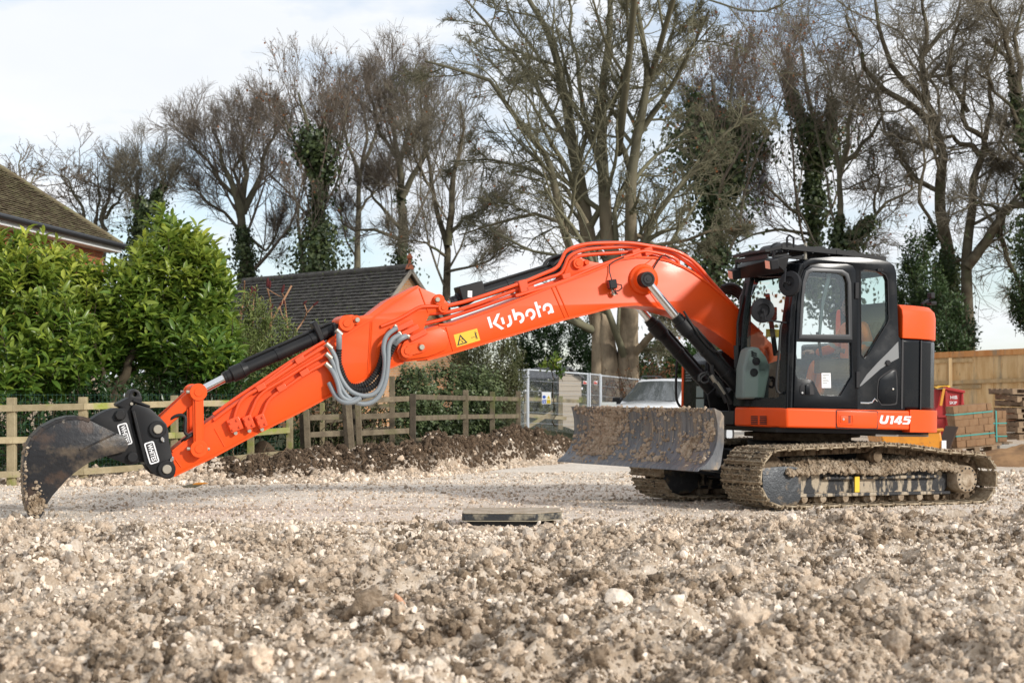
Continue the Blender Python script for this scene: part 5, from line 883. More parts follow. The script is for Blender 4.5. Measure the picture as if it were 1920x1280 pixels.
for pts, y, r in (([(1180, 100), (1240, 85), (1330, 88), (1400, 120), (1450, 150)], -.1, .02), ([(1200, 92), (1300, 84), (1380, 110), (1480, 160)], -.15, .018), ([(840, 270), (860, 230), (900, 205), (960, 190), (1050, 160)], -.12, .02), ([(870, 270), (900, 225), (1000, 185), (1100, 150), (1250, 118)], -.16, .02), ([(900, 265), (960, 215), (1040, 180)], -.08, .018)):
    pipe('hydraulic_hose', pts, y, r, M['rubber'], exc, conv=C2)

# hydraulic cylinders
def cylinder(name, rod_px, gland_px, foot_px, y, rr, br, mats=(M['chrome'], K_), world=None, ext=.12):
    if world: a, g, f = [np.array(q, float) for q in world]
    else: a, g, f = [np.array((U.P(*q, y)[0], y, U.P(*q, y)[1])) for q in (rod_px, gland_px, foot_px)]
    d = (f-g)/np.linalg.norm(f-g)
    mb = MB(); mb.cyl(g+d*.02, f, br, n=24); mb.cyl(f-d*.02, f+d*.05, br*1.02, br*.6, 24); b = up(mb, name, K_, ang=40)
    mb = MB(); mb.cyl(g-d*.015, g+d*.07, br*.92, n=20); mb.cyl(g+d*.07, g+d*(.07+ext), br*1.28, n=24); mb.cyl(g+d*(.07+ext), g+d*(.14+ext), br*1.28, br*1.0, 24); gl_ = up(mb, 'gland', K_, b, bevel=.006)
    mb = MB(); mb.cyl(g-d*.02, g-d*.012, br*.8, n=20); up(mb, 'wiper_ring', M['zinc'], gl_)
    mb = MB(); mb.cyl(a, g+d*.05, rr, n=20); up(mb, 'rod', M['chrome'], b)
    for e in (a, f): pass
    mb = MB(); mb.tube([(a[0], y-.06 if world is None else a[1]-.06, a[2]), (a[0], (y if world is None else a[1])+.06, a[2])], br*1.05, 20); up(mb, 'rod_eye', K_, b, bevel=.005)
    # hard oil line beside the barrel
    o = np.cross(d, (0, 1, 0)); o = o/np.linalg.norm(o)*br*1.25; o = o if o[2] > 0 else -o
    mb = MB(); mb.tube([g+d*.2+o*.8, g+d*.26+o, f-d*.12+o, f-d*.06+o*.7], .017, 8); up(mb, 'oil_line', K_, b)
    mb = MB(); n_ = f-d*.3
    for k in (.45, .75): q = g+(f-g)*k; mb.cyl(q-d*.025, q+d*.025, br*1.09, n=20)
    up(mb, 'clamp_band', K_, b, bevel=.004)
    return b
cylinder('arm_cylinder', (831, 576), (846, 567), (1082, 494), -.11, .038, .062)
mb = MB()
for a, b, s in ((890, 545, .11), (870, 550, .09)):
    x, z = U.P(a, b, -.05); R_ = Matrix.Translation((x, -.11, z)) @ Matrix.Rotation(math.radians(17), 4, 'Y'); mb.box((-s*.9, -.1, -.08), (s*.6, .12, .085), R_)
up(mb, 'cushion_valve', K_, bevel=.01)
mb = MB(); x, z = U.P(882, 551, .015); mb.box((x-.02, .012, z-.035), (x+.03, .014, z+.035)); up(mb, 'label_plate', M['white'])
cylinder('bucket_cylinder', (371, 735), (422, 708), (640, 612), -.11, .045, .066)
mb = MB(); x, z = U.P(598, 624, -.05); R_ = Matrix.Translation((x, -.11, z)) @ Matrix.Rotation(math.radians(26), 4, 'Y'); mb.box((-.03, -.09, -.1), (.03, .09, .13), R_); x, z = U.P(636, 614, 0); mb.box((x-.05, -.1, z-.12), (x+.06, .04, z+.04)); up(mb, 'port_block', K_, bevel=.012)
GX, GZ = U.P(1268, 594, .25); FX_, FZ_ = U.P(1392, 736, .25)
for y in (.25, -.52): cylinder('lift_cylinder', None, None, None, y, .046, .07, world=[(PX_, y, PZ_), (GX, y, GZ), (FX_, y, FZ_)], ext=.14)
for y in (.25, -.52):
    mb = MB(); a = np.array((PX_, y, PZ_)); mb.tube([(PX_, y-.06, PZ_), (PX_, y+.06, PZ_)], .085, 20); up(mb, 'cylinder_eye', K_, bevel=.006)

# bucket linkage
A_, B_, C_ = [np.array((U.P(*q, .1)[0], 0, U.P(*q, .1)[1])) for q in ((371, 735), (372, 841), (295, 804))]
for y in (.10, -.36):
    mb = MB(); o = np.array((0, y, 0)); mb.beam(A_+o, B_+o, .06, .105); mb.beam(A_+o+(0, .02, 0), B_+o+(0, .02, 0), .05, .07)
    for q in (A_, B_): mb.disc(q[0], q[2], y-.05, y+.055, .088); mb.disc(q[0], q[2], y+.055, y+.062, .045)
    lk = up(mb, 'side_link', O_, bevel=.008)
    mb = MB()
    for q, s in ((A_, 1), (B_, 1), (B_, -1)): mb.tube([(q[0]+.09*s-.02, y+.03, q[2]), (q[0]+.09*s+.03, y+.03, q[2])], .017, 8)
    up(mb, 'grease_nipple', M['zinc'], lk)
mb = MB()
for y in (.0, -.26): o = np.array((0, y, 0)); mb.beam(A_+o, C_+o, .08, .13)
mb.disc(A_[0], A_[2], -.3, .05, .08); mb.beam(A_+(0, -.13, 0)*1+(0, 0, 0), (A_*.35+C_*.65)+(0, -.13, 0), .3, .05); up(mb, 'bucket_link', O_, bevel=.01)
hose([(1115, 560), (1140, 510), (1200, 485), (1240, 500), (1235, 560), (1230, 610), (1260, 628), (1285, 615)], .0, .06, .017, M['rubber'], conv=lambda a, b: (a/3.556, 640+b/3.556))
hose([(1215, 665), (1250, 640), (1290, 612)], .02, .08, .017, M['rubber'], conv=lambda a, b: (a/3.556, 640+b/3.556))
# quick coupler
C3 = lambda a, b: (a/5.333, 720+b/5.333)
c1 = [C3(*q) for q in [(1310, 250), (1335, 205), (1380, 203), (1500, 240), (1600, 330), (1665, 400), (1685, 470), (1690, 560), (1720, 700), (1752, 840), (1755, 885), (1735, 925), (1700, 945), (1655, 945), (1600, 925), (1560, 915), (1510, 870), (1470, 810), (1455, 700), (1330, 300)]]
c2 = [C3(*q) for q in [(905, 358), (980, 305), (1060, 265), (1140, 240), (1225, 238), (1180, 222), (1172, 195), (1290, 132), (1290, 95), (1320, 55), (1360, 47), (1400, 75), (1420, 130), (1425, 175), (1360, 200), (1310, 245), (1335, 420), (1450, 780), (1390, 785), (1350, 800), (1300, 810), (1230, 785), (1060, 722), (1000, 600)]]
hole = [(1350+22*math.cos(a), 100+22*math.sin(a)) for a in np.linspace(0, 2*PI, 13)[:-1]]
cp = pl('coupler_side_plate', [pz(c1, .14)], .105, .14, K_, exc, .008)
cp2 = pl('coupler_side_plate', [pz(c1, .14)], -.40, -.365, K_, exc, .008)
cb = pl('coupler_body', [pz(c2, .1), pz([C3(*q) for q in hole], .1)], -.33, .085, K_, exc, .008)
mb = MB(); a, b = [(U.P(*C3(*q), .1)) for q in ((1330, 265), (1460, 800))]; mb.beam((a[0], -.13, a[1]), (b[0], -.13, b[1]), .55, .03)
a, b = [(U.P(*C3(*q), .1)) for q in ((1330, 160), (1500, 225))]; mb.beam((a[0], -.13, a[1]), (b[0], -.13, b[1]), .5, .025); up(mb, 'coupler_web', K_, bevel=.006)
for q, r in (((1575, 450), .088), ((1665, 848), .09)):
    x, z = U.P(*C3(*q), .14); mb = MB(); mb.disc(x, z, .13, .17, r); col = up(mb, 'pin_collar', K_, bevel=.008)
    mb = MB(); mb.disc(x, z, -.42, .19, r*.52); up(mb, 'pin', M['zinc'], col, bevel=.006)
    mb = MB(); s = -1 if q[1] < 600 else 1; mb.disc(x-.05, z+.1*s, .14, .17, .018, 8); mb.tube([(x-.04, .155, z+.08*s), (x-.06, .155, z+.125*s)], .014, 8); up(mb, 'grease_nipple', M['chrome'], col)
for q, r, n in (((1200, 308), .052, 6), ((1325, 728), .05, 24)):
    x, z = U.P(*C3(*q), .1); mb = MB(); mb.disc(x, z, .08, .105, r*1.1, 24); mb.disc(x, z, .1, .135, r, n); up(mb, 'bolt', K_, cb, bevel=.005)
x, z = U.P(*C3(1317, 195), .1); mb = MB(); mb.disc(x, z, .08, .1, .016, 8); up(mb, 'bolt', M['zinc'], cb)
def badge(cx, cy, y, parent):
    o = np.array(U.P(*C3(cx, cy), y)); d = np.array(U.P(*C3(cx+42, cy+142), y))-o; d /= np.linalg.norm(d); n = np.array((d[1], -d[0]))   # n: up of the letters
    R2 = lambda pts: [tuple(o+d*a+n*b) for a, b in pts]
    bk = pl('name_plate', [R2(rrect(-.118, -.055, .118, .055, .02))], y+.001, y+.003, M['ink'], parent, 0)
    pl('plate_border', [R2(rrect(-.112, -.05, .112, .05, .02)), R2(rrect(-.099, -.037, .099, .037, .012))], y+.0035, y+.005, M['white'], bk, 0)
    t = text_mesh('WHITES', .068, .025); w = np.array([v.co[0] for v in t.vertices]); k = .18/(w.max()-w.min())
    xform(t, Matrix(((d[0], 0, n[0], o[0]), (0, 1, 0, y+.0045), (d[1], 0, n[1], o[1]), (0, 0, 0, 1))) @ Matrix.Diagonal((k, 1, 1, 1)))
    link('lettering', t, M['white'], bk)
badge(1517, 684, .14, cp); badge(1248, 500, .085, cb)
# bucket
bk = [(1280, 590), (1278, 635), (1250, 672), (1180, 690), (1090, 712), (990, 740), (900, 780), (820, 830), (740, 890), (670, 950), (590, 1040), (520, 1120), (470, 1200), (430, 1260), (385, 1330), (340, 1335), (290, 1270), (262, 1150), (250, 1000), (248, 860), (255, 740), (275, 640), (330, 535), (430, 440), (560, 370), (680, 337), (780, 333), (830, 340), (900, 362), (1000, 412), (1160, 490), (1240, 515)]
bp = pz([C3(*q) for q in bk], .15)
bkt = pl('bucket', [bp], .12, .15, M['bucketside'], exc, .004); bkt2 = pl('bucket_side', [bp], -.43, -.40, M['bucketside'], bkt, .004)
wr = bp[13:29]; mb = MB()
for a, b in zip(wr[:-1], wr[1:]): mb.beam((a[0], -.14, a[1]), (b[0], -.14, b[1]), .60, .035)
up(mb, 'wrapper', M['bucketside'], bkt, ang=45)
mb = MB(); mb.tube(p3([C3(*q) for q in ((1160, 490), (1020, 555), (900, 610), (800, 655))], .15), .012, 6); up(mb, 'weld', M['bucketside'], bkt)
mb = MB(); x, z = U.P(*C3(780, 717), .15); mb.disc(x, z, .149, .153, .018, 12); up(mb, 'bolt_hole', M['ink'], bkt)
mb = MB(); a, b = [U.P(*C3(*q), .1) for q in ((1180, 640), (1290, 700))]; mb.beam((a[0], .06, a[1]), (b[0], .06, b[1]), .03, .04); up(mb, 'retaining_bar', K_, bkt)

# ------------------------------------------------------------------ cab and upper body
KB = M['cabblack']
def side(name, polys, y0, y1, m, parent=exc, bev=.006): return pl(name, [pz(p, 1.2) for p in polys], y0, y1, m, parent, bev)
outer = [(1476, 769), (1480, 640), (1483, 575), (1489, 535), (1497, 508), (1507, 491), (1520, 484), (1560, 481), (1610, 482), (1650, 487), (1668, 491), (1677, 498), (1681, 512), (1685, 630), (1693, 642), (1697, 772)]
doorhole = [(1486, 764), (1490, 640), (1493, 566), (1499, 524), (1506, 506), (1518, 496), (1535, 493), (1588, 494), (1599, 497), (1604, 506), (1606, 560), (1608, 766)]
rearwin = [(1614, 510), (1622, 506), (1650, 510), (1660, 516), (1664, 526), (1666, 598), (1663, 606), (1628, 664), (1621, 671), (1615, 664)]
cab = side('cab_body', [outer, doorhole, rearwin], 1.13, 1.2, KB)
upwin = [(1501, 628), (1505, 560), (1508, 532), (1514, 513), (1523, 508), (1575, 512), (1584, 517), (1588, 530), (1590, 628)]
lowwin = [(1493, 640), (1595, 643), (1596, 706), (1575, 741), (1537, 741), (1524, 715), (1519, 711), (1495, 709), (1491, 702)]
door = side('cab_door', [[(a+.8*(1 if a < 1548 else -1), b+(.8 if b < 600 else -.8)) for a, b in doorhole], upwin, lowwin], 1.145, 1.215, KB)
wf = side('window_frame', [[(1496, 635), (1500, 560), (1503, 528), (1509, 508), (1521, 502), (1578, 506), (1589, 513), (1594, 530), (1596, 637)], [(1502, 627), (1506, 560), (1509, 532), (1515, 513.5), (1523.5, 509), (1575, 513), (1583.5, 518), (1587.5, 530), (1589.5, 627)]], 1.205, 1.228, mat('grey_black_frame', (.04, .042, .046), .4), door, .004)
side('window_glass', [upwin], 1.185, 1.19, M['sideglass'], door, 0); side('window_glass', [lowwin], 1.185, 1.19, M['sideglass'], door, 0)
side('window_glass', [rearwin], 1.165, 1.17, M['rearglass'], cab, 0)
side('window_seal', [[(a+1.2*np.sign(a-1638), b+1.2*np.sign(b-585)) for a, b in rearwin], rearwin], 1.199, 1.206, M['plastic'], cab, 0)
side('mid_bar', [[(1560, 509), (1566, 510), (1552, 570), (1546, 627), (1542, 627), (1547, 565)]], 1.10, 1.12, M['interior_light'], door, 0)
# door handle recess
hd = side('door_handle', [smooth_poly([(1499, 719), (1519, 717), (1525, 726), (1528, 741), (1501, 741), (1498, 735)])], 1.214, 1.222, M['plastic'], door, .003)
side('handle_lever', [[(1508, 721), (1515, 721), (1516, 739), (1508, 739)]], 1.222, 1.235, KB, hd, .004); side('handle_pocket', [[(1516.5, 722), (1522, 723), (1525, 739), (1517, 739)]], 1.2222, 1.2226, M['ink'], hd, 0)
mb = MB(); x, z = U.P(1502.5, 736, 1.2); mb.disc(x, z, 1.22, 1.226, .011, 10); up(mb, 'lock', M['chrome'], hd)
for a, b in ((1604, 545), (1606, 712)):
    mb = MB(); x, z = U.P(a, b, 1.2); mb.box((x-.03, 1.2, z-.09), (x+.02, 1.23, z+.09)); up(mb, 'hinge', M['plastic'], door, bevel=.008)
stk = side('paper_notice', [[(1541, 699), (1558, 699), (1559, 727), (1541.5, 727)]], 1.191, 1.192, M['white'], door, 0)
side('printed_lines', [[(1543, 702+3*i), (1543+(12, 6, 7, 11, 12, 9)[i], 702+3*i), (1543+(12, 6, 7, 11, 12, 9)[i], 703+3*i), (1543, 703+3*i)] for i in range(6)], 1.1925, 1.193, M['interior'], stk, 0)
# side panel details: swoosh, fuel flap, lock
side('grey_decal', [[(1609, 726), (1625, 702), (1645, 680), (1665, 660), (1684, 640), (1685, 671), (1668, 680), (1650, 692), (1632, 708), (1616, 722)]], 1.2005, 1.203, mat('silver_decal', (.20, .205, .21), .3, coat=.4), cab, 0)
fl = side('fuel_flap', [smooth_poly([(1646, 757), (1647, 715), (1652, 707), (1674, 693), (1680, 697), (1681, 752), (1677, 757)])], 1.2, 1.212, KB, cab, .005)
side('flap_gap', [smooth_poly([(1644, 759.5), (1645, 714), (1651, 705), (1674, 690), (1682, 695), (1683, 754), (1679, 759.5)]), smooth_poly([(1646, 757), (1647, 715), (1652, 707), (1674, 693), (1680, 697), (1681, 752), (1677, 757)])], 1.2006, 1.2025, M['ink'], cab, 0)
for a, b, r in ((1673, 729, .012), (1664, 680, .03)):
    mb = MB(); x, z = U.P(a, b, 1.2); mb.disc(x, z, 1.2, 1.222, r, 14); up(mb, 'lock', M['chrome'] if r < .02 else M['plastic'], cab, bevel=.003)
mb = MB(); mb.tube(p3([(1613, 755), (1628, 755.5), (1635, 754), (1640, 747), (1645, 752)], 1.203), .009, 6); up(mb, 'trim_strip', M['chrome'], cab)
for a in (1646, 1649, 1652):
    mb = MB(); x, z = U.P(a, 506, 1.2); mb.disc(x, z, 1.2, 1.225, .016, 8); up(mb, 'bolt', M['plastic'], cab)
# front face, slanting and leaning back at the top
def fx(s, z): return .985-.15*s-.10*max(0, (z-1.9)/.7)**1.6-.04*(z-1.05)/1.6
def front_ring(o, i, th):
    n = len(o); mb = MB(); v = []
    for off in (0, -th):
        for L_ in (o, i): v += [(fx(s, z)+off, .2+s, z) for s, z in L_]
    f = [(k, (k+1) % n, n+(k+1) % n, n+k) for k in range(n)]+[(2*n+k, 3*n+k, 3*n+(k+1) % n, 2*n+(k+1) % n) for k in range(n)]
    f += [(k, 2*n+k, 2*n+(k+1) % n, (k+1) % n) for k in range(n)]+[(n+k, n+(k+1) % n, 3*n+(k+1) % n, 3*n+k) for k in range(n)]
    return mb.add(v, f)
def dens(p):
    out = []
    for i in range(len(p)):
        a = np.array(p[i]); b = np.array(p[(i+1) % len(p)]); k = 6
        out += [tuple(a+(b-a)*t/k) for t in range(k)]
    return out
FO = dens([(.0, 1.07), (1.0, 1.05), (1.0, 2.62), (.0, 2.66)]); FI = dens([(.12, 1.17), (.85, 1.17), (.85, 2.48), (.12, 2.52)])
up(front_ring(FO, FI, .06), 'front_frame', KB, cab, bevel=.008)
mb = MB(); g = [(s, z) for z in np.linspace(1.16, 2.5, 9) for s in (.11, .36, .61, .86)]
mb.add([(fx(s, z)-.03, .2+s, z) for s, z in g], [(r*4+c, r*4+c+1, r*4+c+5, r*4+c+4) for r in range(8) for c in range(3)]); up(mb, 'windscreen', M['glass'], cab)
mb = MB(); mb.tube([(fx(.1, 1.5)+.02, .29, 1.55), (fx(.1, 2)+.04, .28, 2.0), (fx(.1, 2.4)+.03, .31, 2.45)], .014, 6); mb.tube([(fx(.1, 1.5)+.03, .28, 1.5), (fx(.1, 2)+.05, .27, 1.75)], .025, 6); up(mb, 'wiper', M['rubber'], cab)
# roof, inner side, rear, floor
rf = [(1476+4, 560), (1489, 535), (1497, 508), (1507, 491), (1520, 484), (1560, 481), (1610, 482), (1650, 487), (1668, 491), (1677, 498), (1680, 506)]
rz = pz(rf, 1.2); inner = [(a-.02, b-.05) for a, b in rz][::-1]
mb = MB(); mb.prism(rz[2:]+inner[:-2], .2, 1.16); up(mb, 'roof', KB, cab, bevel=.02)
fo = [(.93, 1.06), (.93, 2.3), (.80, 2.6), (.62, 2.68), (-.36, 2.67), (-.42, 2.5), (-.5, 1.06)]; fi = [(.80, 1.5), (.80, 2.3), (.70, 2.5), (.55, 2.58), (-.28, 2.56), (-.34, 2.45), (-.38, 1.5)]
pl('inner_side', [fo, fi], .2, .25, KB, cab, .005)
mb = MB(); mb.slab([(-.5, .22), (.9, .22), (.76, 1.13), (-.5, 1.13)], 1.066, 1.10); mb.box((-.52, .22, 1.08), (-.46, 1.13, 1.95)); mb.box((-.545, .22, 1.95), (-.51, 1.12, 2.26)); mb.box((-.5, .22, 1.95), (-.44, .32, 2.6)); up(mb, 'floor', M['interior'], cab)
# interior
side_z = lambda a, b, y: U.P(a, b, y)
mb = MB(); con = pz([(1392, 748), (1394, 690), (1402, 655), (1412, 650), (1424, 651), (1437, 668), (1446, 690), (1440, 715), (1434, 748)], .62)
mb.prism(con, .42, .62); cs = up(mb, 'console', M['interior_light'], cab, bevel=.03, seg=3)
mb = MB()
for a, b, r in ((1417.5, 677, .035), (1413.5, 698, .035)): x, z = U.P(a, b, .62); mb.lathe_y(x, z, [(r*1.3, .61), (r*1.3, .632), (r, .634), (r, .626)], 16)
for i in range(3): mb.tube(p3([(1409, 658+4*i), (1413, 661+4*i), (1419, 663+4*i)], .622), .008, 6)
up(mb, 'air_vent', M['plastic'], cs)
seat = empty('seat'); seat.parent = exc; seat.location = (0, 0, 0)
bpy.data.objects.remove(seat)
mb = MB(); mb.box((-.36, .46, 1.36), (.18, .96, 1.50)); mb.box((-.48, .48, 1.45), (-.36, .94, 2.05)); mb.box((-.24, .54, 1.08), (.06, .88, 1.36)); up(mb, 'seat', M['rubber'], exc, bevel=.04, seg=3)
for y in (.38, .98):
    mb = MB(); mb.box((-.15, y-.06, 1.45), (.36, y+.06, 1.62)); mb.tube([(.3, y, 1.6), (.34, y, 1.82)], .018, 8); mb.tube([(.335, y, 1.80), (.35, y, 1.9)], [.03, .025], 8); up(mb, 'armrest_joystick', M['plastic'], exc, bevel=.015)
mb = MB()
for y in (.58, .66): mb.tube([(.66, y, 1.1), (.60, y, 1.5)], .012, 6); mb.box((.55, y-.05, 1.08), (.75, y+.03, 1.14))
up(mb, 'travel_lever', M['plastic'], exc)
mb = MB(); mb.tube([(.5, .28, 1.65), (.62, .28, 2.35)], .03, 8); mb.box((.5, .24, 2.05), (.75, .3, 2.2)); up(mb, 'monitor', M['plastic'], exc, bevel=.01)
mb = MB(); mb.box((.45, .262, 1.86), (.62, .266, 1.95)); up(mb, 'warning_decal', M['yellow'], cab)
# handrail at the front corner
pipe('handrail', [(1466, 606), (1463, 615), (1461, 660), (1456, 705), (1455, 730), (1461, 738), (1468, 735)], 1.12, .014, M['rubber'], exc)
# mirrors
def mirror(c, y, rx, rz, face, arm):
    x, z = U.P(*c, y); mb = MB(); n = 24; n3 = Vector(face).normalized(); q = n3.to_track_quat('Z', 'Y').to_matrix().to_4x4()
    prof = [(.0, .012), (.5, .012), (.55, .03), (.95, .022), (1.0, .0), (.97, -.03), (0, -.034)]
    v = []
    for pr, h in prof:
        for k in range(n): a = 2*PI*k/n; v.append(tuple(Matrix.Translation((x, y, z)) @ q @ Vector((pr*rx*math.cos(a), pr*rz*math.sin(a), h))))
    f = [(i*n+k, i*n+(k+1) % n, (i+1)*n+(k+1) % n, (i+1)*n+k) for i in range(len(prof)-1) for k in range(n)]
    mb.add(v, f); m = up(mb, 'mirror', M['plastic'], exc, ang=40)
    mb = MB(); h = Vector((x, y, z))+n3*.05; mb.tube([h-n3*.05, h], .022, 8); mb.tube([h]+[Vector(a) for a in arm], .011, 8); up(mb, 'mirror_arm', M['plastic'], m)
x, z = U.P(1475, 605, 1.15); mirror((1430, 582), 1.0, .132, .135, (.25, 1, -.05), [(U.P(1434, 600, 1.05)[0], 1.07, U.P(1434, 600, 1.05)[1]), (x, 1.15, z)])
x, z = U.P(1473, 504, 1.2); mirror((1481, 532), 1.27, .13, .14, (.75, .52, .1), [(U.P(1471, 530, 1.3)[0], 1.3, U.P(1471, 530, 1.3)[1]), (x, 1.2, z)])
# visor, lamps, falling object guard
mb = MB(); v = [(1.09, .24, 2.59), (1.02, 1.16, 2.65), (.80, 1.16, 2.70), (.85, .22, 2.72)]; w_ = [(.93, .24, 2.50), (.84, 1.14, 2.52)]
mb.add(v+w_, [(0, 1, 2, 3), (0, 4, 5, 1), (4, 3, 2, 5), (0, 3, 4), (1, 5, 2)]); up(mb, 'visor', K_, cab, bevel=.006)
for c, y in (((1376, 514), .28), ((1446, 495), 1.0)):
    yy, zz = U.PX(*c, 1.1); mb = MB(); R_ = Matrix.Translation((1.1, yy, zz)) @ Matrix.Rotation(math.radians(12), 4, 'Y') @ Matrix.Rotation(math.radians(-10), 4, 'X'); mb.box((-.06, -.065, -.055), (.04, .065, .055), R_); lm = up(mb, 'work_lamp', M['plastic'], cab, bevel=.012)
    mb = MB(); mb.box((.042, -.05, -.042), (.046, .05, .042), R_); up(mb, 'lens', M['lens'], lm)
    mb = MB(); mb.tube([tuple(R_ @ Vector((-.03, 0, .05))), tuple(R_ @ Vector((-.05, 0, .13)))], .014, 6); up(mb, 'lamp_bracket', M['plastic'], lm)
gd = empty('roof_guard'); gd.parent = exc
mb = MB()
for y in (1.08, .30):
    mb.beam((.86, y, 2.80), (.20, y, 2.775), .03, .055); mb.beam((.20, y, 2.775), (-.42, y, 2.725), .03, .05); mb.beam((.86, y, 2.80), (1.03, y-.02, 2.75), .03, .04)
mb.beam((1.03, .28, 2.75), (1.03, 1.08, 2.75), .05, .03); mb.beam((1.02, .28, 2.69), (1.02, 1.08, 2.69), .02, .05); mb.beam((-.40, .3, 2.725), (-.40, 1.08, 2.725), .04, .04)
up(mb, 'guard_frame', K_, gd, bevel=.004)
for k in range(7):
    x = 1.18-.08*k*1.0; mb = MB(); mb.beam((.98-.07*k, .3, 2.755+.008*k), (.98-.07*k, 1.07, 2.755+.008*k), .012, .05); up(mb, 'guard_slat', K_, gd)
for k in range(5):
    xc = .72-.2*k; mb = MB(); mb.tube([(xc+.09*math.cos(a), .72+.12*0, 2.80-.012*k+.075*math.sin(a)) for a in np.linspace(.1, PI-.1, 8)], .012, 6)
    arc = [(xc+.1*math.cos(a), 2.785-.012*k+.085*math.sin(a)) for a in np.linspace(0, PI, 9)]; ins = [(xc+.08*math.cos(a), 2.785-.012*k+.065*math.sin(a)) for a in np.linspace(PI, 0, 9)]
    mb.prism(arc+ins, .45, .95); up(mb, 'guard_hoop', K_, gd, ang=50)
mb = MB(); mb.tube([(.80, 1.09, 2.80), (.80, 1.09, 2.90), (.77, 1.09, 2.93), (.72, 1.09, 2.90), (.72, 1.09, 2.80)], .012, 6); up(mb, 'lifting_eye', K_, gd)
for x in (.55, -.3):
    mb = MB(); mb.tube([(x, 1.04, 2.62), (x, 1.04, 2.86 if x > 0 else 2.76)], .018, 8); up(mb, 'guard_post', M['zinc'] if x > 0 else K_, gd)
# skirt and counterweight
front = [(1.0, .27), (.99, .62), (.945, .9), (.835, 1.215)]
tail = [(-.665, 1.222), (-.84, 1.185), (-1.06, 1.07), (-1.25, .86), (-1.37, .52), (-1.41, 0), (-1.37, -.52), (-1.25, -.86), (-1.06, -1.07), (-.8, -1.19), (-.665, -1.22)]
plan = front+[(.3, 1.235), (-.655, 1.235), (-.655, -1.2), (.45, -1.2), (.45, .27)]
mb = MB(); mb.slab(plan, .85, 1.062); sk = up(mb, 'skirt', O_, exc, bevel=.022, seg=3, ang=20)
mb = MB(); mb.slab(smooth_poly(tail, 2, False), .825, 1.072); up(mb, 'counterweight', O_, exc, bevel=.05, seg=4, ang=20)
sp = side('service_panel', [smooth_poly([(1565, 772), (1568, 769), (1640, 771), (1642, 775), (1641, 800), (1638, 803), (1568, 801), (1565, 798)])], 1.236, 1.246, O_, sk, .004)
side('panel_gap', [[(1564, 769), (1566, 767.8), (1641, 770), (1643, 772), (1642.5, 802), (1640, 804.5), (1566, 802.5), (1564, 800)], [(1565.5, 770), (1567, 769.2), (1640, 771.2), (1641.6, 773), (1641.2, 801), (1639, 803.2), (1567, 801.3), (1565.5, 799)]], 1.2355, 1.2372, M['ink'], sk, 0)
hc = side('latch', [[(1569, 776), (1597, 777), (1596, 796), (1569, 795)], [(1571, 778), (1594, 779), (1594, 794), (1571, 793)]], 1.247, 1.252, O_, sp, .002)
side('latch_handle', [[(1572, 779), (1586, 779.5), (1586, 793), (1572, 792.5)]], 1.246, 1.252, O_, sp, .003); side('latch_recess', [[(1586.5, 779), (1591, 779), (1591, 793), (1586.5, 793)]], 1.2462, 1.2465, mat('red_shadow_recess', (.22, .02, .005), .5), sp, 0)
mb = MB(); x, z = U.P(1580.5, 785.5, 1.24); mb.disc(x, z, 1.25, 1.257, .013, 12); up(mb, 'lock', M['chrome'], sp)
CU = lambda pts: [(1560+a/8.727, 755+b/8.727) for a, b in pts]
u145 = [[(775, 200), (812, 203), (790, 288), (796, 303), (825, 305), (842, 292), (866, 206), (908, 209), (884, 305), (866, 333), (835, 343), (780, 341), (755, 325), (748, 300)],
        [(930, 212), (990, 214), (960, 346), (916, 343), (941, 248), (922, 247)],
        [(1060, 213), (1120, 215), (1097, 298), (1118, 299), (1110, 326), (1090, 325), (1084, 349), (1044, 347), (1050, 325), (980, 323), (988, 296)], [(1036, 299), (1060, 298), (1076, 248)],
        [(1158, 215), (1268, 218), (1258, 246), (1187, 243), (1182, 260), (1235, 261), (1250, 268), (1256, 282), (1243, 326), (1230, 344), (1212, 350), (1118, 348), (1128, 320), (1195, 322), (1207, 313), (1212, 296), (1203, 288), (1138, 286)]]
side('lettering', [CU(q) for q in u145], 1.2362, 1.239, M['white'], sk, 0)
for i in range(5):                                             # vent slots on the slanted front of the skirt
    for j in range(2):
        q = [U.PX(1412+j*12.5+dx*9.5, 779.5+i*3.4+dz*1.9, .96) for dx, dz in ((0, 0), (1, 0), (1, 1), (0, 1))]
        mb = MB(); mb.add([(.99-(yy-.62)*.161+.001, yy, zz) for yy, zz in q]+[(.99-(yy-.62)*.161+.004, yy, zz) for yy, zz in q], [(0, 1, 2, 3), (7, 6, 5, 4), (0, 1, 5, 4), (1, 2, 6, 5), (2, 3, 7, 6), (3, 0, 4, 7)]); up(mb, 'vent_slot', M['ink'], sk)
# engine cover
ecv = [(-.56, 1.2), (-.80, 1.15), (-1.03, 1.04), (-1.2, .84), (-1.32, .5), (-1.35, 0), (-1.32, -.5), (-1.2, -.84), (-1.0, -1.05), (-.56, -1.15)]
mb = MB(); mb.slab(ecv, 1.075, 1.85); up(mb, 'engine_side_panel', KB, exc, bevel=.03, seg=3, ang=20)
mb = MB()
for (xa, ya), (xb, yb) in (((-.835, 1.14), (-.835, 1.14)),): mb.box((xa-.012, ya-.06, 1.08), (xa+.002, ya+.012, 1.84))
mb.box((-.585, 1.17, 1.08), (-.562, 1.205, 1.84)); up(mb, 'panel_gap', M['ink'], exc)
hz = [(a*1.02, b*1.0) for a, b in smooth_poly(ecv, 1, False)]; hz = [q for q in hz if q[1] > -.3]+[(-1.36, -.3), (-.57, -.3)]
mb = MB(); n = len(hz); lv = [(1.0, 1.855), (1.0, 2.10), (.985, 2.17), (.93, 2.225), (.86, 2.235)]; v = []
for s, z in lv:
    for a, b in hz: v.append((-.56+(a+.56)*s if a < -.6 else a, b*s, z))
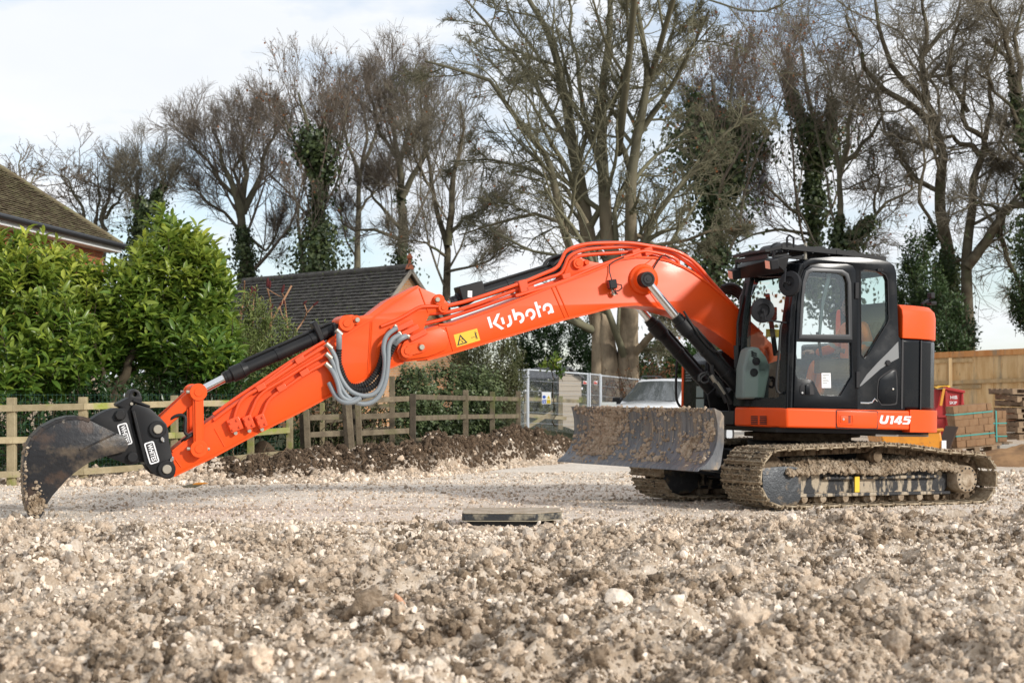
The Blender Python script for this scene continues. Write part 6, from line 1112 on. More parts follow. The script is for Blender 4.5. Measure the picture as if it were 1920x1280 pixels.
f = [(i*n+k, i*n+(k+1) % n, (i+1)*n+(k+1) % n, (i+1)*n+k) for i in range(len(lv)-1) for k in range(n)]+[tuple(range(n-1, -1, -1)), tuple(range((len(lv)-1)*n, len(lv)*n))]
mb.add(v, f); up(mb, 'engine_hood', O_, exc, bevel=.02, seg=3, ang=25)
mb = MB(); x, z = U.P(1745, 555, .5); mb.box((x-.03, .47, z-.03), (x+.03, .55, z+.04)); mb.tube([(x+.12, .5, z-.1), (x, .5, z-.02)], .02, 6); mb.box((x-.06, .44, z-.1), (x+.02, .54, z-.06)); up(mb, 'rear_camera', M['plastic'], exc, bevel=.012)
# right hand side box with louvres, rail, boom foot bracket
mb = MB(); bx = [(.98, 1.0), (.98, 1.58), (.80, 1.72), (.1, 1.80), (.1, 1.0)]; mb.prism(bx, -1.2, -.55); tb = up(mb, 'tool_box', KB, exc, bevel=.03)
mb = MB(); mb.box((.45, -1.24, .87), (.985, -1.19, 1.62)); up(mb, 'box_side', O_, tb, bevel=.01)
for i in range(6):
    mb = MB(); mb.box((.981, -1.1, 1.36+i*.032), (.992, -.93, 1.378+i*.032)); up(mb, 'louvre', M['interior'], tb)
mb = MB(); mb.box((.981, -.80, 1.02), (.986, -.58, 1.15)); mb.box((.981, -.80, 1.17), (.985, -.60, 1.3)); up(mb, 'label_plate', M['interior_light'], tb)
pipe('handrail', [(1275, 668), (1270, 672), (1268, 690), (1267, 740), (1270, 755), (1280, 768)], -1.2, .016, M['rubber'], exc)
mb = MB(); br_ = [(1.0, 1.0), (1.05, 1.2), (.7, 1.5), (.35, 1.62), (.12, 1.5), (-.1, 1.05)]
for y in (.125, -.375): mb.prism(br_, y, y+.03)
mb.box((-.1, -.5, .86), (1.0, .26, 1.02)); mb.disc(FX_, FZ_, -.6, .3, .06); up(mb, 'boom_bracket', K_, exc, bevel=.01)
C4 = lambda a, b: (1160+a/4.266, 520+b/4.266)
for pts, y, r in (([(640, 830), (640, 780), (690, 755), (730, 790), (720, 835), (670, 850), (645, 810), (700, 770)], .3, .014), ([(745, 700), (750, 780), (800, 850), (850, 920), (900, 1010)], .3, .026), ([(700, 760), (790, 800), (840, 880), (880, 970)], .26, .022), ([(520, 270), (600, 400), (720, 570), (820, 610)], .34, .012), ([(760, 840), (830, 930), (860, 1000)], .34, .024)):
    pipe('hydraulic_hose', pts, y, r, M['rubber'], exc, conv=C4)
for a, b in ((800, 870), (820, 905), (755, 815)):
    mb = MB(); x, z = U.P(*C4(a, b), .33); mb.tube([(x-.03, .34, z-.04), (x+.03, .34, z+.04)], .026, 8); up(mb, 'hose_fitting', M['zinc'], exc)
C5 = lambda a, b: (1300+a/3.2, 430+b/3.2)
for k in range(5):
    pipe('hydraulic_hose', [(170-6*k, 345+10*k), (215, 325+13*k), (260, 335+15*k), (300, 375+18*k), (330, 440+18*k)], -.2-.05*k, .022, M['rubber'], exc, conv=C5)

# ------------------------------------------------------------------ undercarriage
def path_points(n):
    ci = np.array((1.215, .335)); cs_ = np.array((-1.50, .30)); ri, rs_ = .275, .245
    pts = [(cs_[0], cs_[1]-rs_)]
    pts += [(-1.2, .048), (1.0, .05)]
    for a in np.linspace(-90, 90, 15): pts.append((ci[0]+ri*math.cos(math.radians(a)), ci[1]+ri*math.sin(math.radians(a))))
    pts += [(.7, .625), (.2, .64), (-.15, .655), (-.5, .635), (-1.0, .575)]
    for a in np.linspace(90, 270, 15): pts.append((cs_[0]+rs_*math.cos(math.radians(a)), cs_[1]+rs_*math.sin(math.radians(a))))
    P = np.array(pts); d = np.concatenate([[0], np.cumsum(np.linalg.norm(np.diff(P, axis=0), axis=1))])
    s = np.linspace(0, d[-1], n, endpoint=False); q = np.stack([np.interp(s, d, P[:, k]) for k in range(2)], 1); q2 = np.stack([np.interp((s+.02) % d[-1], d, P[:, k]) for k in range(2)], 1)
    t = q2-q; return q, t/np.linalg.norm(t, axis=1)[:, None], d[-1]
NSH = 38
mb = MB(); L_ = .174
mb.box((-L_/2, -.35, .012), (L_/2, .35, .03))
for gx in (-.065, 0, .065): mb.box((gx-.009, -.35, .03), (gx+.009, .35, .052))
mb.box((-L_/2, -.35, .0), (-L_/2+.03, .35, .013))
shoe_me = None
for cy in (.93, -.93):
    tr = empty('crawler_track'); tr.parent = exc; tr.matrix_local = LOW
    q, t, per = path_points(NSH)
    for k in range(NSH):
        tx, tz = t[k]; nx, nz = tz, -tx
        mw_ = Matrix(((tx, 0, nx, q[k][0]), (0, 1, 0, cy), (tz, 0, nz, q[k][1]), (0, 0, 0, 1)))
        if shoe_me is None: o = mb.build('track_shoe', M['shoe'], tr, mw_, bevel=.004); shoe_me = o.data
        else:
            o = link('track_shoe', shoe_me, None, tr, mw_); b = o.modifiers.new('bevel', 'BEVEL'); b.width = .004; b.segments = 1; b.limit_method = 'ANGLE'
        for v_ in ():
            pass
    qq, tt, _ = path_points(90); mbc = MB()
    for k in range(90):
        tx, tz = tt[k]; nx, nz = -tz, tx
        for yy in (.06, -.09): mbc.box((-.034, yy, -.005), (.034, yy+.03, .065), Matrix(((tx, 0, nx, qq[k][0]), (0, 1, 0, cy), (tz, 0, nz, qq[k][1]), (0, 0, 0, 1))))
        if k % 2 == 0: q0 = qq[k]+np.array((nx, nz))*.035; mbc.disc(q0[0], q0[1], cy-.13, cy+.13, .02, 8)
    mbc.build('track_chain', M['muddark'], tr)
    s = 1 if cy > 0 else -1
    mbf = MB(); fr = [(-1.15, .12), (.95, .12), (.97, .20), (.90, .22), (.88, .40), (.6, .45), (-1.0, .42), (-1.22, .34), (-1.22, .2)]
    mbf.prism(fr, cy-.14, cy+.14); mbf.prism([(-1.2, .118), (.92, .118), (.92, .155), (-1.2, .155)], cy-.18, cy+.22); mbf.prism([(-1.05, .30), (.55, .30), (.55, .335), (-1.05, .335)], cy+.1, cy+.2); fo_ = mbf.build('track_frame', M['frame'], tr, bevel=.008)
    # idler, cover plate
    mbf = MB(); mbf.disc(1.215, .335, cy-.09, cy+.09, .235, 32); mbf.disc(1.215, .335, cy-.12, cy+.12, .09); mbf.build('idler_wheel', M['muddark'], tr, bevel=.012)
    gp = [T.P(a, b, 1.17) for a, b in ((1431, 877), (1470, 874), (1485, 874), (1499, 876), (1502, 880), (1504, 905), (1503, 936), (1496, 946), (1475, 950), (1452, 956), (1440, 946), (1433, 936))]
    if s > 0: o = link('idler_guard', plate([gp], cy+.20, cy+.225, .006), M['steelmud'], tr)
    else: o = link('idler_guard', plate([[(1.42, .1), (1.42, .52), (1.0, .52), (.95, .45), (.95, .15), (1.05, .08), (1.3, .06)]], cy+.2, cy+.22, .006), M['steelmud'], tr)
    # sprocket and final drive
    mbf = MB(); n = 21; ol = []
    for k in range(n*2): r = .235 if k % 2 else .20; a = PI*k/n; ol.append((-1.5+r*math.cos(a), .30+r*math.sin(a)))
    mbf.prism(ol, cy-.03, cy+.03); mbf.build('sprocket', M['muddark'], tr)
    mbf = MB(); mbf.lathe_y(-1.39, .285, [(.15, cy-.1), (.155, cy+.05), (.155, cy+.26), (.145, cy+.28), (.085, cy+.282), (.08, cy+.29), (.0, cy+.29)], 32); fd = mbf.build('final_drive', M['mud'], tr, bevel=.006)
    mbf = MB()
    for k in range(14): a = 2*PI*k/14; mbf.disc(-1.39+.125*math.cos(a), .285+.125*math.sin(a), cy+.27, cy+.288, .011, 6)
    mbf.build('bolt_ring', M['black'], fd)
    for px_ in (1510, 1545, 1587, 1638, 1691, 1726, 1757):
        x, z = T.P(px_, 942, 1.15); mbf = MB(); mbf.lathe_y(x, .098, [(.072, cy-.12), (.072, cy-.05), (.055, cy-.04), (.055, cy+.08), (.072, cy+.09), (.072, cy+.14), (.045, cy+.16), (.04, cy+.21)], 16); mbf.build('track_roller', M['mud'], tr)
    x, z = T.P(1646, 862, 1.1); mbf = MB(); mbf.lathe_y(x, .545, [(.06, cy-.12), (.07, cy-.1), (.07, cy+.06), (.08, cy+.07), (.08, cy+.12), (.06, cy+.14), (.06, cy+.17), (.03, cy+.175)], 20); mbf.build('carrier_roller', M['muddark'], tr)
    mbf = MB(); a_, b_ = T.P(1602, 893, 1.14), T.P(1609, 922, 1.14)
    if s > 0:
        mbf.prism([(a_[0], a_[1]), (b_[0]-.01, a_[1]), (b_[0]-.01, b_[1]), (a_[0], b_[1])], cy+.205, cy+.222); dc = mbf.build('warning_decal', mat('yellow_decal', (.75, .5, .03), .5), tr)
# carriage body, slew ring
mb = MB(); mb.prism([(-.9, .25), (.9, .25), (.75, .6), (-.75, .6)], -.62, .62); mb.tube([(0, 0, .5), (0, 0, .70)], .62, 32); mb.box((.3, -.8, .22), (.75, .8, .42)); mb.box((-.75, -.8, .22), (-.3, .8, .42)); low(mb, 'chassis', K_, bevel=.02)
mb = MB(); mb.tube([(0, 0, .66), (0, 0, .835)], .56, 36); mb.tube([(0, 0, .74), (0, 0, .79)], .66, 36); low(mb, 'slew_ring', M['muddark'], bevel=.01)
mb = MB(); mb.slab([(.9, 1.1), (-.5, 1.12), (-1.1, .9), (-1.25, 0), (-1.1, -.9), (-.5, -1.12), (.9, -1.1)], .80, .85); up(mb, 'upper_deck', K_, exc)
mb = MB(); mb.slab([(-.3, 1.12), (-.7, 1.1), (-1.1, .9), (-1.1, .5), (-.3, .5)], .775, .797); up(mb, 'under_cover', mat('grey_under_plate', (.22, .21, .19), .6), exc)

# blade
prof = [(2.325, .435), (2.24, .50), (2.165, .59), (2.125, .69), (2.11, .80), (2.115, .91), (2.135, 1.0), (2.155, 1.06)]
mb = MB(); back = [(a-.035, b) for a, b in prof[::-1]]; mb.prism(smooth_poly(prof, 1, False)+[(a-.03, b) for a, b in smooth_poly(prof, 1, False)[::-1]], -1.57, 1.325); bld = low(mb, 'dozer_blade', M['blade'], bevel=.004, ang=40)
mb = MB(); mb.prism([(2.345, .415), (2.25, .47), (2.235, .50), (2.33, .445)], -1.575, 1.33); low(mb, 'cutting_edge', M['blade'], bld)
for y in (1.325, -1.59):
    mb = MB(); mb.prism(prof+[(2.07, 1.03), (2.03, .98), (2.03, .70), (2.07, .47), (2.1, .43)], y, y+.02); o = low(mb, 'end_plate', M['blade'], bld, bevel=.003)
mb = MB(); mb.box((2.03, -1.5, .46), (2.13, 1.25, .56)); mb.box((2.0, -1.5, .88), (2.08, 1.25, .98)); low(mb, 'back_beam', M['steelmud'], bld, bevel=.01)
for y in (.42, -.55):
    mb = MB(); mb.beam((2.1, y, .52), (.7, y, .34), .14, .16); low(mb, 'push_arm', M['steelmud'], bld, bevel=.012)
mb = MB(); mb.cyl((2.05, -.06, .85), (1.45, -.06, .60), .04); mb.cyl((1.55, -.06, .64), (.7, -.06, .45), .075); low(mb, 'blade_cylinder', K_, bld)

# ------------------------------------------------------------------ mud lumps on the machine (joined: nobody could count them)
def ico(sub):
    bm = bmesh.new(); bmesh.ops.create_icosphere(bm, subdivisions=sub, radius=1); V = np.array([v.co[:] for v in bm.verts]); F = np.array([[v.index for v in f.verts] for f in bm.faces]); bm.free(); return V, F
_I1 = ico(1); _I2 = ico(2)
def lumps(name, pts, rad, m, parent=None, mw=None, base=_I1, jit=.32, squash=None):
    pts = np.asarray(pts, float); rad = np.asarray(rad, float); N = len(pts); V, F = base; nv = len(V)
    VV = V[None]*(1+jit*(RS.rand(N, nv, 1)*2-1))*(RS.rand(N, 1, 3)*.6+.7)
    a = RS.rand(N)*2*PI; ca, sa = np.cos(a), np.sin(a); x = VV[..., 0]*ca[:, None]-VV[..., 1]*sa[:, None]; y = VV[..., 0]*sa[:, None]+VV[..., 1]*ca[:, None]
    VV = np.stack([x, y, VV[..., 2]], -1)*rad[:, None, None]
    if squash is not None: VV = VV*np.array(squash)
    VV = VV+pts[:, None, :]; FF = (F[None]+np.arange(N)[:, None, None]*nv).reshape(-1, 3)
    o = npmesh(name, VV.reshape(-1, 3), FF, m, parent, False, mw); o['kind'] = 'stuff'; return o
# on the blade
P_ = np.array(smooth_poly(prof, 2, False)); cum = np.concatenate([[0], np.cumsum(np.linalg.norm(np.diff(P_, axis=0), axis=1))])
n = 36000; s_ = RS.rand(n)*cum[-1]; y_ = -1.55+2.85*RS.rand(n); xx = np.interp(s_, cum, P_[:, 0]); zz = np.interp(s_, cum, P_[:, 1])
w1 = np.exp(-((y_+.85-(zz-.8)*.5)/.28)**2)*(.9-.2*(zz-.7))*(zz > .52); w2 = np.clip((fbm(y_*2.6, zz*4.5, 5)-.17)*2.2, 0, .6)*(y_ > -.8)*np.clip(1.3-np.abs(y_-.2)*.45, .3, 1); w3 = .03+.16*np.clip(fbm(y_*7+9, zz*9, 3)-.1, 0, 1)
edge_ = .25*(zz > 1.02)
keep = RS.rand(n) < np.clip(w1+w2+w3+edge_, 0, 1)*.62; k = keep.sum()
lumps('mud', np.stack([xx, y_, zz], 1)[keep], RS.rand(k)**4*.026+.0035, M['bladecrust'], bld, None)
# heaps on the near track frame, dust along the shoes
n = 5200; x_ = RS.uniform(-1.32, 1.1, n); y2 = RS.rand(n); top = .46+.09*np.exp(-((x_+.75)/.4)**2)+.05*fbm(x_*3, x_*0+2, 3)+.05*np.exp(-((x_-.6)/.3)**2)
yy = .93+.33*(1-y2**2)-.25+.02; yy = .78+.42*y2; zz = .33+(top-.33)*np.sqrt(np.clip(1-((yy-.78)/.44)**2, 0, 1))+RS.randn(n)*.012
trk = [c for c in exc.children if c.name.startswith('crawler_track')]
lumps('mud_heap', np.stack([x_, yy, zz], 1), RS.rand(n)**2*.024+.010, M['mud'], trk[0])
q, t, per = path_points(900); nn = np.stack([t[:, 1], -t[:, 0]], 1)
for tr, cy, cnt in ((trk[0], .93, 9000), (trk[1], -.93, 3500)):
    i = RS.randint(0, 900, cnt); off = .03+RS.rand(cnt)*.018; p = q[i]+nn[i]*off[:, None]; yv = cy+RS.uniform(-.35, .35, cnt); r = RS.rand(cnt)**2*.013+.005
    ok = (p[:, 1] > .03)
    lumps('mud', np.stack([p[:, 0], yv, p[:, 1]], 1)[ok], r[ok], M['shoe'], tr)
# mud on the bucket back and tip
wrp = np.array(bp[14:24]); cw = np.concatenate([[0], np.cumsum(np.linalg.norm(np.diff(wrp, axis=0), axis=1))]); n = 2600; s_ = RS.rand(n)**1.5*cw[-1]*.78
xb = np.interp(s_, cw, wrp[:, 0]); zb = np.interp(s_, cw, wrp[:, 1]); yb = RS.uniform(-.42, .17, n)
lumps('mud', np.stack([xb+RS.randn(n)*.007, yb, zb+RS.randn(n)*.007], 1), RS.rand(n)**3*.018+.005, M['mud'], bkt)
tipc = np.array(bp[15]); n = 420; lumps('mud', np.stack([tipc[0]-.02+RS.randn(n)*.035, .135+RS.rand(n)*.025, tipc[1]+.04+np.abs(RS.randn(n))*.10], 1), RS.rand(n)**3*.018+.005, M['mud'], bkt)

# ------------------------------------------------------------------ driver
def skin_person(name, joints, edges, radii, m, parent):
    me = bpy.data.meshes.new(name); me.from_pydata(joints, edges, []); me.update()
    o = link(name, me, m, parent); md = o.modifiers.new('skin', 'SKIN'); md.use_smooth_shade = True
    for i, r in enumerate(radii): me.skin_vertices[0].data[i].radius = (r, r*.9) if not isinstance(r, tuple) else r
    me.skin_vertices[0].data[0].use_root = True
    s = o.modifiers.new('sub', 'SUBSURF'); s.levels = 2; s.render_levels = 2; return o
per = empty('person'); per.matrix_world = U.M() @ Matrix.Translation((-.24, .72, 1.55))
tag(per, 'driver in an orange hi-vis jacket sitting at the controls inside the excavator cab', 'person')
J = [(0, 0, .0), (-.02, 0, .18), (-.02, 0, .36), (0, 0, .47), (.03, 0, .54), (.0, .18, .43), (-.03, .31, .20), (.22, .29, .14), (.0, -.17, .43), (.10, -.27, .20), (.33, -.26, .14), (.05, .1, -.02), (.42, .12, .02), (.50, .12, -.36), (.05, -.1, -.02), (.42, -.12, .02), (.50, -.12, -.36)]
Eg = [(0, 1), (1, 2), (2, 3), (3, 4), (2, 5), (5, 6), (6, 7), (2, 8), (8, 9), (9, 10), (0, 11), (11, 12), (12, 13), (0, 14), (14, 15), (15, 16)]
Rd = [(.17, .14), (.165, .13), (.17, .12), .075, .06, .085, .065, .048, .085, .065, .048, .11, .08, .06, .11, .08, .06]
body = skin_person('body', J, Eg, Rd, M['hiviz'], per)
mb = MB(); V, F = _I2; hv = np.array(V); hv = hv*np.array((.098, .078, .122)); hv[:, 0] += np.where(hv[:, 2] < -.05, .012, 0); mb.add(hv+np.array((.05, 0, .66)), F.tolist())
mb.add(_I1[0]*np.array((.022, .014, .022))+np.array((.15, 0, .645)), _I1[1].tolist())
for s in (-1, 1): mb.add(_I1[0]*np.array((.018, .012, .032))+np.array((.045, .08*s, .655)), _I1[1].tolist())
mb.tube([(.03, 0, .5), (.04, 0, .6)], .055, 12); hdm = mb.build('head', M['skin'], per, ang=60)
mb = MB(); hr = V*np.array((.104, .084, .115))+np.array((.04, 0, .685)); fcs = [f for f in F.tolist() if all(hr[i][2] > .66+.10*max(0, (hr[i][0]-.03)/.1) for i in f)]; mb.add(hr, fcs); mb.build('hair', M['hair'], per, ang=60)
mb = MB()
for s in (-1, 1):
    mb.add(_I1[0]*np.array((.008, .012, .009))+np.array((.142, .032*s, .675)), _I1[1].tolist())
mb.box((.138, -.022, .594), (.146, .022, .602)); mb.build('face_features', M['darkcloth'], per)
for s in (-1, 1):
    hx = (.36 if s < 0 else .25, (.265 if s < 0 else .29)*s, .145); J2 = [(hx[0], hx[1], hx[2]), (hx[0]+.07, hx[1]-.01*s, hx[2]+.01)]; E2 = [(0, 1)]; R2 = [.03, .034]
    for kf in range(4):
        b0 = (hx[0]+.085, hx[1]-(.03-.02*kf)*s, hx[2]+.015); i0 = len(J2); J2 += [b0, (b0[0]+.045-.004*kf, b0[1], b0[2]-.012), (b0[0]+.05-.004*kf, b0[1]-.0*s, b0[2]-.045)]; E2 += [(1, i0), (i0, i0+1), (i0+1, i0+2)]; R2 += [.011, .010, .008]
    i0 = len(J2); J2 += [(hx[0]+.05, hx[1]-.045*s, hx[2]), (hx[0]+.085, hx[1]-.055*s, hx[2]-.02)]; E2 += [(0, i0), (i0, i0+1)]; R2 += [.012, .009]
    skin_person('hand', J2, E2, R2, M['skin'], per)
mb = MB(); mb.tube([(-.03, .305, .26), (-.03, .305, .21)], .085, 14); mb.tube([(.09, -.275, .225), (.115, -.275, .185)], .079, 14); mb.build('reflective_band', M['reflective'], per)
# ------------------------------------------------------------------ things round the site
def place(name, px, py, Y, label, cat, group=None, rz=0, z=0.):
    p = at(px, py, Y); return empty(name, (p[0], p[1], z), label, cat, group, rz)
# white pickup
pk = place('pickup_truck', 1172, 740, 40.6, 'white pickup truck parked behind the blade, reflecting branches in its windscreen', 'pickup', None, math.radians(-30), -.17)
CW = mat('white_car_paint', (.78, .79, .80), .18, coat=.6); CG = mat('dark_windscreen', (.07, .08, .083), .03, spec=1.0, coat=1.0); CB = mat('black_trim', (.015, .015, .016), .45); CL = mat('headlamp_glass', (.30, .31, .33), .1, coat=.8)
def loft(secs, cap=True):                                  # secs: (y, [(x, z) half outline from bottom centre up]) mirrored
    mb = MB(); V = []
    for y, hf in secs:
        full = [(x, z) for x, z in hf]+[(-x, z) for x, z in hf[::-1]]; V.append([(x, y, z) for x, z in full])
    n = len(V[0]); v = [p for r in V for p in r]; f = [(i*n+k, i*n+(k+1) % n, (i+1)*n+(k+1) % n, (i+1)*n+k) for i in range(len(V)-1) for k in range(n)]
    if cap: f += [tuple(range(n-1, -1, -1)), tuple(range((len(V)-1)*n, len(V)*n))]
    return mb.add(v, f)
def bs_(w, zt, cr, zb=.42): return [(w*.86, zb), (w*.97, zb+.12), (w, .75), (w*.985, zt-.10), (w*.90, zt-.02), (w*.45, zt+cr), (.02, zt+cr+.01)]
b = loft([(0, bs_(.78, .98, .02, .5)), (.06, bs_(.86, 1.03, .03, .45)), (.25, bs_(.92, 1.09, .04)), (.7, bs_(.945, 1.14, .045)), (1.3, bs_(.95, 1.19, .05)), (1.5, bs_(.95, 1.19, .03)), (3.4, bs_(.95, 1.20, .0)), (5.2, bs_(.94, 1.20, .0))]).build('body', CW, pk, bevel=.012, ang=40)
cs2 = [(1.32, [(.80, 1.16), (.79, 1.18), (.4, 1.20), (.02, 1.21)]), (2.12, [(.86, 1.18), (.66, 1.74), (.4, 1.775), (.02, 1.785)]), (2.8, [(.87, 1.18), (.68, 1.77), (.4, 1.80), (.02, 1.81)]), (3.5, [(.87, 1.18), (.67, 1.73), (.4, 1.77), (.02, 1.78)]), (3.85, [(.86, 1.18), (.78, 1.2), (.4, 1.2), (.02, 1.2)])]
loft(cs2).build('cabin', CW, pk, bevel=.015, ang=30)
def quad(name, q, m, par, th=(0, -.006, .006)): mb = MB(); mb.add(list(q)+[tuple(np.array(p)+th) for p in q], [(0, 1, 2, 3), (7, 6, 5, 4), (0, 4, 5, 1), (1, 5, 6, 2), (2, 6, 7, 3), (3, 7, 4, 0)]); return mb.build(name, m, par)
def wsc(x, t, o=.012): zc = 1.20+(.575+.0)*t; y = 1.32+.8*t; return (x, y-o, zc+o)
mb = MB(); n1, n2 = 8, 5; v = []
for i in range(n2+1):
    t = .07+.84*i/n2; w = .755-.135*t
    for j in range(n1+1): s = -1+2*j/n1; v.append((s*w, 1.32+.8*t-.02-.035*(1-s*s), 1.195+.578*t+.016-.03*abs(s)**3*t))
mb.add(v, [(i*(n1+1)+j, i*(n1+1)+j+1, (i+1)*(n1+1)+j+1, (i+1)*(n1+1)+j) for i in range(n2) for j in range(n1)]); mb.build('windscreen', CG, pk, ang=60)
for s in (-1, 1): quad('side_window', [(s*.868, 1.75, 1.22), (s*.872, 3.3, 1.22), (s*.72, 3.2, 1.66), (s*.715, 2.2, 1.66)], CG, pk, (s*.008, 0, 0))
mb = MB(); mb.prism([(-.62, .62), (.62, .62), (.70, .80), (.64, .95), (-.64, .95), (-.70, .80)], -.045, .02); gl2 = mb.build('grille', CB, pk, bevel=.02)
for k in range(3): mb = MB(); mb.box((-.6, -.06, .69+.085*k), (.6, -.045, .715+.085*k)); mb.build('grille_bar', CB, gl2, bevel=.004)
mb = MB(); mb.box((-.9, -.08, .38), (.9, .1, .60)); mb.build('bumper', CB, pk, bevel=.04)
mb = MB(); mb.box((-.66, -.03, .945), (.66, .03, .985)); mb.build('bonnet_lip', CB, pk, bevel=.012)
for s in (-1, 1):
    hl_ = quad('headlight', [(s*.63, -.035, .80), (s*.86, .075, .84), (s*.89, .12, .99), (s*.63, .0, .97)], CL, pk, (0, -.02, 0))
    mb = MB(); mb.box((s*1.0-.12, 1.55, 1.14), (s*1.0+.12, 1.68, 1.33)); mb.beam((s*.86, 1.62, 1.18), (s*.95, 1.62, 1.2), .05, .04); mb.build('door_mirror', CB, pk, bevel=.03)
    mb = MB(); mb.tube([(s*.62, 2.1, 1.78), (s*.63, 2.3, 1.86), (s*.63, 3.3, 1.86), (s*.62, 3.5, 1.78)], .02, 8); mb.build('roof_rail', CB, pk)
    for y in (.95, 4.15):
        w = empty('wheel'); w.parent = pk; w.location = (s*.80, y, .38); mb = MB(); mb.tube([(-.12, 0, 0), (-.1, 0, 0), (.1, 0, 0), (.12, 0, 0)], [.30, .38, .38, .30], 28); mb.build('tyre', M['rubber'], w, bevel=.01); mb = MB(); mb.tube([(-.125, 0, 0), (.125, 0, 0)], .2, 20); mb.build('rim', M['galv'], w)
mb = MB(); mb.tube([(-.5, 1.27, 1.215), (-.1, 1.3, 1.24), (.1, 1.31, 1.24)], .01, 6); mb.build('wiper', CB, pk)
# pale board behind the mirror
bd = place('board', 1141, 760, 40, 'pale sheet leaning by the mesh fence left of the pickup mirror', 'board'); mb = MB(); mb.box((-.18, 0, -.2), (.18, .02, 1.05)); mb.build('sheet', mat('pale_sheet', (.5, .52, .5), .6), bd, bevel=.004); mb = MB(); mb.beam((-.15, .03, 0), (-.15, .3, -.0), .03, .03); mb.build('foot', M['galv'], bd)

# red skip with tarpaulin
RP = mat('red_skip_paint', (.40, .022, .022), .45, col2=(.28, .03, .025), nscale=3, lo=.45, hi=.7, extra=[((.30, .2, .15), 6, .66, .74)])
sk_ = place('red_skip', 1776, 740, 36, 'red steel skip with white lettering behind the block pallets', 'skip'); so_ = np.array(sk_.location); q = lambda a, b: (at(a, b, 36)[0]-so_[0], at(a, b, 36)[2])
pts = [q(1752, 728), q(1772, 728), q(1806, 735), q(1810, 775), q(1800, 838), q(1756, 838)]
mb = MB(); mb.prism(pts, 0, 1.5); mb.build('body', RP, sk_, bevel=.015)
mb = MB()
a, b = q(1768, 727), q(1808, 734.5); mb.beam((a[0], -.03, a[1]), (b[0], -.03, b[1]), .06, .06); mb.build('rim', RP, sk_, bevel=.008)
for a, b in (((1773, 732), (1776, 836)), ((1804, 738), (1800, 836)), ((1758, 781), (1806, 778))):
    mb = MB(); u_, w_ = q(*a), q(*b); mb.beam((u_[0], -.02, u_[1]), (w_[0], -.02, w_[1]), .05, .045); mb.build('rib', RP, sk_, bevel=.006)
for tx, px_, py_, sz_ in (('HIB', 1788, 745, .10), ('SKIP', 1787, 755, .085), ('HIRE', 1786, 767, .07)):
    if tx == 'HIRE': continue
    u_ = q(px_, py_); t = text_mesh(tx, sz_, .01); xform(t, Matrix.Translation((u_[0], -.012, u_[1]))); link('lettering', t, M['white'], sk_)
mb = MB(); u_, w_ = q(1768, 728), q(1762, 760); mb.beam((w_[0], -.08, w_[1]), (u_[0], -.08, u_[1]), .05, .05); mb.build('lifting_lug', mat('orange_post', (.65, .28, .03), .6), sk_)
tp = place('tarpaulin', 1768, 722, 36.3, 'crumpled yellow plastic sheet lying on top of the red skip', 'sheet', z=0); to_ = np.array(tp.location); gx = np.linspace(-.28, .18, 14); gy = np.linspace(-.1, .5, 8); X_, Y_ = np.meshgrid(gx, gy); zz = 1.22+9*36/3200+.04+.08*fbm(X_*7, Y_*7, 4)+.03; ii_ = (np.arange(7)[:, None]*14+np.arange(13)[None]).ravel(); o = npmesh('sheet', np.stack([X_.ravel(), Y_.ravel(), zz.ravel()], 1), np.stack([ii_, ii_+1, ii_+15, ii_+14], 1), mat('yellow_plastic', (.75, .42, .02), .4), tp, True); sm = o.modifiers.new('thick', 'SOLIDIFY'); sm.thickness = .01
bdr = place('broken_board', 1776, 727, 36.0, 'grey splintered board sticking out of the top of the red skip', 'board'); mb = MB(); mb.beam((-.3, -.15, 1.22+11*36/3200), (.25, .2, 1.22+14*36/3200), .12, .02); mb.build('plank', WB, bdr)
# amber tipping skip behind the counterweight
AM = mat('amber_machine_paint', (.62, .24, .012), .45, col2=(.42, .16, .02), nscale=4, lo=.45, hi=.7, extra=[((.12, .09, .06), 7, .62, .7)])
am = place('dumper_skip', 1710, 740, 30, 'amber dumper body seen between the counterweight and the tracks', 'dumper'); ao = np.array(am.location); q = lambda a, b: (at(a, b, 30)[0]-ao[0], at(a, b, 30)[2])
mb = MB(); mb.prism([q(1650, 812), q(1764, 806), q(1767, 826), q(1768, 838), q(1750, 846), q(1660, 846)], 0, 1.2); mb.build('body', AM, am, bevel=.03); mb = MB(); u_, w_ = q(1648, 810), q(1768, 805); mb.beam((u_[0], -.02, u_[1]), (w_[0], -.02, w_[1]), .08, .05); mb.build('rim', AM, am, bevel=.01)
mb = MB(); u_ = q(1728, 836); mb.box((u_[0]-.1, -.04, u_[1]-.03), (u_[0]+.1, 0, u_[1]+.03)); mb.build('bracket', AM, am, bevel=.008); mb = MB(); mb.box((q(1765, 830)[0], -.03, 0), (q(1765, 830)[0]+.08, .05, .42)); mb.build('white_post', M['white'], am)
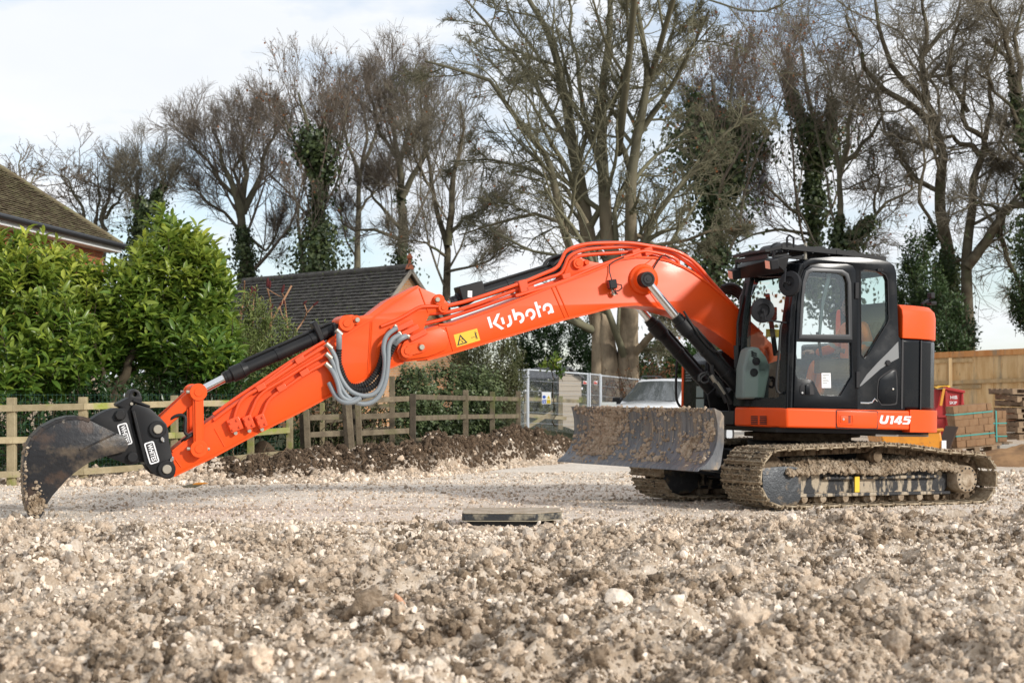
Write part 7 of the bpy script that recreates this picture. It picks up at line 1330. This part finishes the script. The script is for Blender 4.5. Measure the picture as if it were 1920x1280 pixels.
# concrete block pallets
BKM = mat('sandy_concrete_block', (.27, .155, .085), .95, spec=.1, col2=(.32, .20, .115), nscale=6, lo=.35, hi=.65, bump=.4, bscale=60, rand=.08); TEAL = mat('teal_strap', (.06, .36, .32), .45)
WPAL = mat('pallet_wood', (.30, .21, .13), .9, col2=(.20, .14, .09), nscale=4, bump=.3, rand=.2)
def block_stack(label, px, py, Y, nx, nz_, ny, bw, bh, bd_, tilt, straps, vstraps, rz=0):
    r = place('block_pallet', px, py, Y, label, 'pallet', 'pallets of concrete blocks', rz); o = np.array(r.location); zb = at(px, py, Y)[2]; R_ = Matrix.Translation((0, 0, zb)) @ Matrix.Rotation(tilt, 4, 'Y'); me = None
    for iy in range(ny):
        for iz in range(nz_):
            sh_ = (.5*bw if iz % 2 else 0)
            xs_ = np.arange(nx)*bw
            cells = [(x, bw) for x in xs_] if iz % 2 == 0 else [(0, bw/2)]+[(bw/2+k*bw, bw) for k in range(nx-1)]+[(nx*bw-bw/2, bw/2)]
            for x0, w in cells:
                mb = MB(); jx = RS.randn()*.003; mb.box((-w/2+.001, -bd_/2+.002, -bh/2+.001), (w/2-.001, bd_/2-.002, bh/2-.001)); mw_ = R_ @ Matrix.Translation((x0+w/2-nx*bw/2+jx, (iy+.5)*bd_+RS.randn()*.004, (iz+.5)*bh)) @ Matrix.Rotation(RS.randn()*.004, 4, 'Y')
                mb.build('block', BKM, r, mw_, bevel=.003, seg=1)
    W2, H2, D2 = nx*bw/2, nz_*bh, ny*bd_
    for t in straps:
        mb = MB(); z = H2*t; mb.box((-W2-.008, -.01, z-.012), (W2+.008, -.004, z+.012), R_); mb.box((W2+.004, -.01, z-.012), (W2+.01, D2+.01, z+.012), R_); mb.box((-W2-.01, -.01, z-.012), (-W2-.004, D2+.01, z+.012), R_); mb.build('strap', TEAL, r)
    for t in vstraps:
        mb = MB(); x = -W2+2*W2*t; mb.box((x-.012, -.016, 0), (x+.012, -.01, H2+.008), R_); mb.box((x-.012, -.016, H2+.004), (x+.012, D2, H2+.01), R_); mb.build('strap', TEAL, r)
    for k in range(3): mb = MB(); mb.box((-W2-.1, D2*(k+.1)/3, -.03), (W2+.12, D2*(k+.75)/3, -.006), R_); mb.build('slat', WPAL, r)
    for t in (-.9, 0, .9): mb = MB(); mb.box((W2*t-.05, -.03, -.12), (W2*t+.05, D2, -.03), R_); mb.build('bearer', WPAL, r)
    for k in range(2): mb = MB(); mb.box((-W2-.1, D2*k*.8-.03, -.145), (W2+.12, D2*k*.8+.09, -.12), R_); mb.build('slat', WPAL, r)
    return r
block_stack('leaning strapped stack of sandy concrete blocks on a pallet behind the track', 1831, 836, 33, 4, 6, 3, .185, .133, .2, math.radians(-5.5), (.28, .80), ())
block_stack('smaller block stack with an upright teal strap, right of the leaning stack', 1873, 828, 34.2, 2, 4, 2, .16, .155, .2, math.radians(-1), (.18, .60), (.36,))
plk = place('sheet_board', 1786, 838, 32.6, 'dark brown board leaning against the left side of the leaning block stack', 'board'); mb = MB(); mb.beam((-.22, .1, 0), (.02, .1, .62), .9, .02, (1, 0, 0)); mb.build('sheet', mat('dark_brown_board', (.07, .04, .025), .8), plk, bevel=.004)
# stack of pallets
proto = None
order = ['topmost', 'second from the top', 'third from the top', 'fourth from the top', 'fifth from the top', 'sixth from the top', 'seventh from the top', 'lowest']
base_z = at(1900, 822, 35.5)[2]
for k in range(8):
    z = max(base_z, .12)+.132*(7-k); px_ = 1927+(-10 if k == 0 else (k % 3)*1.5); lb = f'wooden pallet at the right edge, {order[k]} in its stack'
    if proto is None:
        proto = place('wooden_pallet', px_, 740, 35.5, lb, 'pallet', 'stacked wooden pallets', .22, z)
        for i in range(5): mb = MB(); mb.box((-.5, -.5+i*.225, .095), (.5, -.5+i*.225+.12, .115)); mb.build('slat', WPAL, proto)
        for i in range(3): mb = MB(); mb.box((-.5+i*.45, -.5, .02), (-.4+i*.45, .5, .095)); mb.build('bearer', WPAL, proto)
        for i in range(3): mb = MB(); mb.box((-.5, -.5+i*.45, 0), (.5, -.5+i*.45+.1, .02)); mb.build('slat', WPAL, proto)
        continue
    o = proto.copy(); COL.objects.link(o); o['label'] = lb; p = at(px_, 740, 35.5); o.location = (p[0], p[1], z); o.rotation_euler = (RS.randn()*.02, RS.randn()*.03, .22+RS.randn()*.06)
    for ch in list(proto.children): c = ch.copy(); COL.objects.link(c); c.parent = o
# grey pipe bundle, kerb block and sand heap
kb = place('concrete_slab', 1893, 840, 33.5, 'pale concrete slab lying at the foot of the stacked pallets', 'slab'); mb = MB(); mb.box((-.2, 0, .05), (.5, .4, .24)); mb.build('slab', mat('pale_concrete', (.38, .36, .32), .9, bump=.2), kb, bevel=.01)
nu, nv = 46, 30; uu, vv = np.meshgrid(np.linspace(-1, 1, nu), np.linspace(-1, 1, nv)); rr_ = np.sqrt(uu**2+vv**2); hx_ = (.42*np.clip(1-rr_**1.3, 0, 1)+.07*fbm(uu*4, vv*4, 4)*np.clip(1.2-rr_, 0, 1)+.03*fbm(uu*14, vv*14, 3)*np.clip(1.1-rr_, 0, 1))-.04; hc_ = at(1935, 868, 30); X_ = hc_[0]+uu*1.5; Y_ = hc_[1]+vv*1.3; ii_ = (np.arange(nv-1)[:, None]*nu+np.arange(nu-1)[None]).ravel()
o = npmesh('soil_heap', np.stack([X_.ravel(), Y_.ravel(), hx_.ravel()], 1), np.stack([ii_, ii_+1, ii_+1+nu, ii_+nu], 1), mat('orange_brown_subsoil', (.34, .20, .10), .95, spec=.1, col2=(.22, .13, .07), nscale=2.5, bump=.7, bscale=12), None, True); tag(o, 'low heap of orange brown subsoil at the right edge below the pallets', 'soil heap')
# inspection chamber cover
ic = place('inspection_chamber', 960, 985, 16.3, 'square drain chamber with a mud covered lid standing proud of the rubble', 'drain cover'); io = np.array(ic.location)
w = .47; oct_ = [(-w, -.25), (-w+.02, -.36), (w*.45, -.37), (w, -.12), (w, .35), (w-.15, .42), (-w+.1, .42), (-w, .3)]
mb = MB(); mb.slab(oct_, .05, .11); lid = mb.build('lid', mat('muddy_black_plastic', (.02, .022, .024), .6, col2=(.27, .235, .17), nscale=5, lo=.5, hi=.62, bump=.3), ic, bevel=.008); mb = MB(); mb.slab([(a*.995, b*.995) for a, b in oct_], .112, .122); mb.build('mud_layer', mat('pale_mud_layer', (.42, .36, .28), .95, col2=(.30, .24, .17), nscale=8, bump=.7, bscale=40), lid, bevel=.006)
mb = MB(); mb.slab([(a*.86-.02, b*.86) for a, b in oct_], -.08, .045); mb.build('riser_ring', M['rubber'], ic, bevel=.01)
mb = MB(); mb.slab([(a*1.005, b*1.005) for a, b in oct_], .043, .051); mb.build('lid_edge', mat('dirty_edge', (.3, .26, .19), .9), ic)
# roots, root ball and splintered wood on the bank
rt = []; n = 480
for i in range(n):
    p = RS.uniform(380, 1120); yb = np.interp(p, BK[:, 0], BK[:, 1]); d = RS.uniform(.1, 1.3); Y_ = yb+d; x = (p-960)/3200*Y_; z = gz(x, Y_)+.01; L_ = RS.uniform(.08, .35); a = RS.uniform(-2.6, -.5); q = [np.array((x, Y_, z))]; dr = np.array((math.cos(a)*.8, -.5, RS.uniform(-.7, .3)))
    for k in range(5): dr = unit(dr+RS.randn(3)*.35); q.append(q[-1]+dr*L_/5)
    rt.append(q)
rt = np.array(rt); v, f = tubes(rt, np.linspace(.0042, .0015, 6)[None]*RS.uniform(.6, 1.6, (n, 1)), 4); o = npmesh('root', v, f, mat('tan_root', (.20, .13, .075), .9), None, True); tag(o, 'thin tan roots hanging out of the cut soil bank', 'roots', None, 'stuff')
rbp = gnd(487, 893, .0); rb = empty('root_ball', (rbp[0], rbp[1]+.25, gz(rbp[0], rbp[1]+.25)), 'dark torn up root ball with two bare stems at the foot of the pale fence', 'root ball'); mb = MB(); V, F = ico(3); k = 1+.35*fbm(V[:, 0]*2, V[:, 1]*2, 4, V[:, 2]*2); mb.add(V*k[:, None]*np.array((.17, .14, .17))+np.array((0, 0, .16)), F.tolist()); mb.build('soil', mat_dclod, rb, ang=50)
for q, r in (([(0, 0, .25), (-.06, .1, .42), (-.15, .15, .7)], .02), ([(-.05, 0, .2), (-.2, .1, .3), (-.42, .15, .42)], .016)): mb = MB(); mb.tube(smooth_poly(q, 1, False), r, 7); mb.build('stem', M['bark_dark'], rb)
for i in range(14):
    a = RS.rand()*6.28; b = RS.uniform(-.6, .5); d = np.array((math.cos(a), -abs(math.sin(a)), b)); q = [np.array((0, 0, .16))+d*.12]; 
    for k in range(4): d = unit(d+RS.randn(3)*.4-np.array((0, 0, .15))); q.append(q[-1]+d*.055)
    mb = MB(); mb.tube(q, [.008, .007, .006, .004, .003], 5); mb.build('root', M['bark_dark'], rb)
for px_, py_, lb, c in ((360, 905, 'splintered orange heartwood branch lying on the rubble under the stick', (.62, .24, .03)), (455, 876, 'rotten orange brown stump fragment beside the root ball', (.26, .10, .035))):
    p = gnd(px_, py_, .06); s = empty('wood_fragment', (p[0], p[1], gz(p[0], p[1])-.02), lb, 'wood'); s.scale = (.62, .62, .62); mb = MB(); mb.tube([(-.2, 0, .02), (-.05, .0, .05), (.1, -.03, .09), (.22, -.02, .10)], [.05, .055, .045, .012], 7); mb.build('bark', M['bark_dark'], s); mb = MB(); mb.tube([(.0, -.035, .085), (.1, -.05, .115), (.26, -.03, .125), (.34, 0, .12)], [.012, .03, .022, .004], 6); mb.build('heartwood', mat('orange_heartwood', c, .8), s)
rk_ = rocks[2]
for px_, py_, s_, lb in ((372, 887, .075, 'white chalk lump on the rubble left of the orange splinter'), (425, 884, .07, 'white chalk lump between the splintered branch and the root ball'), (396, 889, .05, 'small white chalk lump between two larger ones under the stick')): put('chalk_lump', rk_, px_, py_, s_, lb, 'stone', 'white chalk lumps below the fence')
# staghorn shrub with dark red cones in front of the garage
stg = place('sumac_shrub', 500, 740, 31, 'bare sumac shrub with dark red seed cones in front of the garage roof', 'shrub'); s0 = np.array(stg.location); red = mat('dark_red_cone', (.075, .008, .008), .9, bump=.5, bscale=120); stm = mat('tan_stem', (.30, .16, .085), .9)
S8 = lambda a, b: (440+a/5.647, 490+b/5.647)
for pts, r in (([(60, 800), (60, 560), (130, 480), (165, 380), (180, 330)], .018), ([(60, 560), (95, 420), (105, 210)], .018), ([(385, 810), (390, 560), (375, 400), (345, 290)], .02), ([(190, 700), (190, 540), (200, 420), (210, 340)], .016), ([(180, 1040), (380, 650), (500, 440), (600, 260)], .024), ([(565, 740), (545, 560), (530, 400), (505, 340)], .016), ([(560, 640), (500, 580), (480, 480)], .012), ([(650, 740), (720, 640), (770, 540), (740, 460)], .014), ([(770, 540), (840, 460)], .012), ([(375, 640), (300, 560), (260, 450)], .012), ([(380, 500), (330, 580), (350, 680)], .01), ([(370, 640), (200, 540)], .011), ([(345, 290), (420, 340), (500, 380)], .009)):
    q = [at(*S8(*p), 31+RS.rand()*.5)-s0 for p in pts]; mb = MB(); mb.tube(smooth_poly(q, 1, False), np.linspace(r, r*.7, len(smooth_poly(q, 1, False))), 6); mb.build('stem', stm, stg)
for a, b, l, an in ((178, 305, 95, 85), (212, 305, 90, 80), (350, 225, 110, 88), (372, 245, 90, 85), (512, 290, 100, 75), (270, 400, 70, 65), (398, 472, 55, 80), (487, 448, 55, 60), (520, 430, 50, 90), (172, 497, 50, 115), (745, 435, 60, 45), (858, 447, 75, 38)):
    c = at(*S8(a, b), 31)-s0; hl2 = l/5.647/3200*31/2; d = np.array((math.cos(math.radians(an)), 0, math.sin(math.radians(an)))); mb = MB(); ts = np.linspace(-1, 1, 8); mb.tube([c+d*hl2*t for t in ts], [hl2*.26*(1-abs(t)**2.5)**.6*(1-.25*t)+.004 for t in ts], 8); mb.build('seed_cone', red, stg)
# crow on a branch behind the cab
cp0 = at(1430, 347, 50); cw_ = empty('crow', tuple(cp0), 'small black crow perched on a branch above the cab roof guard', 'bird'); mb = MB(); V, F = _I2; mb.add(V*np.array((.09, .08, .17)) @ np.array(Matrix.Rotation(math.radians(-35), 3, 'Y'))+np.array((0, 0, .15)), F.tolist()); mb.add(V*.055+np.array((.07, 0, .31)), F.tolist()); mb.tube([(.11, 0, .31), (.17, 0, .30)], [.02, .004], 6); mb.tube([(-.05, 0, .06), (-.13, 0, -.1)], [.05, .03], 6); mb.build('body', M['ink'], cw_)
